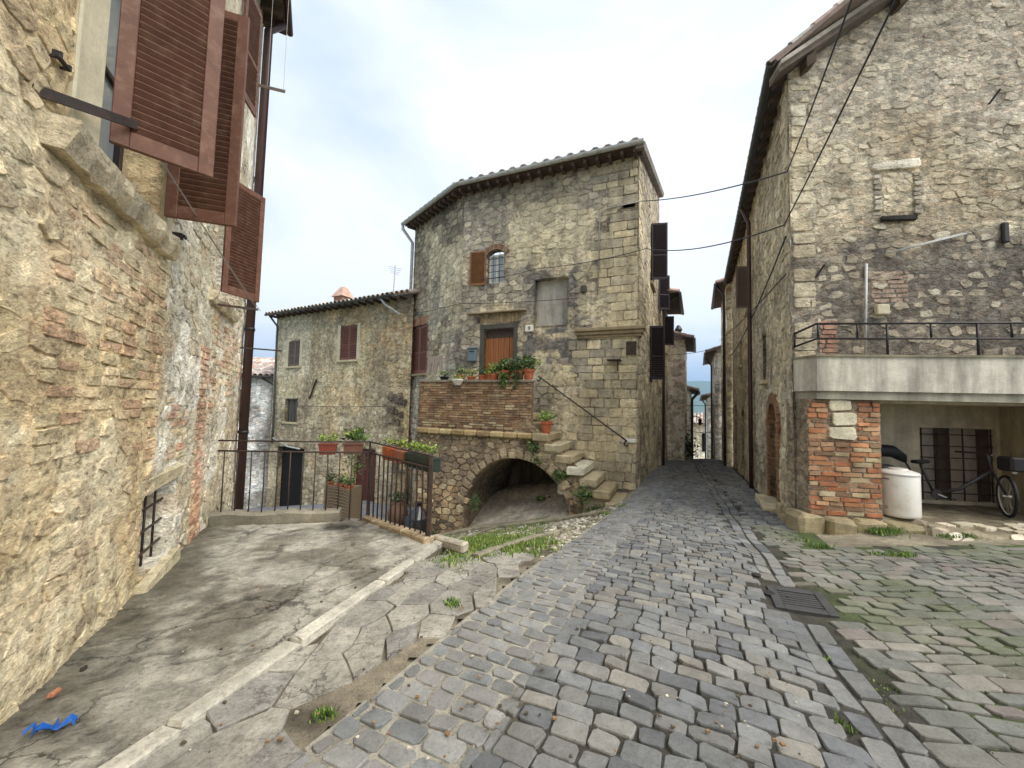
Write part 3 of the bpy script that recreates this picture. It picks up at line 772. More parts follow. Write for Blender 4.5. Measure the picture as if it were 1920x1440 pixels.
# ================================================================== shared builders
SLAT = {}
def shutter(parent, hinge, dvec, w, h, mat, nsl=None, th=0.04, face=None, name='shutter', stile=0.075, rail=0.09, mid=True, label=None):
    """louvred leaf: hinge = bottom point at the hinge, dvec = horizontal unit vector along the leaf, face = outward normal"""
    hinge = np.asarray(hinge, float); d = np.array([dvec[0], dvec[1], 0.0]); d /= np.linalg.norm(d)
    nrm = np.array([d[1], -d[0], 0.0]) if face is None else np.array([face[0], face[1], 0.0]); Z = np.array([0, 0, 1.0])
    if face is None and np.dot(nrm, EYE - hinge) > 0: nrm = -nrm
    b = MB()
    o = hinge - nrm * th / 2
    for (a0, a1, z0, z1) in ((0, stile, 0, h), (w - stile, w, 0, h)):
        b.add(*cham(o + d * a0 + Z * z0, d * (a1 - a0), nrm * th, Z * (z1 - z0), 0.005))
    rails = [(0, rail * 1.5), (h - rail, h)] + ([(h * 0.42, h * 0.42 + rail * 0.8)] if mid else [])
    for z0, z1 in rails:
        b.add(*cham(o + d * stile + nrm * 0.003 + Z * z0, d * (w - 2 * stile), nrm * (th - 0.006), Z * (z1 - z0), 0.004))
    leaf = b.build(name, mat, parent, label=label)
    spans = [(rail * 1.5, h * 0.42), (h * 0.42 + rail * 0.8, h - rail)] if mid else [(rail * 1.5, h - rail)]
    step = (h / nsl) if nsl else 0.058
    sl = w - 2 * stile
    key = (round(sl, 3), round(step, 3), mat.name)
    if key not in SLAT:
        V, F = cham([0, -step * 0.57, -0.005], [sl, 0, 0], [0, step * 1.14, 0], [0, 0, 0.010], 0.003); SLAT[key] = mk_mesh('slat', V, F, mat)
    ang = math.radians(57)
    for z0, z1 in spans:
        k = int((z1 - z0) / step)
        for i in range(k):
            zc = z0 + (i + 0.5) * (z1 - z0) / k
            s_ = bpy.data.objects.new('slat', SLAT[key]); COL.objects.link(s_); s_.parent = leaf
            yv = nrm * math.cos(ang) - Z * math.sin(ang); zv = np.cross(d, yv)
            p = hinge + d * stile + Z * zc
            M = Matrix.Identity(4)
            for a in range(3): M[a][0] = d[a]; M[a][1] = yv[a]; M[a][2] = zv[a]; M[a][3] = p[a]
            inv = INV.get(parent.name, Matrix.Identity(4))
            s_.matrix_parent_inverse = Matrix.Identity(4); s_.matrix_basis = M
    return leaf
def fix_child(leaf): pass
def pipe(name, pts, rad, mat, parent=None, n=8, **kw):
    V, F = tube_g(pts, rad, n); return obj(name, V, F, mat, parent, smooth=True, **kw)
def arc3(a, b, sag, k=14):
    a, b = np.asarray(a, float), np.asarray(b, float); t = np.linspace(0, 1, k)[:, None]
    P = a * (1 - t) + b * t; P[:, 2] -= (4 * sag * t * (1 - t))[:, 0]; return P
def filled(name, W, u0, u1, z0, z1, o, mat, parent, **kw):
    V = [W.P(u0, z0, o), W.P(u1, z0, o), W.P(u1, z1, o), W.P(u0, z1, o)]
    V += [W.P(u0, z0, o - .02), W.P(u1, z0, o - .02), W.P(u1, z1, o - .02), W.P(u0, z1, o - .02)]
    return obj(name, V, CUBE_F, mat, parent, **kw)
def window(parent, W, u0, u1, z0, z1, o, mat, bars=(1, 2), gl=None, fr=0.05):
    b = MB()
    for (a0, a1, c0, c1) in ((u0, u0 + fr, z0, z1), (u1 - fr, u1, z0, z1), (u0 + fr, u1 - fr, z0, z0 + fr), (u0 + fr, u1 - fr, z1 - fr, z1)):
        b.add(*W.box(a0, a1, c0, c1, o - 0.03, o + 0.03))
    for k in range(bars[0]):
        uc = u0 + (u1 - u0) * (k + 1) / (bars[0] + 1); b.add(*W.box(uc - fr * .4, uc + fr * .4, z0 + fr, z1 - fr, o - .025, o + .025))
    for k in range(bars[1]):
        zc = z0 + (z1 - z0) * (k + 1) / (bars[1] + 1); b.add(*W.box(u0 + fr, u1 - fr, zc - fr * .3, zc + fr * .3, o - .02, o + .02))
    w = b.build('window', mat, parent)
    filled('pane', W, u0 + fr * .5, u1 - fr * .5, z0 + fr * .5, z1 - fr * .5, o - 0.012, gl or M_GLASS, w)
    return w
def tile_mesh(rad=0.11, ln=0.42, n=5, up=True):
    V = []; F = []
    for k, (y, rr) in enumerate(((0, rad), (ln, rad * 0.8))):
        for rI in (rr, rr - 0.018):
            for j in range(n + 1):
                w = math.pi * j / n; V.append((rI * math.cos(w), y, rI * math.sin(w)))
    m_ = n + 1
    for j in range(n):
        F += [(j, j + 1, 2 * m_ + j + 1, 2 * m_ + j), (m_ + j + 1, m_ + j, 3 * m_ + j, 3 * m_ + j + 1), (j + 1, j, m_ + j, m_ + j + 1), (2 * m_ + j, 2 * m_ + j + 1, 3 * m_ + j + 1, 3 * m_ + j)]
    for j in (0, n): F.append((j, m_ + j, 3 * m_ + j, 2 * m_ + j) if j else (j, 2 * m_ + j, 3 * m_ + j, m_ + j))
    return np.array(V), F
TILEV, TILEF = tile_mesh()
TILEC = [C(150, 118, 98), C(168, 140, 118), C(136, 112, 98), C(158, 150, 136), C(124, 110, 100), C(176, 158, 138)]
def tiled_roof(parent, e0, e1, up, length, slope, sp=0.25, k=1.0, single=True, nmax=120, mat=None, palette=None, seed=0):
    """coppi tiles over the plane spanned by the eave e0->e1 and the direction up (horizontal), rising with slope"""
    rr = np.random.default_rng(seed)
    e0, e1 = np.asarray(e0, float), np.asarray(e1, float); a = e1 - e0; La = np.linalg.norm(a); a /= La
    u = np.array([up[0], up[1], slope]); u /= np.linalg.norm(u); nrm = np.cross(a, u); nrm *= np.sign(nrm[2])
    pan = MB()
    c0, c1 = e0, e1; d0, d1 = e0 + u * length, e1 + u * length
    pan.add(np.array([c0, c1, d1, d0, c0 - nrm * .08, c1 - nrm * .08, d1 - nrm * .08, d0 - nrm * .08]), [(0, 1, 2, 3), (7, 6, 5, 4), (0, 4, 5, 1), (1, 5, 6, 2), (2, 6, 7, 3), (3, 7, 4, 0)], C(116, 96, 84))
    roof = pan.build('roof', mat or M_TILE, parent)
    pcs = Pieces(); n_ = int(La / sp); rows = int(length / (0.34 * k))
    for i in range(n_):
        for j in range(rows):
            p = e0 + a * ((i + 0.5) * La / n_ + rr.uniform(-.012, .012)) + u * (j * 0.34 * k - 0.06) + nrm * (0.0 + rr.uniform(0, .01))
            M3 = np.stack([a, u, nrm], 0); V = (TILEV * k * np.array([sp / 0.25 / k * 0.98, 1, 1])) @ M3 + p
            F = TILEF if np.dot(np.cross(a, u), nrm) > 0 else [f[::-1] for f in TILEF]
            pcs.add(V, F, pick(palette or TILEC, rr, 0.18))
    pcs.emit('roof_tile', mat or M_TILE, roof, nmax if single else 0, 'roof_tiles_beyond', smooth=False)
    return roof
def gutter(parent, pts, mat, rad=0.07):
    """half-round gutter along pts"""
    pts = np.asarray(pts, float); V = []; F = []; n = 6; k = len(pts)
    for i in range(k):
        t = pts[min(i + 1, k - 1)] - pts[max(i - 1, 0)]; t /= np.linalg.norm(t); s_ = np.cross(t, [0, 0, 1.0]); s_ /= np.linalg.norm(s_)
        for rr in (rad, rad - 0.008):
            for j in range(n + 1):
                w = math.pi + math.pi * j / n; V.append(pts[i] + s_ * rr * math.cos(w) + np.array([0, 0, 1]) * rr * math.sin(w))
    m_ = 2 * (n + 1)
    for i in range(k - 1):
        for j in range(n):
            a = i * m_ + j; F += [(a, a + 1, a + m_ + 1, a + m_), (a + n + 2, a + n + 1, a + m_ + n + 1, a + m_ + n + 2)]
    for i in (0, k - 1):
        for j in range(n): F.append((i * m_ + j, i * m_ + n + 1 + j, i * m_ + n + 2 + j, i * m_ + j + 1))
    return obj('gutter', V, F, mat, parent, smooth=False)
def wire(name, pts, rad, label, mat=None, parent=None, group=None):
    V, F = tube_g(pts, rad, 5); return obj(name, V, F, mat or M_WIRE, parent, smooth=True, label=label, cat='cable' if parent is None else None, group=group)
def leaves(n, centre, spread, size, r, pal, up=0.5, flat=0.0, shape=(0.45, 1.0)):
    """loose leaves filling an ellipsoid"""
    V = []; F = []; Cc = []; k = 0
    for _ in range(n):
        p = r.normal(0, 0.45, 3); p = p / max(1, np.linalg.norm(p)); p = np.asarray(centre) + p * np.asarray(spread)
        d = r.normal(0, 1, 3); d[2] = abs(d[2]) * up + up * 0.4; d /= np.linalg.norm(d); s_ = np.cross(d, r.normal(0, 1, 3)); s_ /= np.linalg.norm(s_)
        l = size * r.uniform(0.6, 1.3); w = l * shape[0] * 0.5; nn = np.cross(s_, d)
        V += [p, p + d * l * .45 + s_ * w + nn * l * .06, p + d * l * shape[1] - nn * l * .12, p + d * l * .45 - s_ * w + nn * l * .06]
        F += [(k, k + 1, k + 2), (k, k + 2, k + 3)]; c = pick(pal, r, 0.3); Cc += [c, c]; k += 4
    return np.array(V), F, np.array(Cc)
GREENS = [C(74, 98, 46), C(92, 118, 52), C(58, 84, 42), C(110, 132, 66)]
GREENL = [C(138, 158, 70), C(120, 148, 62), C(96, 130, 56), C(156, 166, 84)]
GREEND = [C(52, 74, 38), C(44, 64, 34), C(70, 92, 44)]

# ================================================================== left house
r = np.random.default_rng(101)
LW = Wall(LWp, LWd)                     # u away from the viewer; o towards the terrace
if np.dot(LW.n, np.array([1, 0])) < 0: LW.n = -LW.n; LW.Nn = -LW.Nn
lh = thing('stone_house', LW.P(-2, -0.4), 'tall rubble stone house with brown louvred shutters along the terrace', 'house')
L_END = 2.12
LH = [(-4.06, -2.86, 3.13, 5.45), (-2.72, -1.80, -0.12, 0.66), (-0.58, 0.72, 3.13, 4.98), (-0.45, 0.6, 6.15, 8.0)]
def left_col(u, z):
    P = np.stack([u, z, 0 * u], 1)
    w = sstep(0.42, 0.60, fbm(P * 1.1, 4, 111)); c = lerpc(C(190, 170, 130), C(222, 208, 172), w)
    far = sstep(-2.65, -2.35, u + (fbm(P * 2, 3, 112) - .5) * .3)          # beyond the old corner: limewashed, greyer
    c = c * (1 - far[:, None]) + lerpc(C(184, 176, 152), C(216, 212, 196), sstep(.42, .58, fbm(P * 1.7, 4, 113))) * far[:, None]
    br = sstep(0.5, 0.62, fbm(P * 2.3, 4, 115))[:, None] * 0.5
    c = c * (1 - br) + C(168, 142, 108)[None, :] * br
    base = sstep(0.5, -0.3, z + (fbm(P * 2.5, 3, 114) - .5) * .9)[:, None] * .45
    return c * (1 - base) + C(132, 118, 84)[None, :] * base
lwall = wall_mesh('wall', LW, -5.4, L_END, -1.2, 6.4, M_LMORT, lh, left_col, res=0.045, amp=0.035, holes=LH[:3], seed=121, depth=0.42, smooth=True)
wall_mesh('upper_wall', LW, -5.4, L_END, 6.4, 9.8, M_LMORT, lh, left_col, res=0.12, amp=0.03, holes=[LH[3]] if False else [], seed=121, depth=0.3, smooth=True)
wall_mesh('near_wall', LW, -11, -5.4, -0.8, 9.8, M_LMORT, lh, left_col, res=0.25, amp=0.03, seed=121, smooth=True)
back = Wall(LW.P(L_END, 0)[:2], -LW.n)
body = MB(); p0 = LW.P(-11, 0)[:2]; p1 = LW.P(L_END, 0)[:2]
bk = [p1, p1 - LW.n * 8, p0 - LW.n * 8, p0]
body.add(np.array([[*q, -5.0] for q in bk] + [[*q, 9.8] for q in bk]), [(0, 1, 5, 4), (1, 2, 6, 5), (2, 3, 7, 6)], C(170, 158, 130)); body.build('end_wall', M_FAR, lh)
LST = [C(192, 166, 126), C(200, 178, 136), C(178, 150, 114), C(208, 188, 146), C(186, 166, 134), C(162, 136, 106)]
LSTF = [C(182, 172, 148), C(196, 188, 166), C(166, 152, 126), C(176, 156, 128), C(154, 144, 124)]
LBR = [C(196, 170, 132), C(190, 158, 122), C(204, 184, 146), C(186, 168, 130), C(184, 146, 114)]
LBRR = [C(180, 128, 96), C(172, 118, 88), C(188, 142, 108), C(200, 172, 138), C(168, 126, 98)]
BR_ZONE = lambda u, z: (-4.35 < u < -2.5 and 1.25 + 0.3 * math.sin(u * 5) < z < 2.95)
PIL = lambda u, z: (-1.16 < u < -0.62 and -0.4 < z < 2.3)
BR2 = lambda u, z: (-0.6 < u < 1.9 and 1.6 + .3 * math.sin(u * 6) < z < 2.9)
pcs = Pieces()
wall_pieces(pcs, LW, rubble(-5.3, -2.45, -0.6, 6.3, 0.21, 0.135, seed=131), lambda u, z, r: pick(LST, r, .16), r, h=(0.002, 0.016), joint=0.006, holes=LH, keepf=lambda u, z: not BR_ZONE(u, z) and r.random() < .55, jit=0.008, rough=0.5)
wall_pieces(pcs, LW, rubble(-2.45, 2.1, -0.9, 6.3, 0.25, 0.16, seed=132), lambda u, z, r: pick(LSTF, r, .14), r, h=(0.002, 0.016), joint=0.008, holes=LH, keepf=lambda u, z: not PIL(u, z) and not BR2(u, z) and r.random() < .55, jit=0.008, rough=0.5)
wall_pieces(pcs, LW, courses(-4.4, -2.5, 1.0, 3.0, 0.27, 0.092, .3, .15, seed=133), lambda u, z, r: pick(LBR, r, .12), r, h=(0.002, 0.014), joint=0.012, holes=LH, keepf=lambda u, z: BR_ZONE(u, z) and r.random() < .8, rect=True, jit=0.006, rough=0.4)
wall_pieces(pcs, LW, courses(-1.16, -0.62, -0.5, 2.4, 0.27, 0.085, .2, .1, seed=134), lambda u, z, r: pick(LBRR, r, .14), r, h=(0.008, 0.026), joint=0.014, holes=LH, keepf=PIL, rect=True, jit=0.006, rough=0.3)
wall_pieces(pcs, LW, courses(-0.6, 1.9, 1.2, 3.0, 0.28, 0.09, .3, .15, seed=135), lambda u, z, r: pick(LBR + LBRR[2:4], r, .14), r, h=(0.002, 0.014), joint=0.014, holes=LH, keepf=lambda u, z: BR2(u, z) and r.random() < .75, rect=True, jit=0.006, rough=0.4)
wall_pieces(pcs, LW, courses(-2.3, -1.5, 0.9, 1.6, 0.27, 0.09, .3, .15, seed=136), lambda u, z, r: pick(LBR + LBRR, r, .14), r, h=(0.0, 0.02), joint=0.02, holes=LH, rect=True, jit=0.006, keepf=lambda u, z: r.random() < .6)
pcs.emit('wall_stone', M_RUBL, lwall, 300, 'wall_stones_smaller')
# window one: plaster surround, sill, two leaves
M_CREAM = masonry('cream_plaster', color=tuple(C(206, 196, 168)), var=0.15, pit=0.15, streak=0.15, bump=0.3)
b = MB(); b.add(*LW.box(-4.36, -4.065, 3.1, 6.35, -0.02, 0.035, 0.015, 0.008)); b.build('window_surround', M_CREAM, lh, smooth=False)
b = MB(); b.add(*LW.box(-2.84, -2.70, 3.1, 6.35, -0.02, 0.06, 0.015, 0.008)); b.build('window_surround', M_CREAM, lh)
M_SILL = masonry('sill_stone', color=tuple(C(200, 184, 150)), var=0.35, pit=0.4, streak=0.1, bump=0.8, crag=0.35, gain=1.5, sat=0.85)
def rough_sill(parent, W, u0, u1, z, hgt, o1, n=9):
    us = np.linspace(u0, u1, n); V = []; F = []
    for u in us:
        j = r.uniform(-1, 1, 4) * 0.02
        for (zz, oo) in ((z + j[0] * .3, -0.05), (z + j[0] * .3, o1 + j[1]), (z - hgt * .45 + j[2], o1 + j[1] * 1.2 - 0.01), (z - hgt + j[3], o1 * .55 + j[2]), (z - hgt, -0.05)):
            V.append(W.P(u, zz, oo))
    for i in range(n - 1):
        for j in range(4): F.append((i * 5 + j, i * 5 + j + 1, (i + 1) * 5 + j + 1, (i + 1) * 5 + j))
    F += [(0, 1, 2, 3, 4), tuple((n - 1) * 5 + k for k in (4, 3, 2, 1, 0))]
    return obj('sill', V, F, M_SILL, parent)
rough_sill(lh, LW, -4.55, -2.62, 3.13, 0.17, 0.13, 22)
rough_sill(lh, LW, -0.9, 0.9, 3.12, 0.16, 0.10, 16)
window(lh, LW, -4.04, -2.88, 3.14, 5.45, -0.3, M_SHUTD, (1, 1), fr=0.07)
window(lh, LW, -0.56, 0.70, 3.14, 4.98, -0.3, M_SHUTD, (1, 1), fr=0.07)
def leaf_from(parent, h0, h1, z, w, h, **kw):
    d = np.array(h1) - np.array(h0); return shutter(parent, [*h0, z], d, w, h, **kw)
shutter(lh, [*LW.P(-4.02, 0, .06)[:2], 3.31], (0.375, 0.395), 0.56, 2.15, M_SHUT, mid=False, nsl=40, stile=0.095, rail=0.08, label='brown louvred leaf pushed open over the street')
shutter(lh, [*LW.P(-2.93, 0, .06)[:2], 3.27], (0.52, 0.184), 0.56, 2.15, M_SHUT, mid=False, nsl=40, stile=0.095, rail=0.08, label='brown louvred leaf seen from its inner side')
shutter(lh, [*LW.P(-0.50, 0, .06)[:2], 3.19], (0.143, 0.608), 0.64, 1.77, M_SHUT, mid=False, nsl=36, stile=0.085, rail=0.08, label='smaller brown louvred leaf of the farther window')
# second-storey shutters, seen almost edge on
for (u, zz, hh) in ((-0.1, 6.6, 1.9),):
    shutter(lh, [*LW.P(u, 0, .05)[:2], zz], LW.d + LW.n * .25, 0.6, hh, M_SHUT, nsl=24, mid=True)
# barred cellar window
filled('cellar_back', LW, -2.75, -1.78, -0.15, 0.7, -0.40, M_DARK, lh)
for k in range(3):
    z = 0.02 + 0.22 * k; pipe('window_bar', [LW.P(-2.75, z, -0.10), LW.P(-1.76, z, -0.10)], 0.013, M_IRON, lh, 6)
for k in range(3):
    u = -2.52 + 0.27 * k; pipe('window_bar', [LW.P(u, -0.14, -0.115), LW.P(u, 0.68, -0.115)], 0.012, M_IRON, lh, 6)
M_LINT = masonry('lintel_stone', color=tuple(C(206, 192, 158)), var=0.3, pit=0.3, streak=0.1, bump=0.8, crag=0.3, gain=1.1)
b = MB(); b.add(*LW.box(-2.84, -1.66, 0.66, 0.86, -0.1, 0.025, 0.03, 0.022)); b.build('lintel', M_LINT, lh)
b = MB(); b.add(*LW.box(-2.76, -1.68, -0.36, -0.13, -0.3, 0.08, 0.02, 0.02)); b.build('cellar_sill', M_LINT, lh)
# brackets, hooks and clothes-line arms
def arm(parent, a, b_, w=0.05, th=0.012, mat=M_IRON, name='clothes_line_arm'):
    a, b_ = np.asarray(a, float), np.asarray(b_, float); d = b_ - a; s_ = np.cross(d, [0, 0, 1.0]); s_ /= np.linalg.norm(s_); up = np.cross(s_, d); up /= np.linalg.norm(up)
    V, F = cham(a - s_ * th / 2 - up * w / 2, d, s_ * th, up * w, 0.003); return obj(name, V, F, mat, parent)
a0 = LW.P(-4.62, 3.20, -0.02); a1 = at_y(265, 238, 2.62)
arm(lh, a0, a1, 0.06)
for k in (0, 1):
    e = at_z(484 + 4 * k, 583, 2.95); V, F = tube_g(arc3(a1 + np.array([0, 0, -.02 * k]), e, 0.02), 0.005, 4); obj('clothes_line', V, F, M_WIREL, lh)
e = at_z(484, 583, 2.95); uu = float(np.dot(e[:2] - LW.p, LW.d)); arm(lh, LW.P(uu - .05, 2.97, 0), e + [0, 0, .02], 0.035); arm(lh, LW.P(1.75, 2.62, 0), LW.P(1.78, 2.62, 0.72), 0.03)
u_, z_ = LW.uz(92, 100); hk = MB(); hk.add(*LW.box(u_ - .01, u_ + .1, z_ - .011, z_ + .011, 0.025, 0.045, .004)); hk.add(*LW.box(u_ - .0, u_ + .012, z_ - .012, z_ + .035, 0.0, 0.05, .003)); hk.add(*LW.box(u_ + .088, u_ + .1, z_ - .012, z_ + .025, 0.0, 0.05, .003)); hk.build('shutter_hook', M_DARKM, lh)
u_, z_ = LW.uz(322, 440); hk = MB(); hk.add(*LW.box(u_ - .02, u_ + .03, z_ - .03, z_ + .03, 0.0, 0.09, .004)); hk.add(*LW.box(u_ - .015, u_ + .06, z_ - .01, z_ + .02, 0.09, 0.11, .004)); hk.build('shutter_hook', M_DARKM, lh)
# upper bracket with vertical lines
ub = LW.P(.6, 7.28, 0); ue = at_z(535, 172, 7.22); arm(lh, ub, ue, 0.06, mat=M_SHUTG)
for k in (0.55, 0.95):
    q = ub + (ue - ub) * k; V, F = tube_g([q, q + np.array([-.02, .02, 3.4])], 0.004, 4); obj('clothes_line', V, F, M_WIREL, lh)
# downpipe and eave
pipe('downpipe', [LW.P(1.93, -3.0, .12), LW.P(1.93, 9.5, .12), LW.P(1.93, 9.8, .4)], 0.082, M_PIPEB, lh, 10)
for z in (0.9, 3.0, 5.2): pipe('pipe_clamp', [LW.P(1.93, z, .12), LW.P(1.93, z + .06, .12)], 0.095, M_DARKM, lh, 10)
b = MB(); b.add(box_v(LW.P(-11, 9.8, -3), LW.D * (11 + L_END + .1), LW.Nn * 3.42, np.array([0, 0, .14])), CUBE_F, C(110, 96, 84)); b.build('roof', M_WOOD, lh)
for k in range(16): b = MB(); b.add(*LW.box(-3.2 + k * .34, -3.1 + k * .34, 9.68, 9.8, -.2, .38)); b.build('rafter', M_WOOD, lh)
gutter(lh, [LW.P(-11, 9.88, .48), LW.P(L_END + .1, 9.88, .48)], M_PIPEB, .07)
# ================================================================== corner house
r = np.random.default_rng(201)
A_ = np.array([4.03, 12.28]); F2 = Wall(A_, (-0.92, 0.39))
if F2.n[1] > 0: F2.n = -F2.n; F2.Nn = -F2.Nn
UB = 6.61; B_ = A_ + F2.d * UB; C_ = np.array([-4.82, 18.0])
F1 = Wall(B_, C_ - B_)
if F1.n[1] > 0: F1.n = -F1.n; F1.Nn = -F1.Nn
L1 = np.linalg.norm(C_ - B_)
FS = Wall(A_, SD)                       # the face along the street
if FS.n[0] < 0: FS.n = -FS.n; FS.Nn = -FS.Nn
ch = thing('corner_house', [*(A_ + F2.d * 3), -1.2], 'weathered stone corner house with outside stair and zinc gutter', 'house')
ZT = 9.98
def hole_px(W, tl, br): (u0, z1), (u1, z0) = W.uz(*tl), W.uz(*br); return (min(u0, u1), max(u0, u1), min(z0, z1), max(z0, z1))
H_win = (4.83, 5.50, 6.20, 7.50); H_door = (4.22, 5.72, 1.55, 4.60); H_niche = (2.36, 3.56, 4.45, 6.16); H_vent = (0.12, 0.52, 8.26, 8.50); H_arch = (1.72, 5.28, -3.2, -0.02)
HF2 = [H_win, H_door, H_niche, H_vent, H_arch]
def cent_col(u, z, sd=211):
    P = np.stack([u, z, 0 * u], 1)
    w = sstep(0.42, 0.58, fbm(P * 0.8, 5, sd)); c = lerpc(C(122, 111, 90), C(184, 171, 138), w)
    pl = sstep(.50, .58, fbm(P * 0.55, 4, sd + 3))[:, None]                 # patches where grey render survives
    c = c * (1 - pl * .75) + C(136, 129, 118)[None, :] * pl * .75
    up = sstep(8.6, 9.8, z + (fbm(P * 1.2, 3, sd + 4) - .5) * 1.6)[:, None] * .6       # darker band below the eaves, ragged lower edge
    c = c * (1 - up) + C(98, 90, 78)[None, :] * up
    return c
def f2_col(u, z):
    c = cent_col(u, z)
    P = np.stack([u, z, 0 * u], 1)
    g = (sstep(1.8, 2.1, u) * sstep(4.1, 3.8, u) * sstep(3.0, 3.4, z) * sstep(7.1, 6.8, z)) * sstep(.36, .46, fbm(P * 1.5, 4, 221))
    c = c * (1 - g[:, None]) + C(112, 107, 99)[None, :] * g[:, None]         # cement render round the niche
    pale = ((u > 3.2) & (u < 4.8) & (z > 6.6) & (z < 7.9)).astype(float) * .5 + ((u > 2.1) & (u < 3.6) & (z > 2.3) & (z < 4.2)).astype(float) * .75
    pale = pale * sstep(.38, .5, fbm(P * 2.1, 4, 222))
    return c * (1 - pale[:, None]) + C(206, 190, 146)[None, :] * pale[:, None]
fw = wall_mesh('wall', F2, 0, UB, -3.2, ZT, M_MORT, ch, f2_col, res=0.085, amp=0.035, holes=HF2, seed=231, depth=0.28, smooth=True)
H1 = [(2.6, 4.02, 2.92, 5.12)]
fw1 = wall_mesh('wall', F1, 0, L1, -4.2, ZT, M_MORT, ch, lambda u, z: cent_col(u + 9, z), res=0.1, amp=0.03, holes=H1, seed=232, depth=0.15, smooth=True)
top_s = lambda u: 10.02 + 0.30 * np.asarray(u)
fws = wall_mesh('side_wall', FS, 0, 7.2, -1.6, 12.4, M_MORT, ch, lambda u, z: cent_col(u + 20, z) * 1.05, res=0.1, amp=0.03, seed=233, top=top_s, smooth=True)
CST = [C(156, 144, 116), C(170, 158, 128), C(146, 134, 110), C(188, 174, 140), C(152, 142, 122), C(134, 124, 104)]
CASH = [C(176, 160, 124), C(164, 150, 118), C(154, 142, 114), C(186, 170, 132), C(146, 136, 114)]
ash = lambda u, z: u < 1.25 + 0.25 * math.sin(z * 2.1) + (0.75 if z < 4.0 else 0.0)
pcs = Pieces()
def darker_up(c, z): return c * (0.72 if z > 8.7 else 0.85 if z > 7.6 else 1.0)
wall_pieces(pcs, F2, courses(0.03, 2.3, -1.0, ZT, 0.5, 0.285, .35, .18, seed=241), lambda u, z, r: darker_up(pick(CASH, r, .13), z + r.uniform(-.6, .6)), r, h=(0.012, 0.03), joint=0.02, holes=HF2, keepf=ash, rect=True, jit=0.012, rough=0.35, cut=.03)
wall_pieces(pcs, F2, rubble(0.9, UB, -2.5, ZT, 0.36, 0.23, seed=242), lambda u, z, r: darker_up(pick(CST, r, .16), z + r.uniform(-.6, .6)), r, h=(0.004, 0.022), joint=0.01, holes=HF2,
            keepf=lambda u, z: not ash(u, z) and not (2.1 < u < 3.85 and 3.4 < z < 6.7) and r.random() < .72, jit=0.012, rough=0.5)
wall_pieces(pcs, F1, rubble(0, L1, -3.5, ZT, 0.36, 0.23, seed=243), lambda u, z, r: pick(CST, r, .16), r, h=(0.003, 0.02), joint=0.01, holes=H1, keepf=lambda u, z: .15 < u < L1 - .15 and r.random() < .7, jit=0.012, rough=0.5)
wall_pieces(pcs, FS, rubble(0.5, 7.1, -1.5, 12.0, 0.42, 0.27, seed=244), lambda u, z, r: pick(CST, r, .14) * 1.05, r, h=(0.003, 0.02), joint=0.012, top=top_s, jit=0.012, rough=0.5, n=8)
wall_pieces(pcs, FS, courses(0.03, .5, -1.2, 9.9, 0.45, 0.285, .3, .18, seed=245, bond=False), lambda u, z, r: pick(CASH, r, .12), r, h=(0.012, 0.028), joint=0.02, rect=True, jit=0.01)
pcs.emit('wall_stone', M_ASH, fw, 300, 'wall_stones_smaller')
# niche, vent, window, door
M_NICHE = masonry('niche_render', color=tuple(C(182, 176, 164)), var=0.2, pit=0.1, streak=0.35, bump=0.3)
filled('niche_back', F2, 2.30, 3.62, 4.4, 6.2, -0.26, M_NICHE, ch)
filled('vent_dark', F2, 0.1, 0.55, 8.2, 8.55, -0.25, M_DARK, ch)
window(ch, F2, 4.84, 5.49, 6.21, 7.34, -0.14, M_WHITE, (1, 0), gl=simple('curtained_glass', tuple(C(168, 176, 180)), rough=.15, spec=.6), fr=0.07)
for k in range(4): pipe('window_bar', [F2.P(4.80, 6.42 + .25 * k, -0.05), F2.P(5.53, 6.42 + .25 * k, -0.05)], 0.014, M_IRON, ch, 5)
for k in range(2): pipe('window_bar', [F2.P(5.02 + .26 * k, 6.2, -0.04), F2.P(5.02 + .26 * k, 7.45, -0.04)], 0.012, M_IRON, ch, 5)
# brick segmental arch over the window: each brick by itself, and the masonry that fills the corners
for k in range(13):
    t = math.pi * (0.20 + 0.60 * k / 12); cx, cz, R0 = 5.165, 7.02, 0.48
    a = np.array([math.cos(t), math.sin(t)]); q = np.array([-a[1], a[0]])
    V = []
    for oo in (-.1, .05):
        for (rr, ww) in ((R0, -.033), (R0, .033), (R0 + .2, .045), (R0 + .2, -.045)):
            p = np.array([cx, cz]) + a * rr + q * ww; V.append(F2.P(p[0], p[1], oo))
    obj('arch_brick', V, [(0, 1, 2, 3), (7, 6, 5, 4), (0, 4, 5, 1), (1, 5, 6, 2), (2, 6, 7, 3), (3, 7, 4, 0)], M_BRICK, ch, col=pick([C(140, 108, 84), C(128, 100, 80), C(150, 126, 100)], r, .12))
sp = MB()
for sgn in (0, 1):
    arc_ = [(5.165 + 0.48 * math.cos(t), 7.02 + 0.48 * math.sin(t)) for t in np.linspace(math.pi * .5, math.pi * (.76 if sgn else .24), 7)]
    ed = 5.505 if sgn else 4.825
    for (p, q) in zip(arc_[:-1], arc_[1:]):
        sp.add(np.array([F2.P(p[0], p[1], -.02), F2.P(q[0], q[1], -.02), F2.P(q[0], 7.52, -.02), F2.P(p[0], 7.52, -.02)]), [(0, 1, 2, 3)], C(140, 128, 104))
        sp.add(np.array([F2.P(p[0], p[1], -.02), F2.P(q[0], q[1], -.02), F2.P(q[0], q[1], -.25), F2.P(p[0], p[1], -.25)]), [(0, 1, 2, 3)], C(140, 128, 104))
sp.build('arch_infill', M_MORT, ch)
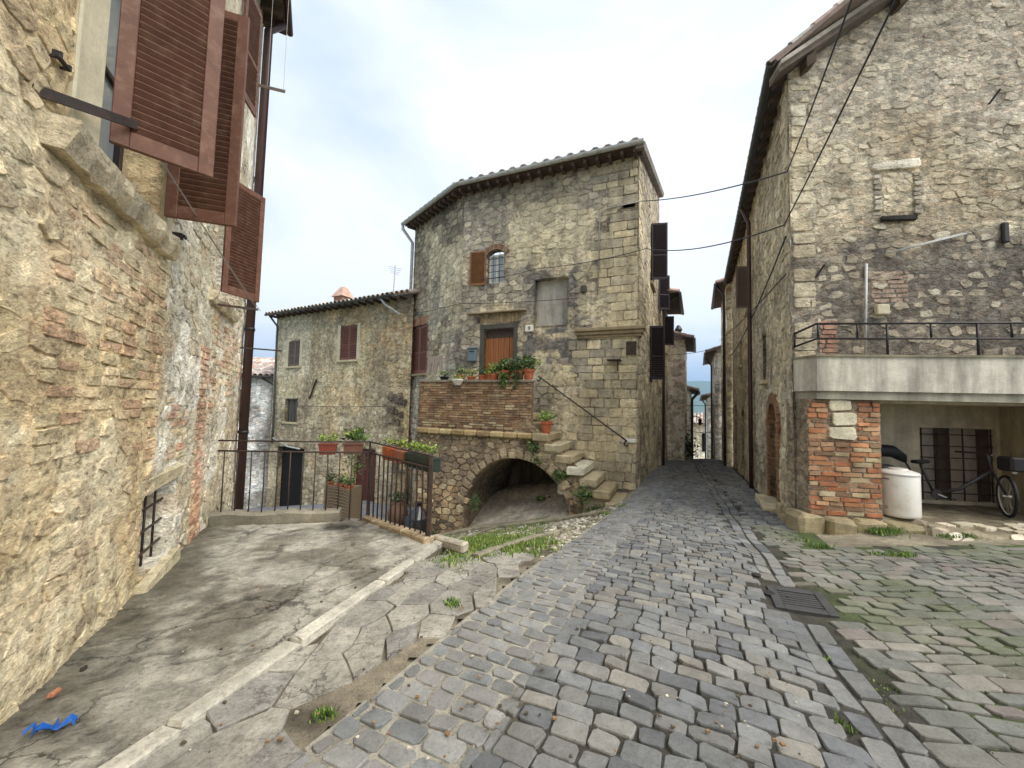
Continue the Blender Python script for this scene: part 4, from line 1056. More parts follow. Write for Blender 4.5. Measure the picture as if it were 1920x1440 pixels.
lf = shutter(ch, F2.P(5.56, 6.16, .05), F2.d + F2.n * .12, 0.66, 1.33, M_SHUTW, nsl=24, mid=False, stile=.06, rail=.06, label='sun-bleached brown shutter leaf folded against the wall')
M_FRAME = masonry('dark_stone_frame', color=tuple(C(92, 88, 80)), var=0.2, pit=0.2, streak=0.2, bump=0.4)
for (u0, u1, z0, z1) in ((4.20, 4.36, 1.5, 4.62), (5.58, 5.74, 1.5, 4.62)):
    b = MB(); b.add(*F2.box(u0, u1, z0, z1, -.1, .03, .012)); b.build('door_jamb', M_FRAME, ch)
b = MB(); b.add(*F2.box(4.2, 5.74, 4.45, 4.64, -.1, .035, .012)); b.build('door_lintel', M_FRAME, ch)
b = MB(); b.add(*F2.box(4.36, 5.58, 4.12, 4.45, -.24, -.16)); dr = b.build('door', M_WOOD, ch)
nP = 11
for k in range(nP):
    u0 = 4.36 + 1.22 * k / nP; b = MB(); b.add(*F2.box(u0 + .004, u0 + 1.22 / nP - .004, 1.55, 4.12, -.22, -.13 - .02 * (k % 2), .008)); b.build('plank', M_DOOR, dr)
# brick relieving course and the canopy board above the door
for k in range(24):
    u0 = 4.10 + 1.62 * k / 24; b = MB(); b.add(*F2.box(u0, u0 + .057, 4.68 + .01 * math.sin(k), 5.02, -.05, .03 + r.uniform(0, .015), .006)); o = b.build('soldier_brick', M_BRICK, ch)
    at = o.data.attributes.new('col', 'FLOAT_COLOR', 'FACE'); cc = np.ones((len(o.data.polygons), 4), np.float32); cc[:, :3] = pick([C(156, 134, 100), C(142, 124, 96), C(170, 148, 112)], r, .12); at.data.foreach_set('color', cc.ravel())
b = MB(); b.add(*F2.box(3.85, 6.25, 5.03, 5.09, -.03, .22, .01)); b.build('stone_ledge', masonry('ledge_stone', color=tuple(C(164, 148, 120)), var=.3, bump=.6), ch)
# moulded cornice on the corner
M_CORN = masonry('cornice_stone', color=tuple(C(160, 144, 114)), var=.25, pit=.35, streak=.25, bump=.5)
for (u0, u1, z0, z1, o1) in ((-.22, 2.05, 4.14, 4.26, .20), (-.18, 2.02, 4.02, 4.14, .14), (-.12, 2.0, 3.93, 4.02, .08)):
    b = MB(); b.add(*F2.box(u0, u1, z0, z1, -.02, o1, .02, .006)); b.build('cornice', M_CORN, ch)
    b = MB(); b.add(*FS.box(.0, .35, z0 + .001, z1 - .001, -.02, o1 - .002, .02, .006)); b.build('cornice', M_CORN, ch)
# house number
M_PLATE = simple('enamel_plate', tuple(C(226, 222, 206)), rough=.35, var=.03)
cu, cz = F2.uz(993, 616); pl = MB(); pl.add(*F2.box(cu - .16, cu + .16, cz - .12, cz + .12, .03, .055, .02)); pl = pl.build('number_plate', M_PLATE, ch)
def glyph9(W, cu, cz, s_, o):
    m_ = MB()
    # ring of the 9, drawn in wall coordinates (u runs to the left in view)
    for k in range(12):
        t0, t1 = 2 * math.pi * k / 12, 2 * math.pi * (k + 1) / 12
        q = []
        for (t, rr) in ((t0, .5), (t1, .5), (t1, .24), (t0, .24)): q.append((cu + s_ * rr * .8 * math.cos(t), cz + s_ * (.38 + rr * math.sin(t))))
        m_.add(np.array([W.P(a, b_, o) for a, b_ in q] + [W.P(a, b_, o - .006) for a, b_ in q]), CUBE_F)
    tail = [(-.4, .38), (-.38, 0.0), (-.2, -.42), (.1, -.62), (.34, -.56)]
    for (p, q) in zip(tail[:-1], tail[1:]):
        d = np.array(q) - np.array(p); nn = np.array([-d[1], d[0]]); nn = nn / np.linalg.norm(nn) * .11
        Q = [np.array(p) + nn, np.array(q) + nn, np.array(q) - nn, np.array(p) - nn]
        m_.add(np.array([W.P(cu + s_ * a, cz + s_ * b_, o) for a, b_ in Q] + [W.P(cu + s_ * a, cz + s_ * b_, o - .006) for a, b_ in Q]), CUBE_F)
    return m_
glyph9(F2, cu, cz, .085, .064).build('numeral', M_DARKM, pl)
# left shutters (closed pair) and sill, brick lintel
for (h0, dd) in ((2.62, 1), (3.99, -1)):
    filled('window', F1, 2.58, 4.04, 2.9, 5.14, -.1, M_DARK, ch) if dd == 1 else None  # flat near-black backing stands in for the unlit room behind the leaves
    shutter(ch, F1.P(h0, 2.95, -.02), F1.d * dd, 0.675, 2.14, M_SHUTR, nsl=34, face=F1.n, mid=True)
b = MB(); b.add(*F1.box(2.5, 4.12, 2.83, 2.92, -.05, .14, .012)); b.build('sill', M_CORN, ch)
for k in range(11):
    u0 = 2.58 + 1.45 * k / 11; b = MB(); b.add(*F1.box(u0, u0 + .12, 5.14, 5.5 + .04 * math.sin(k * 2), -.05, .03 + r.uniform(0, .02), .008)); o = b.build('soldier_brick', M_BRICK, ch)
    at = o.data.attributes.new('col', 'FLOAT_COLOR', 'FACE'); cc = np.ones((len(o.data.polygons), 4), np.float32); cc[:, :3] = pick([C(150, 104, 80), C(160, 122, 94)], r, .12); at.data.foreach_set('color', cc.ravel())
# street side shutters
for (u, z0, z1, w) in ((3.45, 6.85, 9.2, .62), (3.05, 2.75, 4.87, .55)):
    shutter(ch, FS.P(u, z0, .04), FS.n * .92 + FS.d * .25, w, z1 - z0, M_SHUTD, nsl=26, mid=True, stile=.06, rail=.07)
shutter(ch, FS.P(6.7, 6.4, .04), FS.n * .8 + FS.d * .5, .55, 1.7, M_SHUTD, nsl=20, mid=True, stile=.06, rail=.07)
for (u, z0, z1) in ((3.5, 6.8, 9.2), (3.1, 2.7, 4.87)): filled('window', FS, u, u + 1.0, z0, z1, .035, M_DARK, ch)
b = MB(); b.add(*FS.box(3.2, 4.6, 6.62, 6.74, -.02, .12, .01)); b.build('sill', M_CORN, ch)
# roof: eave boards, rafters, tiles, gutter
ov = 0.42
eA, eB, eC = F2.P(-.12, 10.12, ov), None, F1.P(L1 + .25, 10.12, ov)
bis = (F2.n + F1.n); bis /= np.linalg.norm(bis); k_ = ov / np.dot(bis, F2.n); eB = np.array([*(B_ + bis * k_), 10.12])
tiled_roof(ch, eA, eB, -F2.n, 7.0, .30, sp=0.42, k=1.6, nmax=40, seed=1, palette=[C(176, 168, 154), C(160, 150, 136), C(188, 178, 162), C(164, 142, 124)])
tiled_roof(ch, eB, eC, -F1.n, 7.0, .30, sp=0.36, k=1.5, nmax=40, seed=2, palette=[C(176, 168, 154), C(160, 150, 136), C(188, 178, 162), C(164, 142, 124)])
gutter(ch, [eA + F2.Nn * .1 - F2.D * .06, eB + np.array([*bis, 0]) * .11, eC + F1.Nn * .1 + F1.D * .05], M_GUT, .10)
n_ = 17
for k in range(n_):
    u = .05 + (UB - .1) * k / (n_ - 1); b = MB(); b.add(box_v(F2.P(u, 9.86, -.1), F2.D * .1, F2.Nn * (ov + .1) + np.array([0, 0, -.0]), [0, 0, .14]), CUBE_F); b.build('rafter', M_WOOD, ch)
for k in range(12):
    u = .2 + (L1 - .3) * k / 11; b = MB(); b.add(box_v(F1.P(u, 9.86, -.1), F1.D * .1, F1.Nn * (ov + .1), [0, 0, .14]), CUBE_F); b.build('rafter', M_WOOD, ch)
b = MB(); b.add(np.array([F2.P(-.1, 10.01, -.1), F2.P(UB, 10.01, -.1), eB + [0, 0, -.10], eA + [0, 0, -.10], F2.P(-.1, 10.05, -.1), F2.P(UB, 10.05, -.1), eB + [0, 0, -.06], eA + [0, 0, -.06]]), CUBE_F)
b.add(np.array([F1.P(0, 10.01, -.1), F1.P(L1, 10.01, -.1), eC + [0, 0, -.10], eB + [0, 0, -.10], F1.P(0, 10.05, -.1), F1.P(L1, 10.05, -.1), eC + [0, 0, -.06], eB + [0, 0, -.06]]), CUBE_F)
b.build('eave_boards', M_WOOD, ch)
b = MB()
b.add(np.array([FS.P(-.45, 9.93, -.05), FS.P(7.2, 12.2, -.05), FS.P(7.2, 12.2, .2), FS.P(-.45, 9.93, .2), FS.P(-.45, 10.12, -.05), FS.P(7.2, 12.36, -.05), FS.P(7.2, 12.36, .24), FS.P(-.45, 10.12, .24)]), CUBE_F, C(112, 102, 92)); b.build('verge', M_TILE, ch)
# closing the rest of the house body
q0, q1, q2, q3 = FS.P(7.2, 0)[:2], F1.P(L1, 0)[:2] + np.array([1.5, 6.0]), F1.P(L1, 0)[:2], None
b = MB(); pts = [q0, q1, q2]
for p, q in zip(pts[:-1], pts[1:]): b.add(np.array([[*p, -4], [*q, -4], [*q, 10.0], [*p, 10.0]]), [(0, 1, 2, 3)], C(150, 138, 114))
b.build('rear_wall', M_FAR, ch)
# zinc downpipe on the left edge
e = eC + F1.Nn * .1 + F1.D * .0
pipe('downpipe', [e, e + [0, 0, -.25], F1.P(L1 - .05, 9.2, .14), F1.P(L1 - .05, 4.0, .14)], .075, M_GUT, ch, 8)
pipe('downpipe', [F1.P(L1 - .05, 4.0, .14), F1.P(L1 - .05, -.2, .14), F1.P(L1 - .02, -.45, .25)], .07, M_GUTD, ch, 8)
# conduit, junction box and candle-bracket on the ashlar
cp = [F2.uz(1205, 378), F2.uz(1140, 392), F2.uz(1126, 400), F2.uz(1121, 555)]
pipe('conduit', [F2.P(u, z, .06) for u, z in cp], .022, M_WIREL, ch, 6)
u_, z_ = F2.uz(1095, 543); b = MB(); b.add(*F2.box(u_ - .1, u_ + .1, z_ - .12, z_ + .12, .0, .12, .02)); b.build('junction_box', M_FRAME, ch)
pipe('conduit', [F2.P(*F2.uz(1098, 548), .06), F2.P(*F2.uz(1106, 560), .06), F2.P(*F2.uz(1119, 558), .06)], .016, M_WIREL, ch, 5)
u_, z_ = F2.uz(1153, 676); b = MB(); b.add(*F2.box(u_ - .2, u_ + .22, z_ - .02, z_ + .02, .0, .3, .008)); b.add(*F2.box(u_ - .12, u_ - .08, z_ - .36, z_, .04, .08, .006)); b.build('iron_bracket', M_IRON, ch)
u_, z_ = F2.uz(1180, 655); filled('dark_socket', F2, u_ - .22, u_ + .1, z_ - .2, z_ + .25, .055, simple('broken_stone', tuple(C(70, 60, 50)), rough=.95, var=.4, bump=.5), ch)
# wall lantern and letter box by the door
u_, z_ = F2.uz(902, 600); b = MB(); b.add(*tube_g([F2.P(u_ - .12, z_ + .05, .02), F2.P(u_ - .1, z_ + .14, .12), F2.P(u_ - .0, z_ + .14, .22)], .014, 5)); lamp = b.build('wall_lantern', M_IRON, ch)
V, F = lathe_g([(.05, -.14), (.09, .06), (.1, .07), (.02, .14)], F2.P(u_, z_ - .04, .22), 6); obj('lamp_glass', V, F, M_IRON, lamp)
u_, z_ = F2.uz(889, 665); lb = thing('letter_box', F2.P(u_, z_ - .28, .05), 'small grey-blue metal letter box beside the plank door', 'letter box')
b = MB(); b.add(*F2.box(u_ - .16, u_ + .17, z_ - .27, z_ + .2, .06, .2, .012)); b.build('box', M_BLUEG, lb)
b = MB(); b.add(*F2.box(u_ - .19, u_ + .2, z_ + .2, z_ + .25, .05, .24, .012)); b.build('lid', M_BLUEG, lb)
b = MB(); b.add(*F2.box(u_ - .1, u_ + .1, z_ + .08, z_ + .11, .2, .206)); b.build('slot', M_DARKM, lb)
# ------------------------------------------------------------------ outside stair, landing, parapet and arch
OF = 1.62
ST = Wall(A_ + F2.n * OF, F2.d); ST.n = F2.n; ST.Nn = F2.Nn
stair = thing('stone_staircase', ST.P(3, -1.6), 'outside stone stair with brick parapet over a low dark arch', 'staircase')
AU0, AU1, AZ0, AZT = 1.85, 5.15, -2.6, -0.06
ac, arad = (AU0 + AU1) / 2, (AU1 - AU0) / 2 + .15
def arch_z(u):
    t = np.clip(1 - ((u - ac) / arad) ** 2, 0, 1); return -2.0 + (AZT + 2.0) * np.sqrt(t)
nst = 9; M_STEP = masonry('step_stone', var=.3, pit=.35, streak=.1, bump=.6)
STC = [C(180, 166, 134), C(160, 146, 116), C(184, 172, 142), C(150, 134, 106)]
s_u0, s_z0, du, dz = 0.28, -1.06, 0.37, 0.305
for k in range(nst):
    u0 = s_u0 + du * k; zt = s_z0 + dz * k; ov_ = r.uniform(0.0, .07); h = .25
    if k in (3,): ov_ = .12
    c = C(206, 200, 178) if k == 3 else pick(STC, r, .1)
    V, F = cham(ST.P(u0 - .06, zt - h, ov_ + .05 if k < 7 else -.25), ST.D * (du + .14), -ST.Nn * (OF - .02 + ov_ if k < 7 else OF - .4), [0, 0, h], .035, .012); obj('step', V, F, M_STEP, stair, col=c, smooth=False)
    b = MB(); b.add(*ST.box(u0, u0 + du, -3.2 if u0 < 1.3 else min(float(arch_z(np.array(u0 + .1))), zt - h - .3) + .2, zt - h + .01, -OF + .03, .0), C(150, 138, 112)); b.build('step_core', M_RUB, stair)
LZ = s_z0 + dz * (nst - 1)              # landing level
b = MB(); b.add(*ST.box(s_u0 + du * nst, 7.35, LZ - .25, LZ, -OF + .02, -.05), C(150, 138, 112)); b.build('landing', M_RUB, stair)
# arch wall below
um = np.linspace(1.35, 7.30, 96); zm = np.linspace(-3.6, 0.62, 60)
UU, ZZ = np.meshgrid(um, zm, indexing='ij'); 
def stair_top(u): return np.where(u < 3.2, s_z0 + dz * ((u - s_u0) / du) - .12, .62)
Vv = []; Ff = []; cc = []
P3 = np.stack([UU.ravel(), ZZ.ravel(), 0 * UU.ravel()], 1)
oo = (fbm(P3 * 2.2, 4, 251) - .5) * .1
Zc = np.minimum(ZZ, stair_top(UU)); az = arch_z(UU); insA = (UU > AU0 - .14) & (UU < AU1 + .14)
# squeeze the rows above the arch curve so that its edge is smooth
lo = np.where(insA, np.maximum(az, -3.6), -3.6)
Zc = np.where(insA, lo + (stair_top(UU) - lo) * (ZZ - zm[0]) / (zm[-1] - zm[0]), Zc)
V = ST.Pv(UU.ravel(), Zc.ravel(), oo); ny = len(zm)
keep_open = []
for i in range(len(um) - 1):
    for j in range(ny - 1):
        if insA[i, j] != insA[i + 1, j]: continue
        Ff.append((i * ny + j, i * ny + j + 1, (i + 1) * ny + j + 1, (i + 1) * ny + j))
colA = lerpc(C(116, 100, 78), C(150, 130, 98), sstep(.4, .6, fbm(P3 * 1.3, 4, 252)))
V = V.tolist(); colA = colA.tolist()
ii = [i for i in range(len(um)) if insA[i, 0]]
sof = []
for i in ii:
    sof.append((i * ny, len(V))); V.append(list(ST.P(um[i], Zc[i, 0], -OF - 1.9))); colA.append(list(C(112, 102, 86)))
for (a, b_) in zip(sof[:-1], sof[1:]): Ff.append((a[0], b_[0], b_[1], a[1]))
for e_, nb in ((ii[0], ii[0] - 1), (ii[-1], ii[-1] + 1)):       # straight jambs beside the arch
    k0 = len(V); V += [list(ST.P(um[e_], -3.6, 0)), list(ST.P(um[e_], Zc[e_, 0], 0)), list(ST.P(um[e_], Zc[e_, 0], -OF - 1.9)), list(ST.P(um[e_], -3.6, -OF - 1.9))]; colA += [list(C(120, 104, 82))] * 4
    Ff.append((k0, k0 + 1, k0 + 2, k0 + 3))
    # strip between the column of the wall and the jamb
    k0 = len(V); V += [list(ST.P(um[nb], -3.6, 0)), list(ST.P(um[e_], -3.6, 0)), list(ST.P(um[e_], stair_top(um[e_]), 0)), list(ST.P(um[nb], stair_top(um[nb]), 0))]; colA += [list(C(120, 104, 82))] * 4
    Ff.append((k0, k0 + 1, k0 + 2, k0 + 3))
aw = obj('arch_wall', V, Ff, M_MORT, stair, col=np.array(colA))
bw = MB(); bw.add(*ST.box(7.26, 7.30, -3.6, .62, -OF - 1.6, 0), C(130, 112, 86)); bw.build('arch_wall_end', M_MORT, stair)
bw = MB(); bw.add(*ST.box(1.5, 5.6, -3.4, .1, -OF - 1.95, -OF - 1.9), C(120, 110, 94)); bw.build('arch_back', M_PLAST, stair)  # back wall coloured darker to stand in for the shade inside the arch
# sloping earth and plaster floor inside the arch
gu, go = np.meshgrid(np.linspace(1.62, 5.38, 40), np.linspace(.25, -OF - 1.88, 24), indexing='ij'); gw = np.clip((.25 - go) / (OF + .2), 0, 1.25)
lz = gz(*(ST.p[:, None] + ST.d[:, None] * gu.ravel() + ST.n[:, None] * .3)).reshape(gu.shape) - .12
gzz = lz + .62 * gw ** 1.3 + (fbm(np.stack([gu.ravel() * 3, go.ravel() * 3, 0 * gu.ravel()], 1), 5, 281, .65).reshape(gu.shape) - .5) * .3
obj('arch_floor', ST.Pv(gu.ravel(), gzz.ravel(), go.ravel()), [(i * 24 + j, (i + 1) * 24 + j, (i + 1) * 24 + j + 1, i * 24 + j + 1) for i in range(39) for j in range(23)], masonry('dusty_earth', var=.4, pit=.4, streak=0, bump=.9, bdist=.03, crag=.4, gain=1.4, sat=.8), stair, col=C(168, 156, 136), smooth=True)
pcs = Pieces()
instair = lambda u, z: z < float(stair_top(np.array(u))) - .1 and not (AU0 - .25 < u < AU1 + .25 and z < float(arch_z(np.array(u))) + .16)
wall_pieces(pcs, ST, rubble(1.4, 7.25, -3.4, .55, .30, .19, seed=261), lambda u, z, r: pick([C(150, 122, 84), C(166, 138, 98), C(134, 108, 76), C(176, 154, 112)] if z < -1.2 else [C(132, 112, 84), C(118, 102, 80), C(146, 128, 98)], r, .15), r, h=(.0, .045), joint=.012, keepf=instair, jit=.01, rough=.5)
# voussoirs round the arch
for k in range(22):
    t0 = math.pi * (k + .06) / 22; t1 = math.pi * (k + .94) / 22
    pt = lambda t, rr: (ac + (arad + rr) * math.cos(t), -2.0 + (AZT + 2.0 + rr) * math.sin(t))
    if pt(t0, 0)[1] < -2.3: continue
    Q = np.array([pt(t0, .0), pt(t0, .3 + .08 * math.sin(k * 3)), pt(t1, .3 + .08 * math.sin(k * 3)), pt(t1, .0)])
    if Q[:, 0].min() < 1.5: continue
    V, F = puff(soften(Q, .008, r, n=8, ch=1), .06, r, back=.2, in2=.8); P3_ = ST.Pv(V[:, 0], V[:, 1], V[:, 2])
    pcs.add(P3_, F if np.dot(np.cross(ST.D, ST.Z), ST.Nn) > 0 else [f[::-1] for f in F], pick([C(138, 120, 92), C(122, 106, 84), C(156, 138, 106)], r, .12))
pcs.emit('arch_stone', M_RUB, aw, 300, 'arch_stones_smaller')
# parapet: bricks over a stone string course
PU0, PU1, PZ0, PZ1 = 3.02, 7.28, 0.62, 2.36
b = MB(); b.add(*ST.box(PU0 + .02, PU1 - .02, PZ0, PZ1, -.24, -.012), C(128, 104, 84)); b.add(*ST.box(PU1 - .26, PU1 - .02, PZ0, PZ1, -OF - 1.2, -.24), C(128, 104, 84)); par = b.build('parapet', M_MORT, stair)
pcs = Pieces()
PB = [C(144, 112, 80), C(134, 102, 74), C(156, 124, 90), C(128, 102, 78), C(166, 138, 104), C(140, 116, 88)]
wall_pieces(pcs, ST, courses(PU0, PU1, PZ0 + .2, PZ1 - .02, .32, .083, .3, .1, seed=271), lambda u, z, r: (pick([C(176, 156, 120), C(186, 168, 132)], r, .1) if (z < .95 and r.random() < .5) or r.random() < .04 else pick(PB, r, .16)), r, h=(-.002, .02), joint=.016, rect=True, jit=.005, rough=.4, cut=.008)
pcs.emit('brick', M_BRICK, par, 300, 'bricks_smaller')
for k in range(9):                       # string course
    u0 = PU0 - .06 + (PU1 - PU0 + .06) * k / 9; V, F = cham(ST.P(u0, PZ0 - .06, -.1), ST.D * ((PU1 - PU0 + .06) / 9 - .012), ST.Nn * .24, [0, 0, .2], .05, .01); obj('string_stone', V, F, M_STEP, stair, col=pick([C(176, 154, 112), C(160, 138, 100), C(188, 168, 124)], r, .1))
b = MB(); b.add(*ST.box(PU0 - .02, PU1, PZ1 - .02, PZ1 + .06, -.3, .05, .015, .006)); b.build('coping', masonry('coping_stone', color=tuple(C(138, 130, 114)), var=.3, bump=.5), stair)
# handrail on the facade
hr = thing('handrail', F2.P(.25, .5, .1), 'thin black iron handrail climbing the corner house wall above the steps', 'handrail')
a, b_ = np.array(F2.uz(1176, 826)), np.array(F2.uz(1012, 706))
P = [F2.P(*(a * (1 - t) + b_ * t), .14) for t in np.linspace(0, 1, 8)]
curl = lambda c, sgn: [F2.P(c[0] + sgn * .1 * math.cos(t) * (1 - t / 12), c[1] - .1 + .1 * math.sin(t) * (1 - t / 12), .14) for t in np.linspace(math.pi / 2, 5.6, 9)]
pipe('rail', curl(a, -1)[::-1] + P + curl(b_, 1), .022, M_DARKM, hr, 6)
for t in (.05, .4, .8): q = a * (1 - t) + b_ * t; pipe('bracket', [F2.P(*q, .14), F2.P(q[0], q[1] - .05, .0)], .014, M_DARKM, hr, 5)
u_, z_ = F2.uz(1178, 826); b = MB(); b.add(*F2.box(u_ - .25, u_ + .2, z_ - .07, z_ + .06, .03, .09, .03, .02)); b.build('anchor_plaster', M_WHITE, hr)
# ================================================================== house behind the railing
r = np.random.default_rng(301)
BH = Wall((-5.0, 17.75), (-0.878, 0.478))
if BH.n[1] > 0: BH.n = -BH.n; BH.Nn = -BH.Nn
bh = thing('plastered_house', BH.P(5, -3.4), 'ochre-stained old house with two shuttered windows down the lane', 'house')
BL = 10.4; BZ = 6.5
HB = [(3.30, 4.58, 3.72, 5.50), (7.98, 9.05, 3.52, 4.98), (7.95, 9.08, 0.36, 1.66), (1.66, 3.1, -3.3, -0.68), (7.1, 9.5, -4.9, -1.05)]
def bh_col(u, z):
    P = np.stack([u, z, 0 * u], 1); w = sstep(.4, .6, fbm(P * .7, 5, 311)); c = lerpc(C(150, 134, 102), C(190, 174, 132), w)
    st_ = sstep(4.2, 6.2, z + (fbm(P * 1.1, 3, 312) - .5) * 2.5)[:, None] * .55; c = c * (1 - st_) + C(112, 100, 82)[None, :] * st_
    och = (sstep(.52, .6, fbm(P * .6, 4, 313)) * (u < 7))[:, None] * .55; c = c * (1 - och) + C(182, 150, 92)[None, :] * och
    lf = (sstep(7.0, 7.1, u))[:, None] * .6 * sstep(2.5, 3.2, z)[:, None]; return c * (1 - lf) + C(196, 186, 156)[None, :] * lf
bw = wall_mesh('wall', BH, -0.4, BL, -5.5, BZ, M_MORT, bh, bh_col, res=0.11, amp=0.03, holes=HB, seed=321, depth=0.25, smooth=True)
pcs = Pieces()
wall_pieces(pcs, BH, rubble(-.2, BL, -4.5, 6.3, .34, .22, seed=331), lambda u, z, r: pick([C(168, 154, 124), C(182, 168, 134), C(150, 138, 112), C(196, 186, 158)], r, .15), r, h=(.002, .018), joint=.014, holes=HB, keepf=lambda u, z: (z < 2.2 + .6 * math.sin(u * 1.7) or u > 8.2 or u < 1.0 or r.random() < .12) and .1 < u < BL - .15 and r.random() < .7, jit=.012, rough=.5)
pcs.emit('wall_stone', M_RUB, bw, 220, 'wall_stones_smaller')
for (u0, u1, z0, z1, m_) in ((3.30, 4.58, 3.72, 5.50, M_SHUTR), (7.98, 9.05, 3.52, 4.98, M_SHUTG)):
    w = (u1 - u0) / 2 - .01; filled('window', BH, u0 - .02, u1 + .02, z0 - .02, z1 + .02, -.16, M_DARK, bh)  # near-black panel painted as the unlit room behind the closed shutters
    shutter(bh, BH.P(u0 + .005, z0 + .02, -.05), BH.d, w, z1 - z0 - .04, m_, nsl=22, face=BH.n, mid=True, stile=.06, rail=.07)
    shutter(bh, BH.P(u1 - .005, z0 + .02, -.05), -BH.d, w, z1 - z0 - .04, m_, nsl=22, face=BH.n, mid=True, stile=.06, rail=.07)
    b = MB(); b.add(*BH.box(u0 - .15, u1 + .15, z0 - .1, z0, -.05, .12, .01)); b.build('sill', M_LINT, bh)
    b = MB(); b.add(*BH.box(u0 - .22, u0, z0, z1 + .1, -.03, .035, .01)); b.add(*BH.box(u1, u1 + .22, z0, z1 + .1, -.03, .035, .01)); b.build('window_surround', M_CREAM, bh)
window(bh, BH, 7.97, 9.06, .38, 1.66, -.15, M_SHUTG, (1, 0), gl=simple('grimy_glass', tuple(C(96, 92, 90)), rough=.3))
for k in range(3): pipe('window_bar', [BH.P(8.2 + .3 * k, .38, -.05), BH.P(8.2 + .3 * k, 1.66, -.05)], .016, M_IRON, bh, 5)
b = MB(); b.add(*BH.box(7.85, 9.2, .26, .36, -.05, .1, .01)); b.build('sill', M_LINT, bh)
b = MB(); b.add(*BH.box(1.68, 3.08, -3.25, -.7, -.2, -.14)); d_ = b.build('door', M_RDOOR, bh, label='dark red wooden door at the foot of the lane')
for k in range(2):
    for j in range(3): b = MB(); b.add(*BH.box(1.78 + .66 * k, 2.3 + .66 * k, -3.0 + .75 * j, -2.4 + .75 * j, -.14, -.12, .02)); b.build('door_panel', M_RDOOR, d_)
b = MB(); b.add(*BH.box(1.5, 3.3, -3.5, -3.28, -.2, .35, .02)); b.build('doorstep', M_LINT, bh)
filled('dark_doorway', BH, 7.05, 9.55, -5, -1.0, -.24, M_DARK, bh)
# roof
e0, e1 = BH.P(-.6, 6.62, .45), BH.P(BL + .35, 6.62, .45)
tiled_roof(bh, e0, e1, -BH.n, 5.0, .28, sp=.30, k=1.2, nmax=150, seed=3, palette=[C(150, 140, 120), C(134, 124, 106), C(164, 150, 128), C(120, 112, 96), C(150, 124, 104)])
gutter(bh, [BH.P(0.4, 6.58, .56), BH.P(BL + .2, 6.58, .56)], M_GUTD, .09)
for k in range(20): b = MB(); b.add(box_v(BH.P(.1 + k * .53, 6.42, -.05), BH.D * .1, BH.Nn * .5, [0, 0, .12]), CUBE_F); b.build('rafter', M_WOOD, bh)
pipe('downpipe', [BH.P(BL - .1, 6.5, .5), BH.P(BL - .35, 5.9, .15), BH.P(BL - .45, .2, .12), BH.P(BL - .45, -.9, .12)], .06, M_GUTD, bh, 7)
pipe('downpipe', [BH.P(BL - .45, -.6, .12), BH.P(8.4, -1.0, .14), BH.P(7.3, -1.05, .14)], .045, M_GUT, bh, 6)
pipe('downpipe', [BH.P(1.2, 6.5, .5), BH.P(1.0, 6.2, .4), BH.P(.25, 5.7, .15)], .06, M_GUT, bh, 7)
b = MB(); b.add(*BH.box(BL - .02, BL, -5.5, BZ, -6, 0), C(176, 168, 146)); b.build('side_wall', M_FAR, bh)
u_, z_ = BH.uz(605, 570); chm = MB(); chm.add(*BH.box(u_ - .35, u_ + .35, 6.6, 7.55, -1.6, -.9, .02), C(150, 112, 90)); cm = chm.build('chimney', M_BRICK, bh)
at = cm.data.attributes.get('col')
b = MB(); p = [BH.P(u_ - .45, 7.55, -1.7), BH.P(u_ + .45, 7.55, -1.7), BH.P(u_ + .2, 8.15, -1.35), BH.P(u_ - .2, 8.15, -1.35), BH.P(u_ - .45, 7.55, -.8), BH.P(u_ + .45, 7.55, -.8), BH.P(u_ + .2, 8.15, -1.15), BH.P(u_ - .2, 8.15, -1.15)]; b.add(np.array(p), CUBE_F, C(164, 124, 98)); b.build('chimney_cowl', M_TILE, cm)
a, b_ = BH.uz(595, 712), BH.uz(582, 748); b = MB(); pa, pb = BH.P(*a, .06), BH.P(*b_, .06); V, F = tube_g([pa, pb], .05, 4); obj('wall_tie', V, F, M_IRON, bh)
an = thing('tv_antenna', BH.P(.9, 6.7, -1.5), 'thin rooftop antenna against the sky beside the corner house', 'antenna')
q = at_y(737, 548, 18.9); t_ = at_y(741, 497, 18.9); pipe('mast', [q - [0, 0, .8], t_], .02, M_GUT, an, 5)
for k in range(4): h_ = t_ - [0, 0, .12 + .1 * k]; pipe('element', [h_ + np.array([-.35 + .05 * k, 0, .05]), h_ + np.array([.35 - .05 * k, 0, -.08])], .01, M_GUT, an, 4)
# the ruined dark corner between the two houses
for k in range(26):
    cx, cz = r.uniform(-.3, .55), r.uniform(-1.6, 1.9); V, F = cham(BH.P(cx, cz, -.05), BH.D * r.uniform(.15, .4), BH.Nn * r.uniform(.1, .3), [0, 0, r.uniform(.12, .3)], .03, .03); obj('broken_stone', V, F, M_RUB, bh, col=pick([C(96, 86, 72), C(84, 76, 66), C(112, 100, 82)], r, .2))

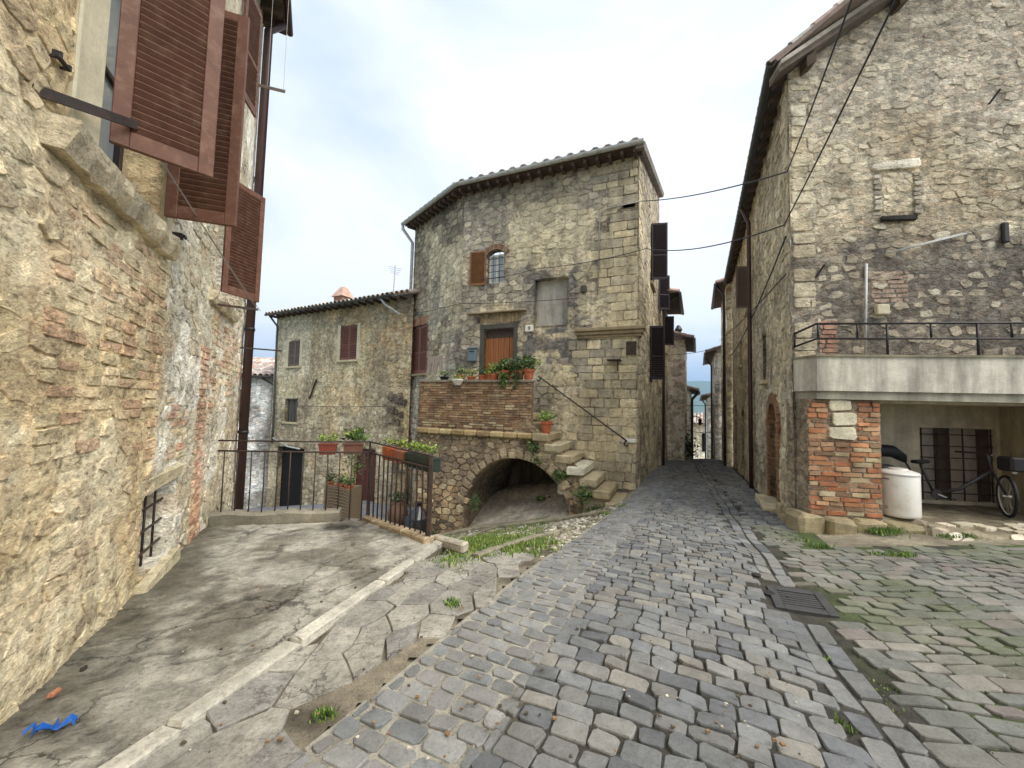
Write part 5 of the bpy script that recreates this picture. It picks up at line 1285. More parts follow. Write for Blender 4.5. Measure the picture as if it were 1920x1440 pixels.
# ================================================================== low house with the flues, far down the lane
fh = thing('low_house', [-16, 24, -6], 'low whitewashed rubble house with tiled roof and metal flues', 'house')
FH = Wall((-13.9, 23.6), (-0.985, -0.17))
if FH.n[1] > 0: FH.n = -FH.n; FH.Nn = -FH.Nn
def fh_col(u, z):
    P = np.stack([u, z, 0 * u], 1); w = sstep(.4, .58, fbm(P * .9, 4, 341)); c = lerpc(C(150, 146, 136), C(206, 204, 196), w); s_ = sstep(1.2, .7, u)[:, None] * .7; return c * (1 - s_) + C(124, 118, 108)[None, :] * s_
HFh = [(1.95, 2.75, .30, 2.15)]
wall_mesh('wall', FH, 0, 7, -7, 2.95, M_FAR, fh, fh_col, res=.16, amp=.03, holes=HFh, seed=342, depth=.15, smooth=True)
filled('window', FH, 1.93, 2.77, .28, 2.17, -.12, M_DARK, fh); shutter(fh, FH.P(1.96, .31, -.06), FH.d, .385, 1.8, M_SHUTR, nsl=18, face=FH.n, stile=.05, rail=.06); shutter(fh, FH.P(2.74, .31, -.06), -FH.d, .385, 1.8, M_SHUTR, nsl=18, face=FH.n, stile=.05, rail=.06)  # the window is a near-black panel standing in for the unlit room
tiled_roof(fh, FH.P(-.2, 3.05, .4), FH.P(7.5, 2.95, .4), -FH.n, 5.5, .30, sp=.32, k=1.3, nmax=160, seed=4, palette=[C(176, 160, 146), C(190, 180, 168), C(160, 138, 122), C(148, 132, 120), C(170, 128, 106)])
gutter(fh, [FH.P(-.1, 2.98, .5), FH.P(7.4, 2.9, .5)], M_GUTD, .08)
pipe('downpipe', [FH.P(1.2, 2.9, .45), FH.P(.62, 2.5, .12), FH.P(.6, -6, .12)], .07, M_PIPEB, fh, 7)
for (px, top_, rad, nm) in ((466, 640, .17, 'flue'), (457, 664, .13, 'flue')):
    t_ = at_y(px, top_, 26.2); V, F = lathe_g([(rad, -2.4), (rad, -.55), (rad * 1.25, -.55), (rad * 1.25, 0)], t_, 12); obj(nm, V, F, M_GUT, fh, smooth=False)

# ================================================================== railing on the terrace edge
rl = thing('iron_railing', [-2.4, 6.5, -.4], 'thin rusty iron railing round the terrace corner above the lane', 'railing')
def rail_run(a, b, nb, ztop, zlow, zbot, two=True, rb=.011, wob=0.012):
    a, b = np.asarray(a, float), np.asarray(b, float)
    for zz, rr in ((ztop, .013), (zlow, .014)):
        pipe('rail', [np.array([*a, zz(0)]), np.array([*(a * .5 + b * .5), zz(.5) - .005]), np.array([*b, zz(1)])], rr, M_IRON, rl, 6)
    pipe('rail', [np.array([*a, zbot(0)]), np.array([*b, zbot(1)])], .012, M_IRON, rl, 6)
    for k in range(nb):
        t = (k + .5) / nb; p = a * (1 - t) + b * t; j = r.uniform(-wob, wob, 2)
        pipe('bar', [np.array([*p, zlow(t)]), np.array([p[0] + j[0], p[1] + j[1], (zlow(t) + zbot(t)) / 2]), np.array([*p, zbot(t)])], rb, M_IRON, rl, 6)
rail_run(W0 + np.array([-.02, .12]), T2, 12, lambda t: .94 - .02 * t, lambda t: .78 - .04 * t, lambda t: -.30 - .10 * t)
rail_run(T2, POST, 13, lambda t: .92 - .05 * t, lambda t: .74 - .04 * t, lambda t: -.34 + .04 * t, rb=.013)
pc = np.array([*POST, 0]); b = MB(); b.add(*cham(np.array([POST[0] - .03, POST[1] - .03, -.34]), [.055, 0, 0], [0, .055, 0], [0, 0, 1.22], .006)); b.build('post', M_IRON, rl)
b = MB(); b.add(*tube_g([[T2[0], T2[1], -.42], [T2[0], T2[1], .93]], .018, 6)); b.build('post', M_IRON, rl)
for k in range(9):                        # hoops for the flower boxes
    t = .15 + .8 * k / 8; p = T2 * (1 - t) + POST * t; nr = np.array([.68, .735]); q = p + nr * .2
    pipe('hoop', [[*p, .92 - .05 * t], [*(p + nr * .1), .97 - .05 * t], [*q, .92 - .05 * t], [*q, .74]], .008, M_IRON, rl, 5)
# low curb wall under the left run and a brick edge under the right run
cw = MB(); d = T3 - W0; nn = np.array([d[1], -d[0]]) / np.linalg.norm(d)
kk = 14; Vc = []
for i in range(kk + 1):
    p = W0 + d * i / kk; zb = -.06 * p[1]; h = .19 + .012 * math.sin(i * .9) + r.uniform(-.01, .01)
    for (o, z) in ((-.02, zb - .05), (0.0 + r.uniform(-.012, .012), zb + h - .03), (-.03, zb + h), (-.2, zb + h), (-.22, zb + h - .03), (-.22, zb - .9)): Vc.append([*(p - nn * o * -1), z])
Fc = []
for i in range(kk):
    for j in range(5): Fc.append((i * 6 + j, (i + 1) * 6 + j, (i + 1) * 6 + j + 1, i * 6 + j + 1))
Fc += [tuple(range(6)), tuple(range(kk * 6, kk * 6 + 6))[::-1]]
obj('low_curb_wall', Vc, Fc, masonry('curb_cement', color=tuple(C(138, 132, 116)), var=.3, pit=.3, streak=0, bump=.6), None, label='low cement curb at the back of the terrace under the railing', cat='curb')
be = thing('brick_edging', [*((T2 + POST) / 2), -.4], 'row of worn edge bricks under the right run of the railing', 'edging')
d = POST - T2; ln = np.linalg.norm(d); d /= ln; nn = np.array([-d[1], d[0]])
L_ = 0
while L_ < ln - .1:
    l = r.uniform(.26, .36); p = T2 + d * L_ - nn * .1; V, F = cham([*p, -.06 * p[1] - .06], np.array([*(d * (l - .015)), 0.02]), [*(nn * .17), 0], [0, 0, .135 + r.uniform(-.01, .01)], .018, .006); obj('edge_brick', V, F, M_SLAB, be, col=pick([C(156, 140, 112), C(140, 122, 98), C(168, 150, 122)], r, .1)); L_ += l

# ================================================================== potted plants
def pot(parent, base, rad, h, mat=M_TERRA, n=14, name='pot'):
    V, F = lathe_g([(rad * .68, 0), (rad * .92, h * .78), (rad * 1.06, h * .78), (rad * 1.08, h), (rad * .95, h), (rad * .9, h * .88)], base, n); return obj(name, V, F, mat, parent, smooth=False)
def potted(base, rad, h, label, nleaf=160, spread=None, size=.12, pal=GREENS, mat=M_TERRA, up=.5, lift=.12, droop=0, group=None, cat='potted plant'):
    t = thing('potted_plant', base, label, cat, group); pot(t, base, rad, h, mat)
    sp = spread or (rad * 1.6, rad * 1.6, rad * 1.2)
    V, F, c = leaves(nleaf, np.asarray(base) + [0, 0, h + lift], sp, size, r, pal, up=up)
    if droop: 
        V2, F2_, c2 = leaves(int(nleaf * .5), np.asarray(base) + np.array([0, 0, h * .3]) + F2.Nn * .15, (.12, .12, droop), size, r, pal, up=-.6); F = F + [tuple(i + len(V) for i in f) for f in F2_]; V = np.vstack([V, V2]); c = np.vstack([c, c2])
    obj('foliage', V, F, M_LEAF, t, col=c)
    V, F, c = leaves(10, np.asarray(base) + [0, 0, h], (.02, .02, .01), sp[2] * 1.2, r, [C(92, 96, 60)], up=2, shape=(.06, 1)); obj('stems', V, F, M_LEAF, t, col=c)
    return t
def box_planter(a, b, w, h, label, mat, nleaf, pal=GREENL, size=.09, lift=.05, spr=.1, cat='planter'):
    a, b = np.asarray(a, float), np.asarray(b, float); d = b - a; l = np.linalg.norm(d); d /= l; s_ = np.cross([0, 0, 1.0], d)
    t = thing('flower_box', (a + b) / 2, label, cat); m_ = MB(); tap = .015
    m_.add(np.array([a + d * tap, b - d * tap, b - d * tap + s_ * (w - tap), a + d * tap + s_ * (w - tap), a + [0, 0, h], b + [0, 0, h], b + s_ * w + [0, 0, h], a + s_ * w + [0, 0, h]]), CUBE_F)
    m_.add(*cham(a + [0, 0, h - .03] - d * .01 - s_ * .01, d * (l + .02), s_ * (w + .02), [0, 0, .035], .006)); m_.build('box', mat, t)
    V, F, c = leaves(nleaf, (a + b) / 2 + s_ * w / 2 + [0, 0, h + lift], (0, 0, 0), size, r, pal, up=.7)
    n4 = len(V) // 4; off = (r.uniform(-.5, .5, (n4, 1)) * l * d[None, :] + r.normal(0, spr * .6, (n4, 1)) * s_[None, :] + np.abs(r.normal(0, spr, (n4, 1))) * np.array([[0, 0, 1]])); V = V + np.repeat(off, 4, 0)
    obj('foliage', V, F, M_LEAF, t, col=c); return t
def stpt(px, py, o=-.12): u, z = ST.uz(px, py, o); return ST.P(u, z, o)
pz = PZ1 + .06
def on_par(px, o=-.13): u, _ = ST.uz(px, 705, o); return ST.P(u, pz, o)
potted(on_par(926), .16, .2, 'orange pot of pale green plants first in front of the plank door', 150, (.26, .2, .2), .12, GREENL)
potted(on_par(948), .17, .3, 'taller terracotta pot with spiky leaves second in front of the door', 200, (.3, .25, .28), .16, GREENS, droop=.3)
potted(on_par(972), .19, .28, 'bushy leafy pot trailing over the parapet beside the door', 320, (.38, .3, .42), .12, GREEND + GREENS[:2], droop=.4)
potted(on_par(991), .18, .34, 'terracotta pot with green succulent at the right end of the parapet', 200, (.36, .26, .28), .14, GREENS)
potted(on_par(833), .16, .12, 'low black tray of small green plants at the left of the parapet', 70, (.22, .14, .12), .08, GREENS, mat=M_BLACK)
potted(on_par(862), .2, .16, 'wide pot of grey-green sprigs hanging before the stone wall', 120, (.3, .2, .2), .1, GREENS + [C(128, 122, 84)], droop=.15)
potted(on_par(884), .15, .12, 'small pale pot with yellowish straggly leaves on the parapet', 90, (.24, .16, .16), .1, GREENL + [C(150, 120, 84)])
potted(on_par(905), .15, .16, 'little square pot with dark sprouts left of the orange pot', 90, (.2, .16, .18), .09, GREEND, mat=M_TERRA)
bs = thing('wooden_bracket_planter', stpt(858, 712, .06), 'white bowl hung on the outer side of the parapet', 'planter'); q = stpt(858, 722, .1); V, F = lathe_g([(.1, 0), (.2, .16), (.2, .2), (.17, .2)], q, 12); obj('bowl', V, F, M_WHITE, bs, smooth=False); V, F, c = leaves(60, q + [0, 0, .24], (.2, .15, .1), .1, r, GREENL); obj('foliage', V, F, M_LEAF, bs, col=c)
# carved wooden board with two pointed openings, left end of the parapet
u0_, z0_ = ST.uz(830, 703, -.2); u1_, z1_ = ST.uz(803, 668, -.2)
cb = MB(); tt_ = ST
W_, H_ = u1_ - u0_, z1_ - z0_ + .1
def board_top(x, hole): return None
xs_ = np.linspace(0, 1, 29)
def lowz(x):
    for c0 in (.28, .72):
        d0 = abs(x - c0) / .15
        if d0 < 1: return .62 * (1 - d0 ** .8) + .02
    return 0.0
for i in range(28):
    xa, xb = xs_[i], xs_[i + 1]; za, zb = lowz(xa), lowz(xb); Q = []
    for oo in (-.17, -.21): Q += [ST.P(u0_ + W_ * xa, z0_ + H_ * za, oo), ST.P(u0_ + W_ * xb, z0_ + H_ * zb, oo), ST.P(u0_ + W_ * xb, z1_, oo), ST.P(u0_ + W_ * xa, z1_, oo)]
    cb.add(np.array(Q), CUBE_F)
cb.build('carved_board', simple('grey_weathered_wood', tuple(C(150, 138, 126)), rough=.85, var=.25, scale=5, stretch=(6, 6, 1)), None, label='grey weathered board with two pointed cut-outs on the parapet', cat='board')
q = ST.P(*ST.uz(1024, 818, -.1), -.1); k6 = ST.uz(1024, 822, -.1)
potted(ST.P(k6[0], s_z0 + dz * 6 - .08 + .09, -.12), .17, .36, 'orange flowerpot standing alone on an upper stair step', 130, (.28, .24, .18), .12, GREENL)
# flower boxes on the railing
nr = np.array([.68, .735, 0])
def onrail(px, z, Y): p = at_y(px, 840, Y); return np.array([p[0], p[1], z])
box_planter([-3.20, 6.46, .70], [-2.94, 6.54, .70], .15, .18, 'red plastic flower box on the left run of the railing', simple('red_plastic', tuple(C(132, 66, 52)), rough=.4), 130, lift=.02, size=.06, spr=.06)
box_planter([-2.84, 6.57, .70], [-2.54, 6.65, .70], .15, .18, 'brown flower box with broad leaves at the railing corner', simple('brown_plastic', tuple(C(120, 82, 66)), rough=.45), 70, pal=GREENS + GREENL[:1], size=.14, spr=.07)
def rp(t, z, o=.03): p = T2 * (1 - t) + POST * t; return np.array([p[0] + nr[0] * o, p[1] + nr[1] * o, z])
box_planter(rp(.36, .66), rp(.20, .67), -.18, .2, 'small terracotta trough on the right run of the railing', M_TERRA, 70, size=.055, spr=.05)
box_planter(rp(.54, .65), rp(.40, .66), -.18, .19, 'clay trough in the middle of the right run', simple('pink_clay', tuple(C(160, 104, 84)), rough=.7), 80, size=.055, spr=.05)
box_planter(rp(.96, .62), rp(.58, .64), -.18, .2, 'long dark green trough of trailing plants by the end post', simple('dark_green_plastic', tuple(C(44, 54, 48)), rough=.45), 330, spr=.055, size=.055)
# things down in the lane
def at_lane(px, py): return ground_pt(px, py)
g = at_lane(745, 985)
V, F = lathe_g([(.2, 0), (.34, .22), (.38, .48), (.27, .72), (.2, .8), (.24, .86), (.2, .86)], g, 16); ur = thing('clay_urn', g, 'big round clay urn with a dark plant behind the railing bars', 'urn'); obj('urn', V, F, simple('old_clay', tuple(C(112, 84, 66)), rough=.85, var=.25), ur, smooth=True); V, F, c = leaves(120, g + [0, 0, 1.0], (.3, .3, .22), .14, r, GREEND); obj('foliage', V, F, M_LEAF, ur, col=c)
g = at_lane(783, 1003)
bgm = MB(); nB = 18; prof = [(.30, 0), (.42, .12), (.45, .35), (.38, .6), (.2, .82), (.07, .95), (.12, 1.08)]
V, F = lathe_g(prof, g, nB); V = V + (fbm(V * 4, 3, 361)[:, None] - .5) * .22 * np.array([1, 1, .4]); obj('rubbish_bag', V, F, M_BAG, None, smooth=False, label='black plastic rubbish bag tied shut near the end post', cat='bag')
p = at_y(636, 905, 15.0)
wk = thing('wicker_screen_planter', [p[0], p[1], -3.0], 'reed-screened planter box behind the railing with small pots', 'planter'); wz0, wz1 = -3.1, -1.62
for k in range(26):
    z = wz0 + (wz1 - wz0) * k / 26; b = MB(); b.add(*tube_g([[p[0] - .62, p[1] + .15, z], [p[0] + .1, p[1] - .05 + .02 * (k % 2), z - .04], [p[0] + .55, p[1] - .15, z - .14]], .026, 5)); b.build('reed', M_WICK, wk)
b = MB(); b.add(box_v([p[0] - .6, p[1] + .2, wz0], [1.15, -.3, 0], [.15, .6, 0], [0, 0, wz1 - wz0 - .1]), CUBE_F); b.build('box', M_WICK, wk)
for i, (dx, hh, pal_, lab) in enumerate(((-.45, .2, GREEND, 'pot with a dark round tuft on the left of the reed planter'), (.0, .2, GREENS, 'pot with mid green leaves in the middle of the reed planter'), (.38, .22, GREENS, 'bushy pot on the right of the reed planter'))):
    potted(np.array([p[0] + dx, p[1] + .12 - dx * .25, wz1 - .1 - .06 * i]), .15, hh, lab, 110, (.26, .22, .26), .11, pal_)
V, F, c = leaves(160, np.array([p[0] + .2, p[1] + .9, -.9]), (.45, .35, .6), .13, r, GREENS); cl = thing('leafy_shrub', [p[0] + .2, p[1] + .9, -2.9], 'leafy climbing shrub beside the red door', 'shrub'); obj('foliage', V, F, M_LEAF, cl, col=c); pipe('stem', [[p[0] + .2, p[1] + .9, -3.0], [p[0] + .22, p[1] + .9, -.9]], .02, M_WOOD, cl, 5)
q = BH.P(2.5, -3.3, .7); box_planter(q, q + BH.D * .8, .25, .28, 'red trough at the doorstep of the red door', simple('red_plastic_trough', tuple(C(140, 44, 40)), rough=.4), 40)
# ================================================================== right-hand house with balcony
r = np.random.default_rng(401)
RC = np.array([4.98, 7.0]); RF = Wall(RC, (0.99, -0.139))
if RF.n[1] > 0: RF.n = -RF.n; RF.Nn = -RF.Nn
RS = Wall(RF.P(.14, 0)[:2], SD)
if RS.n[0] > 0: RS.n = -RS.n; RS.Nn = -RS.Nn
rh = thing('gable_house', RF.P(1.5, -.4), 'big stone gable house with white balcony slab over an open storage bay', 'house')
topF = lambda u: 7.96 + 0.66 * np.asarray(u)
HRF = [(1.36, 6.2, -1.0, 1.9)]
def rf_col(u, z):
    P = np.stack([u, z, 0 * u], 1)
    c = lerpc(C(170, 154, 124), C(200, 187, 158), sstep(.4, .6, fbm(P * .9, 5, 411)))
    pk = sstep(6.0, 7.6, z + (fbm(P * 1.1, 3, 412) - .5) * 2)[:, None] * .7; c = c * (1 - pk) + C(188, 176, 158)[None, :] * pk          # thin surviving render above
    gr = sstep(4.95, 4.55, z + (fbm(P * 1.3, 4, 413) - .5) * 1.6 - .35 * np.exp(-((u - 1.45) / .3) ** 2))[:, None] * .92
    return c * (1 - gr) + lerpc(C(108, 101, 92), C(132, 123, 109), sstep(.42, .58, fbm(P * 2.5, 4, 414))) * gr
rw = wall_mesh('wall', RF, .14, 6.2, -1.0, 12.2, M_MORT, rh, rf_col, res=.06, amp=.03, holes=HRF, seed=421, depth=.6, top=topF, smooth=True)
HRS = [(1.45, 2.62, -.9, 1.78), (6.1, 6.9, 5.0, 6.4), (11.3, 12.2, -1.6, 2.0), (8.4, 9.1, -1.2, 1.6), (8.9, 9.5, 3.4, 4.4), (3.0, 3.5, 2.4, 3.6)]
def rs_col(u, z):
    P = np.stack([u, z, 0 * u], 1); c = lerpc(C(150, 136, 106), C(192, 176, 138), sstep(.4, .6, fbm(P * .7, 5, 415)))
    g = sstep(.5, .62, fbm(P * .5, 4, 416))[:, None] * .6; c = c * (1 - g) + C(170, 160, 140)[None, :] * g
    far = sstep(8.5, 9.2, u)[:, None] * .5; return c * (1 - far) + C(178, 164, 132)[None, :] * far
rsw = wall_mesh('side_wall', RS, 0, 13.4, -2.2, 8.15, M_MORT, rh, rs_col, res=.1, amp=.04, holes=HRS, seed=422, depth=.3, smooth=True)
RST = [C(186, 171, 140), C(176, 160, 128), C(196, 184, 154), C(166, 150, 122), C(160, 143, 118), C(184, 166, 136)]
pcs = Pieces()
q_ = lambda u, z: z < 4.75 + .4 * math.sin(u * 2.7)
wall_pieces(pcs, RF, rubble(.16, 6.0, 4.2, 11, .22, .125, seed=431), lambda u, z, r: pick(RST, r, .14), r, h=(.002, .016), joint=.005, top=topF, keepf=lambda u, z: not q_(u, z) and not (1.3 < u < 2.45 and 5.0 < z < 6.3) and r.random() < (.5 if z < 6.6 else .25), jit=.008, rough=.6)
wall_pieces(pcs, RF, rubble(.56, 6.0, 2.3, 5.2, .26, .17, seed=432), lambda u, z, r: pick([C(176, 162, 136), C(164, 150, 126), C(190, 178, 152), C(154, 140, 116)], r, .14), r, mix=.25, h=(.002, .014), joint=.03, keepf=lambda u, z: q_(u, z) and r.random() < .42, jit=.01, rough=.5)
wall_pieces(pcs, RF, courses(.16, .56, -.4, 7.8, .40, .24, .3, .25, seed=433, bond=False), lambda u, z, r: pick([C(186, 172, 140), C(200, 190, 164), C(172, 156, 124)], r, .1), r, h=(.006, .025), joint=.025, keepf=lambda u, z: r.random() < .75, rect=True, jit=.014, cut=.03)
wall_pieces(pcs, RF, courses(1.45, 2.05, 3.6, 4.2, .26, .085, .2, .1, seed=434), lambda u, z, r: pick([C(172, 134, 108), C(180, 148, 120)], r, .12), r, mix=.5, h=(.002, .01), joint=.018, rect=True)
wall_pieces(pcs, RF, courses(.58, .9, 2.6, 3.3, .26, .085, .2, .1, seed=435), lambda u, z, r: pick([C(168, 110, 82), C(178, 128, 98)], r, .12), r, h=(.005, .02), joint=.018, rect=True)
# walled-up window
wall_pieces(pcs, RF, courses(1.52, 1.66, 5.2, 6.0, .14, .09, .1, .2, seed=436, bond=False), lambda u, z, r: pick([C(190, 182, 168), C(120, 110, 100)], r, .1), r, h=(.01, .05), joint=.02, rect=True, jit=.01)
wall_pieces(pcs, RF, courses(2.16, 2.30, 5.2, 6.0, .14, .09, .1, .2, seed=437, bond=False), lambda u, z, r: pick([C(150, 142, 130), C(96, 88, 80)], r, .1), r, h=(.01, .05), joint=.02, rect=True, jit=.01)
wall_pieces(pcs, RF, [[(1.5, 6.02), (2.3, 6.02), (2.3, 6.2), (1.5, 6.2)]], lambda u, z, r: C(204, 196, 178), r, h=(.05, .06), joint=.01, rect=True, jit=.02, cut=.05)
wall_pieces(pcs, RF, rubble(1.66, 2.18, 5.2, 6.0, .2, .14, seed=438), lambda u, z, r: pick([C(206, 188, 148), C(196, 176, 134)], r, .1), r, h=(-.01, .015), joint=.02)
wall_pieces(pcs, RS, rubble(.1, 13.2, -2, 8.0, .36, .22, seed=439), lambda u, z, r: pick(RST, r, .14), r, h=(.002, .02), joint=.012, holes=HRS, jit=.01, rough=.5, n=8, keepf=lambda u, z: r.random() < .65)
pcs.emit('wall_stone', M_RUB, rw, 300, 'wall_stones_smaller')
b = MB(); b.add(*RF.box(1.62, 2.2, 5.08, 5.18, 0, .05, .02, .015), C(44, 40, 36)); b.build('dark_sill', M_RUB, rh)  # near-black strip below the walled-up window
# verge and eave
ve = MB(); dz_ = .66
def vpt(u, z, o): return RF.P(u, z, o)
for (z0, z1, o0, o1, c) in ((.02, .12, -.1, .26, C(96, 82, 72)), (.12, .2, -.1, .32, C(150, 140, 126))):
    ve.add(np.array([vpt(-.14, topF(-.14) + z0, o0), vpt(6.2, topF(6.2) + z0, o0), vpt(6.2, topF(6.2) + z0, o1), vpt(-.14, topF(-.14) + z0, o1), vpt(-.14, topF(-.14) + z1, o0), vpt(6.2, topF(6.2) + z1, o0), vpt(6.2, topF(6.2) + z1, o1), vpt(-.14, topF(-.14) + z1, o1)]), CUBE_F, c)
ve.build('verge', M_TILE, rh)
for u in (.35, 1.9, 3.4):
    b = MB(); z = float(topF(u)); b.add(box_v(RF.P(u, z - .22, -.1), RF.D * .16 + np.array([0, 0, .1]), RF.Nn * .32, [0, 0, .2]), CUBE_F); b.build('purlin', M_WOOD, rh)
eo = .25; ez = 7.98
b = MB(); b.add(np.array([RS.P(-.3, ez + .1, eo), RS.P(13.4, ez + .1, eo), RS.P(13.4, ez + .33, -.1), RS.P(-.3, ez + .33, -.1), RS.P(-.3, ez + .16, eo), RS.P(13.4, ez + .16, eo), RS.P(13.4, ez + .39, -.1), RS.P(-.3, ez + .39, -.1)]), CUBE_F); b.build('eave_boards', M_WOOD, rh)
for k in range(27): b = MB(); b.add(box_v(RS.P(.05 + k * .5, ez + .05, eo - .02), RS.D * .11, -RS.Nn * (eo + .05) + np.array([0, 0, .2]), [0, 0, -.13]), CUBE_F); b.build('rafter', M_WOOD, rh)
gutter(rh, [RS.P(-.34, ez + .12, eo + .07), RS.P(13.4, ez + .06, eo + .07)], M_GUTD, .075)
tiled_roof(rh, RS.P(-.32, ez + .2, eo), RS.P(13.4, ez + .2, eo), -RS.n, 4.0, .66, sp=.3, k=1.2, nmax=20, seed=5)
pipe('downpipe', [RS.P(5.2, ez, eo + .05), RS.P(5.2, ez - .5, .12), RS.P(5.2, 2.0, .12), RS.P(5.2, -1.0, .12)], .06, M_PIPEB, rh, 8)
# street-side doors and windows
filled('doorway', RS, 1.42, 2.65, -1, 1.82, -.28, M_DARK, rh)
M_BRJ = masonry('brick_jamb', color=tuple(C(148, 114, 88)), var=.35, pit=.3, streak=.2, bump=.6)
for k in range(22):
    z0 = -.75 + .1 * k
    for uu in (1.30, 2.62): b = MB(); b.add(*RS.box(uu, uu + .15, z0, z0 + .088, -.1, .05 + r.uniform(0, .02), .01)); b.build('jamb_brick', M_BRJ, rh)
for k in range(15):                     # brick arch over the doorway
    t = math.pi * (k + .5) / 15; cx, cz, R0 = 2.035, 1.20, .60; a = np.array([math.cos(t), math.sin(t)]); q = np.array([-a[1], a[0]]); V = []
    for oo in (-.25, .05):
        for (rr, ww) in ((R0, -.055), (R0, .055), (R0 + .24, .075), (R0 + .24, -.075)): p = np.array([cx, cz]) + a * rr + q * ww; V.append(RS.P(p[0], p[1], oo))
    obj('arch_brick', V, [(0, 1, 2, 3), (7, 6, 5, 4), (0, 4, 5, 1), (1, 5, 6, 2), (2, 6, 7, 3), (3, 7, 4, 0)], M_BRJ, rh)
for (h_, m_) in ((HRS[1], M_DARK), (HRS[2], M_SHUTG), (HRS[3], M_WOOD), (HRS[4], M_DARK), (HRS[5], M_DARK)): filled('opening', RS, h_[0] - .03, h_[1] + .03, h_[2] - .03, h_[3] + .03, -.22, m_, rh)
for h_ in (HRS[1], HRS[4], HRS[5]): b = MB(); b.add(*RS.box(h_[0] - .12, h_[1] + .12, h_[2] - .1, h_[2], -.05, .12, .01)); b.build('sill', M_LINT, rh)
shutter(rh, RS.P(6.1, 5.0, .04), RS.n * .9 - RS.d * .3, .4, 1.4, M_SHUTG, nsl=16, mid=False, stile=.05, rail=.05)
b = MB(); b.add(*RS.box(1.3, 2.75, -.75, -.42, -.1, .3, .02, .01)); b.build('doorstep', M_LINT, rh)
# ------------------------------------------------------------------ balcony, pier, storage bay
BO = .45
sb = MB(); z0, z1 = 1.98, 2.56
pts = [RF.P(.14, 0, .02)[:2], RF.P(.28, 0, BO)[:2], RF.P(6.2, 0, BO)[:2], RF.P(6.2, 0, .02)[:2]]
sb.add(np.array([[*p, z0] for p in pts] + [[*p, z1] for p in pts]), [(3, 2, 1, 0), (4, 5, 6, 7), (0, 1, 5, 4), (1, 2, 6, 5), (2, 3, 7, 6), (3, 0, 4, 7)], C(212, 205, 188))
slab = sb.build('balcony_slab', M_PLAST, rh, label='white plastered balcony slab with rain stains')
pts2 = [RF.P(.12, 0, .01)[:2], RF.P(.26, 0, BO + .03)[:2], RF.P(6.2, 0, BO + .03)[:2], RF.P(6.2, 0, .01)[:2]]
cm_ = MB(); cm_.add(np.array([[*p, z1] for p in pts2] + [[*p, z1 + .035] for p in pts2]), [(3, 2, 1, 0), (4, 5, 6, 7), (0, 1, 5, 4), (1, 2, 6, 5), (2, 3, 7, 6), (3, 0, 4, 7)], C(150, 142, 118)); cm_.build('slab_edge', M_PLAST, slab)
bm_ = MB(); pts3 = [RF.P(.18, 0, -.5)[:2], RF.P(.18, 0, .0)[:2], RF.P(.30, 0, BO - .05)[:2], RF.P(6.2, 0, BO - .05)[:2], RF.P(6.2, 0, -.5)[:2]]
bm_.add(np.array([[*p, 1.84] for p in pts3] + [[*p, 1.979] for p in pts3]), [(4, 3, 2, 1, 0), (5, 6, 7, 8, 9), (0, 1, 6, 5), (1, 2, 7, 6), (2, 3, 8, 7), (3, 4, 9, 8), (4, 0, 5, 9)], C(176, 170, 152)); bm_.build('slab_beam', M_PLAST, slab)
pier = MB(); pier.add(*RF.box(.18, 1.30, -.9, 1.84, -.3, BO - .12), C(150, 132, 106)); pier = pier.build('pier', M_MORT, rh)
pcs = Pieces(); PR = Wall(RF.P(0, 0, BO - .12)[:2], RF.d); PR.n = RF.n; PR.Nn = RF.Nn
PBR = [C(174, 112, 74), C(162, 104, 70), C(180, 124, 84), C(152, 112, 82), C(184, 144, 106), C(140, 110, 84), C(158, 126, 96)]
def pier_col(u, z, r):
    if z > 1.25 and r.random() < .7: return pick([C(180, 168, 140), C(160, 144, 116), C(140, 122, 96)], r, .12)
    return pick(PBR if r.random() < .82 else [C(176, 156, 120), C(186, 170, 138)], r, .14)
wall_pieces(pcs, PR, courses(.18, 1.30, -.12, 1.15, .27, .082, .22, .1, seed=451), pier_col, r, h=(.0, .03), joint=.015, rect=True, jit=.006, rough=.35, cut=.008)
wall_pieces(pcs, PR, courses(.18, .5, 1.15, 1.84, .27, .09, .22, .1, seed=452), lambda u, z, r: pick(PBR + [C(160, 140, 110)], r, .14), r, h=(.0, .03), joint=.015, rect=True, jit=.006)
wall_pieces(pcs, PR, courses(.95, 1.30, 1.15, 1.84, .3, .085, .22, .1, seed=453), lambda u, z, r: pick(PBR + [C(150, 130, 104)], r, .14), r, h=(.0, .03), joint=.015, rect=True, jit=.006)
wall_pieces(pcs, PR, [[(.5, 1.15), (.92, 1.15), (.92, 1.38), (.5, 1.38)], [(.55, 1.39), (.94, 1.39), (.94, 1.63), (.55, 1.63)], [(.5, 1.64), (.86, 1.64), (.86, 1.84), (.5, 1.84)]], lambda u, z, r: pick([C(208, 198, 170), C(192, 174, 134)], r, .06), r, h=(.03, .04), joint=.018, rect=True, jit=.012, cut=.03)
PSide = Wall(RF.P(1.30, 0, 0)[:2], RF.n); PSide.n = RF.d; PSide.Nn = RF.D
wall_pieces(pcs, PSide, courses(-.3, BO - .12, -.12, 1.84, .27, .082, .22, .1, seed=454), lambda u, z, r: pick(PBR, r, .14), r, h=(.0, .02), joint=.015, rect=True, jit=.005)
pcs.emit('brick', M_BRICK, pier, 250, 'bricks_smaller')
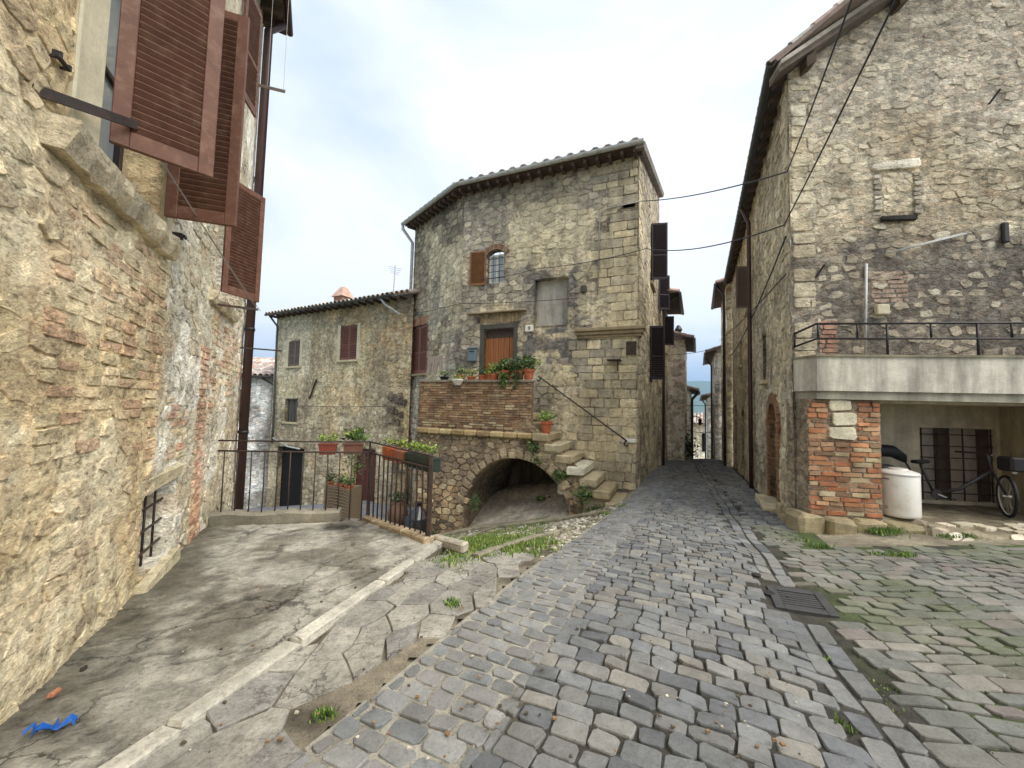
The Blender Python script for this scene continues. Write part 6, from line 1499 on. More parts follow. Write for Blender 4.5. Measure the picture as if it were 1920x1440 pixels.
# stone plinth in front of the pier and along the street corner
for (u0, u1, o0, o1, z1_) in ((-.05, .34, .0, .50, -.10), (.36, .78, .25, .60, -.13), (.80, 1.22, .25, .56, -.12), (1.24, 1.75, .05, .62, -.16)):
    V, F = cham(RF.P(u0, -.85, o0), RF.D * (u1 - u0), RF.Nn * (o1 - o0), [0, 0, z1_ + .85], .06, .025); obj('plinth_stone', V, F, M_SLAB, rh, col=pick([C(158, 144, 112), C(144, 134, 104), C(166, 154, 128)], r, .1))
for k in range(7):
    V, F = cham(RS.P(.05 + .17 * k, -.9, -.1), RS.D * .22, RS.Nn * (.16 + r.uniform(0, .08)), [0, 0, .45 + r.uniform(0, .25)], .05, .03); obj('plinth_stone', V, F, M_SLAB, rh, col=pick([C(160, 146, 116), C(146, 132, 104)], r, .12))
# bay interior
BD = -1.15; BR = 4.44
M_BAY = masonry('bay_plaster', color=tuple(C(196, 184, 160)), var=.25, pit=.15, streak=.3, bump=.35)
hb = (3.06, 4.37, -.06, 1.36)
bay = MB()
for (u0, u1, zz0, zz1) in ((1.0, hb[0], -1, 1.9), (hb[1], BR + .4, -1, 1.9), (hb[0], hb[1], -1, hb[2]), (hb[0], hb[1], hb[3], 1.9)): bay.add(*RF.box(u0, u1, zz0, zz1, BD - .25, BD))
bay.build('bay_back_wall', M_BAY, rh)
b = MB(); b.add(*RF.box(1.22, 1.29, -1, 1.84, BD, -.3)); b.build('bay_side_wall', M_BAY, rh)
b = MB(); pA, pB = RF.P(BR, 0, BD)[:2], RF.P(BR - .55, 0, BO - .2)[:2]; dd = (pB - pA); b.add(box_v([*pA, -1], [*dd, 0], [.3, .05, 0], [0, 0, 2.9]), CUBE_F); b.build('bay_side_wall', M_BAY, rh)
b = MB(); b.add(*RF.box(1.0, BR + .4, 1.80, 1.839, BD, .1)); b.build('bay_ceiling', M_BAY, rh)
wd = MB(); wd.add(*RF.box(hb[0], hb[1], hb[2], hb[3], BD - .22, BD - .2)); wd = wd.build('bay_window', simple('dim_glass', tuple(C(176, 164, 152)), rough=.3), rh)
for (u0, u1) in ((3.06, 3.14), (3.46, 3.68), (4.2, 4.37)): b = MB(); b.add(*RF.box(u0, u1, hb[2], hb[3], BD - .19, BD - .12, .01)); b.build('frame', M_WOOD, wd)
for k in range(6): u = 3.12 + .24 * k; V, F = tube_g([RF.P(u, hb[2], BD - .04), RF.P(u, hb[3], BD - .04)], .013, 5); obj('grille_bar', V, F, M_IRON, wd)
for k in range(6): z = .08 + .23 * k; V, F = tube_g([RF.P(hb[0], z, BD - .055), RF.P(hb[1], z, BD - .055)], .011, 5); obj('grille_bar', V, F, M_IRON, wd)
# bay floor
FZ = -.12
def bay_floor_z(X, Y):
    o = (X - RF.p[0]) * RF.n[0] + (Y - RF.p[1]) * RF.n[1]; base = gz(X, Y) - .0
    return np.maximum(FZ * sstep(1.1, .35, o) + (base - .02) * (1 - sstep(1.1, .35, o)), base - .02) + (fbm(np.stack([X, Y, 0 * X], 1) * 3, 3, 461) - .5) * .04 - .12 * sstep(.85, 1.2, o) - .4 * sstep(1.75, 1.45, (X - RF.p[0]) * RF.d[0] + (Y - RF.p[1]) * RF.d[1]) * sstep(.2, .45, o)
def bay_in(X, Y):
    o = (X - RF.p[0]) * RF.n[0] + (Y - RF.p[1]) * RF.n[1]; u = (X - RF.p[0]) * RF.d[0] + (Y - RF.p[1]) * RF.d[1]
    return (u > 0.9) & (u < 5.5) & (o > BD - .05) & (o < 1.25)
yard = sheet('yard', np.arange(5.6, 10.5, .07), np.arange(4.6, 8.6, .07), bay_floor_z, M_CONC, lambda X, Y: lerpc(C(118, 108, 88), C(150, 140, 116), sstep(.4, .6, fbm(np.stack([X, Y, 0 * X], 1) * 2, 4, 462))), inside=bay_in, kind='structure')
yp = Pieces()
for poly in rubble(6.0, 9.5, 4.9, 7.0, .24, .17, .45, .0, seed=463):
    c = np.mean(poly, 0); o = (c[0] - RF.p[0]) * RF.n[0] + (c[1] - RF.p[1]) * RF.n[1]; u = (c[0] - RF.p[0]) * RF.d[0] + (c[1] - RF.p[1]) * RF.d[1]
    if not (1.5 < u < 5 and .35 < o < 1.3) or r.random() < .35: continue
    P = soften(poly, .02, r, n=9); V, F = puff(P, r.uniform(.02, .05), r, back=.04)
    yp.add(np.stack([V[:, 0], V[:, 1], bay_floor_z(V[:, 0], V[:, 1]) + V[:, 2]], 1), F, pick([C(206, 200, 182), C(180, 172, 150), C(150, 140, 118), C(192, 180, 158)], r, .12))
yp.emit('paving_stone', M_SLAB, yard, 120, 'paving_fragments')
# balcony railing
brl = thing('balcony_railing', RF.P(2, 2.6, BO), 'low black iron railing bent round the corner of the balcony', 'railing')
c0, c1, c2 = RF.P(.18, 0, .0)[:2], RF.P(.32, 0, BO - .06)[:2], RF.P(6.2, 0, BO - .06)[:2]
pipe('rail', [[*c0, 3.04], [*c1, 3.14], [*c2, 3.14]], .02, M_DARKM, brl, 6); pipe('rail', [[*c0, 2.80], [*c1, 2.88], [*c2, 2.88]], .018, M_DARKM, brl, 6); pipe('rail', [[*c0, 3.04], [*c0, 2.80]], .018, M_DARKM, brl, 6)
for u in (.34, .95, 2.05, 3.2, 4.4): p = RF.P(u, 0, BO - .06); pipe('post', [[p[0], p[1], 2.88], [p[0], p[1], 3.14]], .016, M_DARKM, brl, 6)
for u in (1.40, 2.72, 4.0): p = RF.P(u, 0, BO - .06); pipe('post', [[p[0], p[1], 2.58], [p[0], p[1], 3.14]], .018, M_DARKM, brl, 6)
# things fixed to the gable wall
pipe('conduit', [RF.P(1.30, 2.6, .04), RF.P(1.36, 4.30, .04)], .022, M_GUT, rh, 6)
b = MB(); u_, z_ = RF.uz(1650, 582); b.add(*RF.box(u_ - .1, u_ + .1, z_ - .09, z_ + .09, 0, .09, .012)); b.build('junction_box', M_CREAM, rh)
a_, c_ = RF.uz(1655, 478), RF.uz(1800, 440)
for k in (0, 1): pipe('drying_rod', [RF.P(a_[0], a_[1] - .03 * k, .1 + .06 * k), RF.P(c_[0], c_[1] - .03 * k, .06 + .05 * k)], .012, M_GUT, rh, 5)
u_, z_ = RF.uz(1880, 438); b = MB(); b.add(*RF.box(u_ - .05, u_ + .05, z_ - .18, z_ + .18, 0, .07, .02)); b.build('wall_anchor', M_DARKM, rh)
for (px, py) in ((1534, 510), (1858, 186)): u_, z_ = RF.uz(px, py); V, F = tube_g([RF.P(u_ - .05, z_ - .1, .02), RF.P(u_ + .05, z_ + .1, .1)], .018, 5); obj('wall_hook', V, F, M_DARKM, rh)
# ------------------------------------------------------------------ water heater
wh_p = RF.P(1.72, 0, .1); wz = FZ + .01
wh = thing('water_heater', [wh_p[0], wh_p[1], wz], 'old white cylindrical water heater standing beside the brick pier', 'water heater')
V, F = lathe_g([(.245, 0), (.262, .015), (.265, .05), (.265, .70), (.262, .705)], [wh_p[0], wh_p[1], wz], 32); obj('tank', V, F, M_WHITE, wh, smooth=True)
V, F = lathe_g([(.268, .700), (.27, .72), (.252, .742), (.16, .775), (.13, .775), (.12, .80), (.0, .80)], [wh_p[0], wh_p[1], wz], 32); obj('lid', V, F, M_WHITE, wh)
V, F = lathe_g([(.272, 0), (.272, .012)], [wh_p[0], wh_p[1], wz + .695], 32); obj('seam', V, F, M_GUT, wh)
dcam = np.array([-wh_p[0], -wh_p[1]]); dcam /= np.linalg.norm(dcam); sd_ = np.array([dcam[1], -dcam[0]])
for (w_, zz, rr) in ((-.62, .15, .028),):
    q = wh_p[:2] + .262 * (dcam * math.cos(w_) - sd_ * math.sin(w_)); V, F = lathe_g([(rr, -.008), (rr, .008)], [0, 0, 0], 12); e = np.array([*(q - wh_p[:2]), 0]) / .262; Rm = np.stack([np.cross([0, 0, 1.], e), [0, 0, 1.], e], 1); V = V @ Rm.T + np.array([*q, wz + zz]); obj('knob', V, F, M_GUT, wh)
q = wh_p[:2] + .267 * (dcam * math.cos(-.6) - sd_ * math.sin(-.6)); t_ = np.array([-(q - wh_p[:2])[1], (q - wh_p[:2])[0]]) / .267; V = np.array([[*(q - t_ * .05), wz + .615], [*(q + t_ * .05), wz + .615], [*(q + t_ * .05), wz + .63], [*(q - t_ * .05), wz + .63]]); obj('badge', V, [(0, 1, 2, 3)], M_DARKM, wh)
# ------------------------------------------------------------------ bicycle
bz = FZ + .02
def bpt(px, py, o): u, z = RF.uz(px, py, o); return RF.P(u, z, o)
bk_ = thing('bicycle', RF.P(2.8, bz, -.3), 'dark step-through bicycle leaning in the storage bay', 'bicycle')
rearc = bpt(1668, 905, -.55); fr_ = RF.P(3.35, bz + .34, -.02)
def wheel(name, c, ax, fw, rad, parent):
    ax = np.asarray(ax, float) / np.linalg.norm(ax); fwv = np.asarray(fw, float); fwv -= ax * np.dot(ax, fwv); fwv /= np.linalg.norm(fwv); up_ = np.cross(ax, fwv)
    ring = lambda R0: [c + R0 * (math.cos(t) * fwv + math.sin(t) * up_) for t in np.linspace(0, 2 * math.pi, 29)]
    V, F = tube_g(ring(rad - .025), .025, 6, cap=False); w = obj(name, V, F, M_BLACK, parent, smooth=True)
    V, F = tube_g(ring(rad - .055), .012, 5, cap=False); obj('rim', V, F, M_GUT, w, smooth=True)
    m_ = MB()
    for k in range(18): t = 2 * math.pi * k / 18; m_.add(*tube_g([c + ax * (.02 if k % 2 else -.02), c + (rad - .055) * (math.cos(t) * fwv + math.sin(t) * up_)], .0025, 3))
    m_.add(*tube_g([c - ax * .05, c + ax * .05], .02, 8)); m_.build('spokes', M_GUT, w)
fwd_ = RF.D; wr = .36
rc = np.array([*RF.P(2.05, 0, -.62)[:2], bz + wr]); fc = np.array([*RF.P(3.52, 0, -.12)[:2], bz + wr])
wheel('wheel', rc, RF.Nn, RF.D, wr, bk_); sax = RF.Nn * .45 + RF.D * .9; wheel('wheel', fc, sax, RF.Nn * .9 - RF.D * .45, wr, bk_)
bb_ = rc + RF.D * .62 + RF.Nn * .2 + np.array([0, 0, -.06]); hd = fc + np.array([0, 0, .42]) - RF.D * .16 - RF.Nn * .05; hdt = hd + np.array([0, 0, .28]) - RF.D * .07
stp = bb_ + np.array([0, 0, .52]) - RF.D * .2
for pts_, rad_ in (([bb_, bb_ + (hd - bb_) * .45 - np.array([0, 0, .1]), hd], .028), ([bb_, stp], .02), ([rc, bb_], .013), ([rc, stp - [0, 0, .18]], .012)): pipe('frame_tube', pts_, rad_, M_DARKM, bk_, 7)
pipe('fork', [hdt, hd, fc + RF.Nn * .0 + np.cross(sax, [0, 0, 1.]) * 0], .018, M_DARKM, bk_, 6)
pipe('handlebar', [hdt - RF.Nn * -.3 - RF.D * .22, hdt + RF.Nn * .12, hdt + [0, 0, .04], hdt - RF.Nn * .15, hdt - RF.Nn * .3 - RF.D * .22], .016, M_DARKM, bk_, 6)
V, F = cham(stp + np.array([-.13, -.08, 0]), [.26, 0, .02], [0, .16, 0], [0, 0, .06], .03); obj('saddle', V, F, M_BLACK, bk_)
pipe('mudguard', [rc + (wr + .03) * (math.cos(t) * RF.D + np.array([0, 0, math.sin(t)])) for t in np.linspace(.3, 2.9, 10)], .02, M_DARKM, bk_, 5)
V, F = lathe_g([(.085, -.01), (.085, .01)], [0, 0, 0], 14); Rm = np.stack([RF.D, [0, 0, 1.], RF.Nn], 1); obj('chainring', V @ Rm.T + bb_ + RF.Nn * .06, F, M_DARKM, bk_); pipe('crank', [bb_ + RF.Nn * .08 + RF.D * .15 - [0, 0, .06], bb_ + RF.Nn * .08], .012, M_GUT, bk_, 5)
V, F = cham(bb_ + RF.Nn * .08 + RF.D * .12 - np.array([0, 0, .075]), RF.D * .09, RF.Nn * .1, [0, 0, .025], .006); obj('pedal', V, F, M_BLACK, bk_)
V, F = cham(hd + RF.D * .05 + np.array([0, 0, .02]), RF.D * .28 + RF.Nn * .05, RF.Nn * .26, [0, 0, .24], .03); obj('basket', V, F, M_DARKM, bk_)
V, F = lathe_g([(.03, 0), (.045, .03), (.03, .06)], fc + np.array([0, 0, .4]) + RF.Nn * .12, 10); obj('lamp', V, F, M_GUT, bk_)
# scooter half hidden behind the heater
sco = thing('motor_scooter', RF.P(1.75, FZ, -.75), 'black scooter rear with long seat behind the water heater', 'scooter')
sp_ = [RF.P(*RF.uz(q[0], q[1], -.7), -.7) for q in ((1628, 850), (1645, 844), (1672, 846), (1692, 858), (1697, 866))]
V, F = tube_g(sp_, [.10, .12, .115, .08, .03], 10); obj('seat', V, F, M_BLACK, sco, smooth=True)
V, F = cham(RF.P(1.42, .30, -.85), RF.D * .62, RF.Nn * .26, [0, 0, .34], .08, .0); obj('body', V, F, M_DARKM, sco)
wc_ = np.array([*RF.P(1.86, 0, -.72)[:2], FZ + .24]); wheel('wheel', wc_, RF.Nn, RF.D, .24, sco)
pipe('mudguard', [wc_ + .29 * (math.cos(t) * RF.D + np.array([0, 0, math.sin(t)])) for t in np.linspace(.1, 2.2, 9)], .03, M_DARKM, sco, 6)
pipe('carrier', [sp_[3], RF.P(*RF.uz(1712, 888, -.7), -.7)], .015, M_DARKM, sco, 5)
V, F = cham(RF.P(*RF.uz(1650, 935, -.45), -.45), RF.D * .14, RF.Nn * .05, [0, 0, .035], .006); obj('number_light', V, F, M_WHITE, sco)
# ================================================================== houses further down the street
r = np.random.default_rng(501)
def street_house(name, label, s0, s1, tf, zt, side, c1, c2, seed, ov=.5, wins=(), doors=(), depth=7, roofpal=None, gut=M_GUTD, pipes=(), shut=None, slope=.3):
    """side -1: house on the left of the street (face looks to +t); +1: on the right"""
    p = np.array(xy(s0, tf)); W = Wall(p, SD); nt_ = TD * (-side)
    if np.dot(W.n, nt_) < 0: W.n = -W.n; W.Nn = -W.Nn
    h = thing(name, [*xy((s0 + s1) / 2, tf), float(gz(*xy((s0 + s1) / 2, tf)))], label, 'house')
    colf = lambda u, z: lerpc(c1, c2, sstep(.4, .6, fbm(np.stack([u, z, 0 * u], 1) * .8, 4, seed)))
    Lg = s1 - s0; holes = [(a, b, c, d) for (a, b, c, d) in list(wins) + list(doors)]
    wall_mesh('wall', W, 0, Lg, -9, zt, M_FAR, h, colf, res=.2, amp=.04, holes=holes, seed=seed, depth=.2, smooth=True)
    E = Wall(p, -W.n); E.n = -SD; E.Nn = np.array([*(-SD), 0])
    wall_mesh('end_wall', E, 0, depth, -9, zt, M_FAR, h, lambda u, z: colf(u + 31, z), res=.2, amp=.03, seed=seed + 1, smooth=True)
    for (a, b, c, d) in wins: filled('window', W, a - .02, b + .02, c - .02, d + .02, -.15, M_DARK, h); bx = MB(); bx.add(*W.box(a - .1, b + .1, c - .1, c, -.05, .1)); bx.build('sill', M_LINT, h)
    for (a, b, c, d) in doors: filled('door', W, a - .02, b + .02, c - .02, d + .02, -.15, M_WOOD, h)
    tiled_roof(h, W.P(-.3, zt + .1, ov), W.P(Lg + .2, zt + .1, ov), -W.n, 4.0, slope, sp=.32, k=1.3, nmax=30, seed=seed, palette=roofpal)
    b = MB(); b.add(np.array([W.P(-.3, zt - .0, ov), W.P(Lg, zt - .0, ov), W.P(Lg, zt + .05, -.1), W.P(-.3, zt + .05, -.1), W.P(-.3, zt + .06, ov), W.P(Lg, zt + .06, ov), W.P(Lg, zt + .11, -.1), W.P(-.3, zt + .11, -.1)]), CUBE_F); b.build('eave_boards', M_WOOD, h)
    gutter(h, [W.P(-.35, zt + .06, ov + .08), W.P(Lg, zt + .02, ov + .08)], gut, .08)
    for u in pipes: pipe('downpipe', [W.P(u, zt, ov), W.P(u, zt - .5, .1), W.P(u, -6, .1)], .06, gut, h, 6)
    if shut:
        for (u, z0, z1) in shut: shutter(h, W.P(u, z0, .04), W.n * .9 + SD * .3, .5, z1 - z0, M_SHUTD, nsl=16, mid=False, stile=.05, rail=.06)
    return h, W
h1, W1 = street_house('street_house', 'dark-eaved house next along behind the corner house', 20.05, 24.4, -1.62, 7.2, -1, C(140, 126, 102), C(178, 164, 132), 511, ov=.75, wins=((1.0, 1.9, 2.6, 4.2), (2.6, 3.4, 4.8, 6.2)), doors=((1.2, 2.2, -2.2, .8),), pipes=(.15,), shut=((1.0, 4.9, 6.4),))
h2, W2 = street_house('street_house', 'rubble house with chimney pots jutting into the street on the left', 24.5, 30.0, -.72, 5.7, -1, C(186, 176, 156), C(208, 198, 176), 521, ov=.45, wins=((1.2, 2.0, 1.4, 2.8),), doors=((3, 4, -3, .6),))
for k, t_ in enumerate((-.95, -1.6, -2.2)):
    q = xy(24.9, t_ - .1); V, F = lathe_g([(.16, 0), (.16, .35), (.22, .38), (.22, .45), (.08, .7)] if k == 0 else [(.2, 0), (.2, .4), (.26, .42), (.26, .55)], [*q, 5.95 + .12 * k], 10); obj('chimney_pot', V, F, M_TERRA if k else M_GUTD, h2)
h3, W3 = street_house('street_house', 'lower pale house past the crest on the left with street lantern', 30.2, 36.0, -.5, 2.9, -1, C(176, 166, 144), C(206, 198, 176), 531, ov=.5, wins=((2, 2.8, .4, 1.6),), pipes=(.3, 4.0))
lp = thing('street_lantern', W3.P(1.2, 1.2, 0), 'small black lantern on the lowest house at the street end', 'lantern'); pipe('arm', [W3.P(1.2, 1.0, 0), W3.P(1.2, 1.15, .35), W3.P(1.2, 1.0, .62)], .03, M_DARKM, lp, 5); V, F = lathe_g([(.08, -.35), (.14, 0), (.16, .02), (.03, .16)], W3.P(1.2, .85, .62), 8); obj('lamp_head', V, F, M_DARKM, lp)
h4, W4 = street_house('street_house', 'house with deep red-brown eave beyond the gable house on the right', 21.95, 27.0, 1.3, 8.0, 1, C(168, 156, 126), C(196, 186, 154), 541, ov=.4, wins=((1.4, 2.2, 4.6, 6.0), (3.2, 4.0, 1.8, 3.2)), doors=((.6, 1.6, -2.4, 1.0),), pipes=(.2,), gut=M_PIPEB)
h5, W5 = street_house('street_house', 'narrow whitish house at the crest on the right side', 27.1, 34.0, .95, 5.2, 1, C(170, 166, 156), C(206, 204, 196), 551, ov=.45, wins=((1, 1.7, 1.2, 2.4),), doors=((3.2, 4.2, -4, 0),), pipes=(3.0,))
h6, W6 = street_house('street_house', 'farthest pale house on the right above the crest', 34.2, 46.0, .7, 2.6, 1, C(176, 172, 160), C(210, 206, 196), 561, ov=.4, wins=((3, 3.8, -.6, .6),), pipes=(5.0,))
# house closing the view
p = np.array(xy(52, 6)); E = Wall(p, -TD); E.n = -SD; E.Nn = np.array([*(-SD), 0])
eh = thing('end_house', [*xy(52, 0), -7], 'cream house with arched doorway closing the bottom of the street', 'house')
wall_mesh('wall', E, 0, 14, -9, .2, M_FAR, eh, lambda u, z: lerpc(C(190, 180, 154), C(214, 206, 184), sstep(.4, .6, fbm(np.stack([u, z, 0 * u], 1) * .5, 4, 571))), res=.3, amp=.04, holes=[(4.6, 5.6, -3.4, -1.2), (6.8, 8.4, -6.5, -4.1), (4.4, 5.6, -5.4, -4.4)], seed=572, depth=.3, smooth=True, top=lambda u: .35 - .08 * np.asarray(u))
filled('window', E, 4.5, 5.7, -3.5, -1.1, -.2, M_DARK, eh); filled('window', E, 4.3, 5.7, -5.5, -4.3, -.2, M_DARK, eh); filled('door', E, 6.7, 8.5, -6.6, -4.0, -.2, M_DARK, eh)
tiled_roof(eh, E.P(-.3, .45, .5), E.P(14.3, -.7, .5), -E.n, 5, .25, sp=.4, k=1.6, single=False, seed=6)
# houses of the far town in the valley
for k in range(16):
    d_ = r.uniform(1800, 3400); px = r.uniform(1290, 1340); q = at_y(px, 768, d_); x, y = q[0], q[1]; z = float(terrain_z(np.array([x]), np.array([y]))[0]); w_, dd_, hh_ = r.uniform(10, 20), r.uniform(10, 16), r.uniform(7, 14)
    b = MB(); b.add(box_v([x, y, z - 3], [w_, 0, 0], [0, dd_, 0], [0, 0, hh_ + 3]), CUBE_F, C(218, 212, 200)); t_ = thing('valley_house', [x, y, z], 'tiny pale house of the far valley town', 'house', 'houses of the valley town'); b.build('walls', M_PLAST, t_)
    b = MB(); b.add(np.array([[x - 1, y - 1, z + hh_], [x + w_ + 1, y - 1, z + hh_], [x + w_ + 1, y + dd_ + 1, z + hh_], [x - 1, y + dd_ + 1, z + hh_], [x - 1, y + dd_ / 2, z + hh_ + 4], [x + w_ + 1, y + dd_ / 2, z + hh_ + 4]]), [(0, 1, 5, 4), (3, 4, 5, 2), (0, 4, 3), (1, 2, 5), (0, 3, 2, 1)], C(168, 120, 96)); b.build('roof', M_TILE, t_)

# ================================================================== cables
def cable(label, pts, rad=.012, mat=None, group=None): wire('overhead_cable', pts, rad, label, mat, None, group)
pR1 = RF.P(*RF.uz(1476, 322, .08), .08); pR2 = RF.P(*RF.uz(1470, 422, .08), .08)
cable('upper cable crossing the street to the vent hole of the corner house', arc3(pR1, F2.P(*F2.uz(1205, 379), .07), .12), .014)
cable('lower cable crossing the street to the shutter of the corner house', arc3(pR2, F2.P(*F2.uz(1212, 468), .07), .22), .014)
q1 = F2.P(*F2.uz(1212, 468), .09); qB = np.array([*(B_ + bis * .1), F2.uz(866, 570)[1]]); q2 = F1.P(*F1.uz(768, 590), .1)
cable('thin cable slung along the upper facade of the corner house', np.vstack([arc3(q1, F2.P(*F2.uz(1010, 505), .1), .1), arc3(F2.P(*F2.uz(1010, 505), .1), F2.P(*F2.uz(905, 525), .1), .06)]), .012)
cable('thin cable across the facade above the plank door', np.vstack([arc3(F2.P(*F2.uz(1085, 560), .1), qB, .05), arc3(qB, q2, .05)]), .012)
for (p0, e, lab) in ((pR1, at_y(1600, -10, 3.6), 'thick cable from the gable house rising steeply overhead, left one'), (pR2, at_y(1682, -5, 3.3), 'thick cable from the gable house rising steeply overhead, right one')):
    far = e + (e - p0) * 1.6; cable(lab, np.vstack([arc3(p0, e, .03), arc3(e, far, .0)[1:]]), .011)
cable('cable bundle slung along the street side of the gable house', arc3(RS.P(.05, 4.9, .06), RS.P(13.2, 4.3, .1), .25), .016)
cable('short wire near the corner window of the gable house', arc3(RS.P(.1, 4.2, .06), W4.P(.3, 5.2, .3), .1), .012)
cable('upper wire across the far street under the eaves', arc3(W1.P(3.5, 4.7, .1), W4.P(1.0, 5.0, .1), .1), .014)
cable('middle wire across the far street against the hills', arc3(W2.P(1.0, 1.9, .1), W4.P(4.5, 1.95, .1), .06), .016)
cable('lowest wire across the far street above the end house', arc3(W2.P(4.5, .2, .1), W5.P(3.0, .1, .1), .1), .02)
cable('wire stretched along the lane house below its windows', arc3(BH.P(10.3, 1.4, .3), BH.P(.2, 1.45, .25), .12), .014)
# ================================================================== drain and covers
dg = thing('drain_grate', gp(*xy(4.77, .9)), 'square dark iron drain grate set in the cobbles', 'drain grate')
def gq(s, t, h): x, y = xy(s, t); return np.array([x, y, float(gz(np.array(x), np.array(y), True)) + h])
c0 = gq(GR[0], GR[2], .0); ax, ay = gq(GR[1], GR[2], 0) - c0, gq(GR[0], GR[3], 0) - c0; upn = np.cross(ax, ay); upn = upn / np.linalg.norm(upn) * np.sign(upn[2])
def gbox(a0, a1, b0, b1, h0, h1, bev=.004): return cham(c0 + ax * a0 + ay * b0 + upn * h0, ax * (a1 - a0), ay * (b1 - b0), upn * (h1 - h0), bev)
b = MB()
for q in ((0, 1, 0, .16), (0, 1, .84, 1), (0, .16, .16, .84), (.84, 1, .16, .84)): b.add(*gbox(*q, -.05, .006))
b.build('frame', M_GUTD, dg)
b = MB(); b.add(*gbox(.02, .98, .02, .98, -.16, -.12)); b.build('pit', M_DARK, dg)
for k in range(7): b = MB(); a0 = .17 + .67 * k / 7; b.add(*gbox(a0, a0 + .042, .16, .84, -.04, .0)); b.build('bar', M_GUTD, dg)
for (px, py, rr, lab) in ((1441, 1112, .06, 'small round iron cover just left of the drain grate'), (1418, 1078, .05, 'smaller round iron cover up the street from the grate')):
    g = ground_pt(px, py); V, F = lathe_g([(rr, -.03), (rr, .008), (rr * .85, .012), (rr * .5, .008), (0.005, .008)], g, 16); obj('stopcock_cover', V, F, M_DARKM, None, label=lab, cat='iron cover')
# ================================================================== lane: pebbles, strips, grass
pb = MB()
def lane_ok(x, y):
    s, t = st(x, y); uS = (x - ST.p[0]) * ST.d[0] + (y - ST.p[1]) * ST.d[1]; oS = (x - ST.p[0]) * ST.n[0] + (y - ST.p[1]) * ST.n[1]
    return t < -1.78 and oS > .05 and not bool(in_terrace(np.array([x]), np.array([y]), .12)[0]) and y > 4.9 + .4 * max(0, x)
for poly in rubble(-5.2, 3.4, 4.4, 12.6, .10, .085, .4, .25, seed=601):
    c = np.mean(poly, 0)
    if not lane_ok(*c): continue
    P = soften(poly, .008, r, n=6); V, F = puff(P, r.uniform(.015, .04), r, back=.02, in2=.6)
    pb.add(np.stack([V[:, 0], V[:, 1], gz(V[:, 0], V[:, 1]) - .05 + V[:, 2]], 1), F, pick([C(150, 144, 126), C(176, 170, 152), C(128, 122, 104), C(196, 190, 174), C(112, 108, 92)], r, .14))
pb.build('pebbles', M_SLAB, None, smooth=True, label='rounded pebble paving of the little lane', cat='pebbles', kind='stuff')
lane = None
def strip(pts, w, h, col, name, parent=None, n=10, **kw):
    pts = np.asarray(pts, float); V = []; F = []
    for i, p in enumerate(pts):
        t = pts[min(i + 1, len(pts) - 1)] - pts[max(i - 1, 0)]; t /= np.linalg.norm(t); nn = np.array([-t[1], t[0]])
        for (o, hh) in ((-w / 2, -.1), (-w / 2 + .01, h - .02), (-w / 2 + .04, h), (w / 2 - .04, h), (w / 2 - .01, h - .02), (w / 2, -.1)):
            q = p + nn * (o + r.uniform(-.01, .01)); V.append([*q, float(gz(q[0], q[1])) + hh + r.uniform(-.006, .006)])
    for i in range(len(pts) - 1):
        for j in range(5): F.append((i * 6 + j, i * 6 + j + 1, (i + 1) * 6 + j + 1, (i + 1) * 6 + j))
    F += [tuple(range(6)), tuple(range((len(pts) - 1) * 6, len(pts) * 6))]
    return obj(name, V, F, M_CONC, parent, col=col, **kw)
def lane_line(pa, n=22):
    P = [ground_pt(*q)[:2] for q in pa]; out_ = []
    P = np.array(P); s_ = np.r_[0, np.cumsum(np.linalg.norm(np.diff(P, axis=0), axis=1))]; t = np.linspace(0, s_[-1], n)
    return np.stack([np.interp(t, s_, P[:, 0]), np.interp(t, s_, P[:, 1])], 1)
strip(lane_line([(1128, 962), (1060, 972), (960, 983), (890, 990), (820, 1006)]), .42, .05, C(150, 142, 120), 'footpath', kind='structure')
strip(lane_line([(1075, 990), (1000, 1008), (930, 1030), (890, 1045)]), .16, .04, C(150, 142, 122), 'stone_edging', label='worn stone edging strip crossing the grassy pebble lane', cat='edging')
strip(lane_line([(940, 985), (890, 1002), (850, 1016)]), .12, .04, C(146, 138, 118), 'stone_edging', label='short stone edging strip beside the terrace corner', cat='edging')
gr = MB()
def tuft(p, n, rad, h, pal):
    p = np.asarray(p, float)
    V = []; F = []; cc = []; oo = r.normal(0, rad, (n, 2)) + p[:2]; zz = gz(oo[:, 0], oo[:, 1]) - .02
    for k in range(n):
        b0 = np.array([oo[k, 0], oo[k, 1], zz[k]])
        d = r.normal(0, 1, 2); d /= np.linalg.norm(d) + 1e-6; hh = h * r.uniform(.5, 1.3); ln = r.uniform(.1, .7) * hh; w = r.uniform(.0025, .0065) * (1 + h * 5)
        s_ = np.array([-d[1], d[0], 0]); top_ = b0 + np.array([d[0] * ln, d[1] * ln, hh]); i0 = len(V)
        V += [b0 - s_ * w, b0 + s_ * w, (b0 + top_) / 2 + s_ * w * .9 + [0, 0, hh * .12], top_, (b0 + top_) / 2 - s_ * w * .9 + [0, 0, hh * .12]]; F += [(i0, i0 + 1, i0 + 2, i0 + 3, i0 + 4)]; cc.append(pick(pal, r, .25))
    return V, F, cc
def grass(name, spots, label, pal=GREENS):
    m_ = MB()
    for (px, py, n, rad, h) in spots:
        g = ground_pt(px, py); V, F, cc = tuft([g[0], g[1], 0], n, rad, h, pal); b0 = m_.n; m_.v.append(np.array(V)); m_.f += [tuple(i + b0 for i in f) for f in F]; m_.c += cc; m_.n += len(V)
    return m_.build(name, M_LEAF, None, label=label, cat='grass', kind='stuff')
sp_ = []
for k in range(260): sp_.append((r.uniform(840, 1020), 0, int(r.uniform(16, 44)), r.uniform(.05, .16), r.uniform(.03, .065)))
sp_ = [(a, 1046 - (a - 845) * .28 + r.uniform(-32, 16), c, d, e) for (a, b_, c, d, e) in sp_]
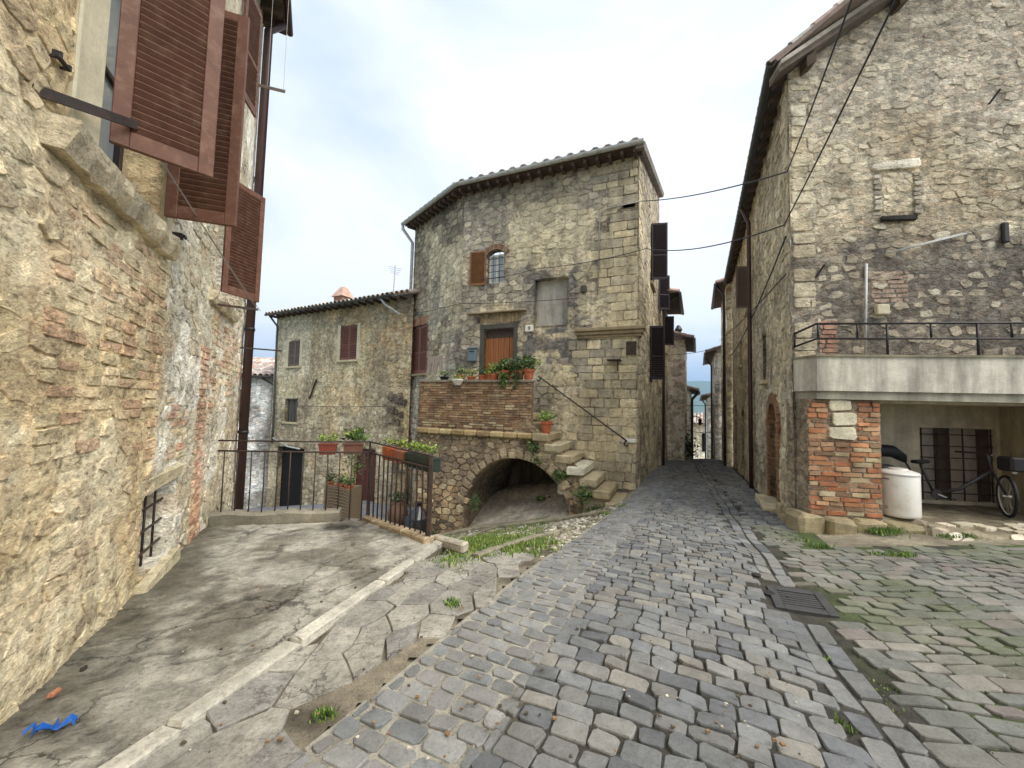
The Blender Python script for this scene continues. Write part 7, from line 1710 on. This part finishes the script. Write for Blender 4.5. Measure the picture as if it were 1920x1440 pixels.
sp_ += [(r.uniform(815, 930), 1022 - r.uniform(0, 16), 44, .13, .055) for k in range(80)] + [(1000 + r.uniform(-45, 45), 1030 + r.uniform(-14, 10), 30, .06, .07) for k in range(14)]
sp_ += [(r.uniform(1130, 1150), 962, 30, .05, .06) for k in range(3)] + [(1168 + r.uniform(-6, 6), 948, 25, .04, .06) for k in range(3)]
grass('lane_grass', sp_, 'bright green grass growing through the lane pebbles', GREENS + GREENL + [C(150, 150, 84)])
sp_ = [(x, 968 - (x - 940) * .08 + r.uniform(-4, 4), 46, .10, .13) for x in np.linspace(940, 1125, 26)] + [(895 + r.uniform(-8, 8), 958, 40, .09, .2) for k in range(4)] + [(815, 1000, 30, .08, .12)]
grass('arch_weeds', sp_, 'dark green weeds along the foot of the arch wall', GREEND + GREENS)
sp_ = [(1655 + r.uniform(-26, 26), 995 + r.uniform(-8, 5), 60, .07, .07) for k in range(14)] + [(x, 1010 + r.uniform(-6, 6), 20, .05, .05) for x in (1470, 1480, 1490, 1500, 1512)] + [(1530 + r.uniform(-18, 18), 1025, 26, .05, .06) for k in range(4)] + [(1690 + r.uniform(-18, 18), 1042, 26, .04, .07) for k in range(5)] + [(1645 + r.uniform(-10, 10), 1040, 22, .04, .06) for k in range(3)] + [(1790 + r.uniform(-30, 30), 1005, 22, .05, .05) for k in range(6)]
grass('pier_weeds', sp_, 'bright grass tufts round the plinth of the brick pier', GREENL[:3] + GREENS)
sp_ = [(850 + r.uniform(-20, 20), 1132 + r.uniform(-4, 4), 30, .035, .045) for k in range(6)] + [(610 + r.uniform(-14, 14), 1335, 26, .025, .03) for k in range(5)] + [(1255, 1120, 10, .02, .03), (1580, 1358, 30, .03, .05), (1556, 1238, 16, .02, .035)] + [(735, 1030, 26, .04, .05), (750, 1035, 20, .04, .05), (775, 1042, 20, .04, .05)]
for k in range(240):
    x, y = r.uniform(1560, 1915), r.uniform(1060, 1420)
    if fbm(np.array([[x / 90, y / 60, 0]]), 3, 77)[0] < .5: continue
    sp_.append((x, y, int(r.uniform(4, 14)), .03, .016))
grass('joint_grass', sp_, 'small grass and moss tufts in the paving joints', GREENS + GREENL[:2])
# leafy weeds growing out of the stair
def weed(px, py, o, n, sprd, size, label):
    u, z = ST.uz(px, py, o); p = ST.P(u, z, o); V, F, c = leaves(n, p, sprd, size, r, GREENS + GREEND[:1], up=.2); t_ = thing('wall_weed', p, label, 'weed', None); obj('foliage', V, F, M_LEAF, t_, col=c)
weed(1050, 893, .12, 130, (.28, .16, .16), .14, 'fern-like weed hanging by the right shoulder of the arch'); weed(1096, 928, .15, 130, (.24, .2, .32), .13, 'dark bushy weed below the lower stair steps'); weed(1002, 842, .12, 90, (.16, .12, .2), .12, 'weed growing under the top step beside the brick parapet'); weed(890, 945, .15, 90, (.2, .16, .3), .12, 'tall weed at the left foot of the arch'); weed(1015, 935, -1.1, 50, (.25, .1, .14), .12, 'small weed on the plaster inside the arch'); weed(997, 828, .02, 70, (.14, .1, .14), .1, 'weed tuft between parapet and flowerpot'); weed(1005, 862, .14, 60, (.14, .1, .16), .1, 'weed sprouting from the arch stones')
# street bush at the crest
q = gp(*xy(26.5, -.55)); V, F, c = leaves(260, q + [0, 0, .6], (.5, .9, .8), .22, r, GREEND); t_ = thing('street_bush', q, 'dark bush at the foot of the jutting house far down', 'bush'); obj('foliage', V, F, M_LEAF, t_, col=c)
# ================================================================== litter
def crumple(px, py, ln, wd, mat, label, name, cat):
    g = ground_pt(px, py, .05); n = 14; V = []; a = r.uniform(-.3, .3) + .5
    for i in range(n):
        t = i / (n - 1) - .5; c = np.array([g[0] + math.cos(a) * t * ln, g[1] + math.sin(a) * t * ln + .02 * math.sin(i * 1.3), g[2] + .02 + .012 * math.sin(i * 2.1)])
        for j in (-1, 0, 1): V.append(c + np.array([-math.sin(a) * j * wd * (1 - abs(t)), math.cos(a) * j * wd * (1 - abs(t)), .015 * abs(j) * math.sin(i * 1.9 + j)]) + r.uniform(-.006, .006, 3))
    F = [(i * 3 + j, (i + 1) * 3 + j, (i + 1) * 3 + j + 1, i * 3 + j + 1) for i in range(n - 1) for j in (0, 1)]
    obj(name, V, F, mat, None, label=label, cat=cat)
crumple(98, 1368, .2, .03, simple('blue_plastic', tuple(C(36, 92, 170)), rough=.3), 'crumpled blue plastic wrapper on the terrace by the wall', 'plastic_wrapper', 'litter')
for (px, py, l_, c, lab) in ((85, 1312, .06, C(170, 110, 76), 'broken bit of orange brick at the foot of the wall'), (148, 1262, .04, C(60, 54, 48), 'dark pebble on the terrace near the wall')):
    g = ground_pt(px, py, .05); V, F = cham(g, [l_ * .4, l_ * .1, 0], [-l_ * .2, l_, 0], [0, 0, .025], .006, .004); obj('rubble_bit', V, F, M_BRICK, None, col=c, label=lab, cat='rubble')
lt = MB()
for k in range(160):
    g = ground_pt(r.uniform(200, 1500), r.uniform(1000, 1430)); s_ = r.uniform(.004, .012); V, F = cham(g + [0, 0, .012], [s_ * 2, 0, 0], [0, s_ * 1.4, 0], [0, 0, s_], .002, .002); lt.add(V, F, pick([C(190, 180, 160), C(90, 80, 66), C(140, 110, 80)], r, .2))
lt.build('debris', M_SLAB, None, label='scattered grit and crumbs on the paving', cat='grit', kind='stuff')
# ================================================================== haze over the valley
hz = bpy.data.materials.new('valley_haze'); hz.use_nodes = True; n_ = hz.node_tree.nodes; n_.clear(); o_ = n_.new('ShaderNodeOutputMaterial'); v_ = n_.new('ShaderNodeVolumePrincipled')
v_.inputs['Color'].default_value = (.42, .66, 1.0, 1); v_.inputs['Density'].default_value = 0.00016; v_.inputs['Anisotropy'].default_value = 0.2
hz.node_tree.links.new(v_.outputs[0], o_.inputs['Volume'])
V = box_v([-12500, -9500, -260], [25000, 0, 0], [0, 22000, 0], [0, 0, 950]); obj('haze', V, CUBE_F, hz, None, kind='stuff')
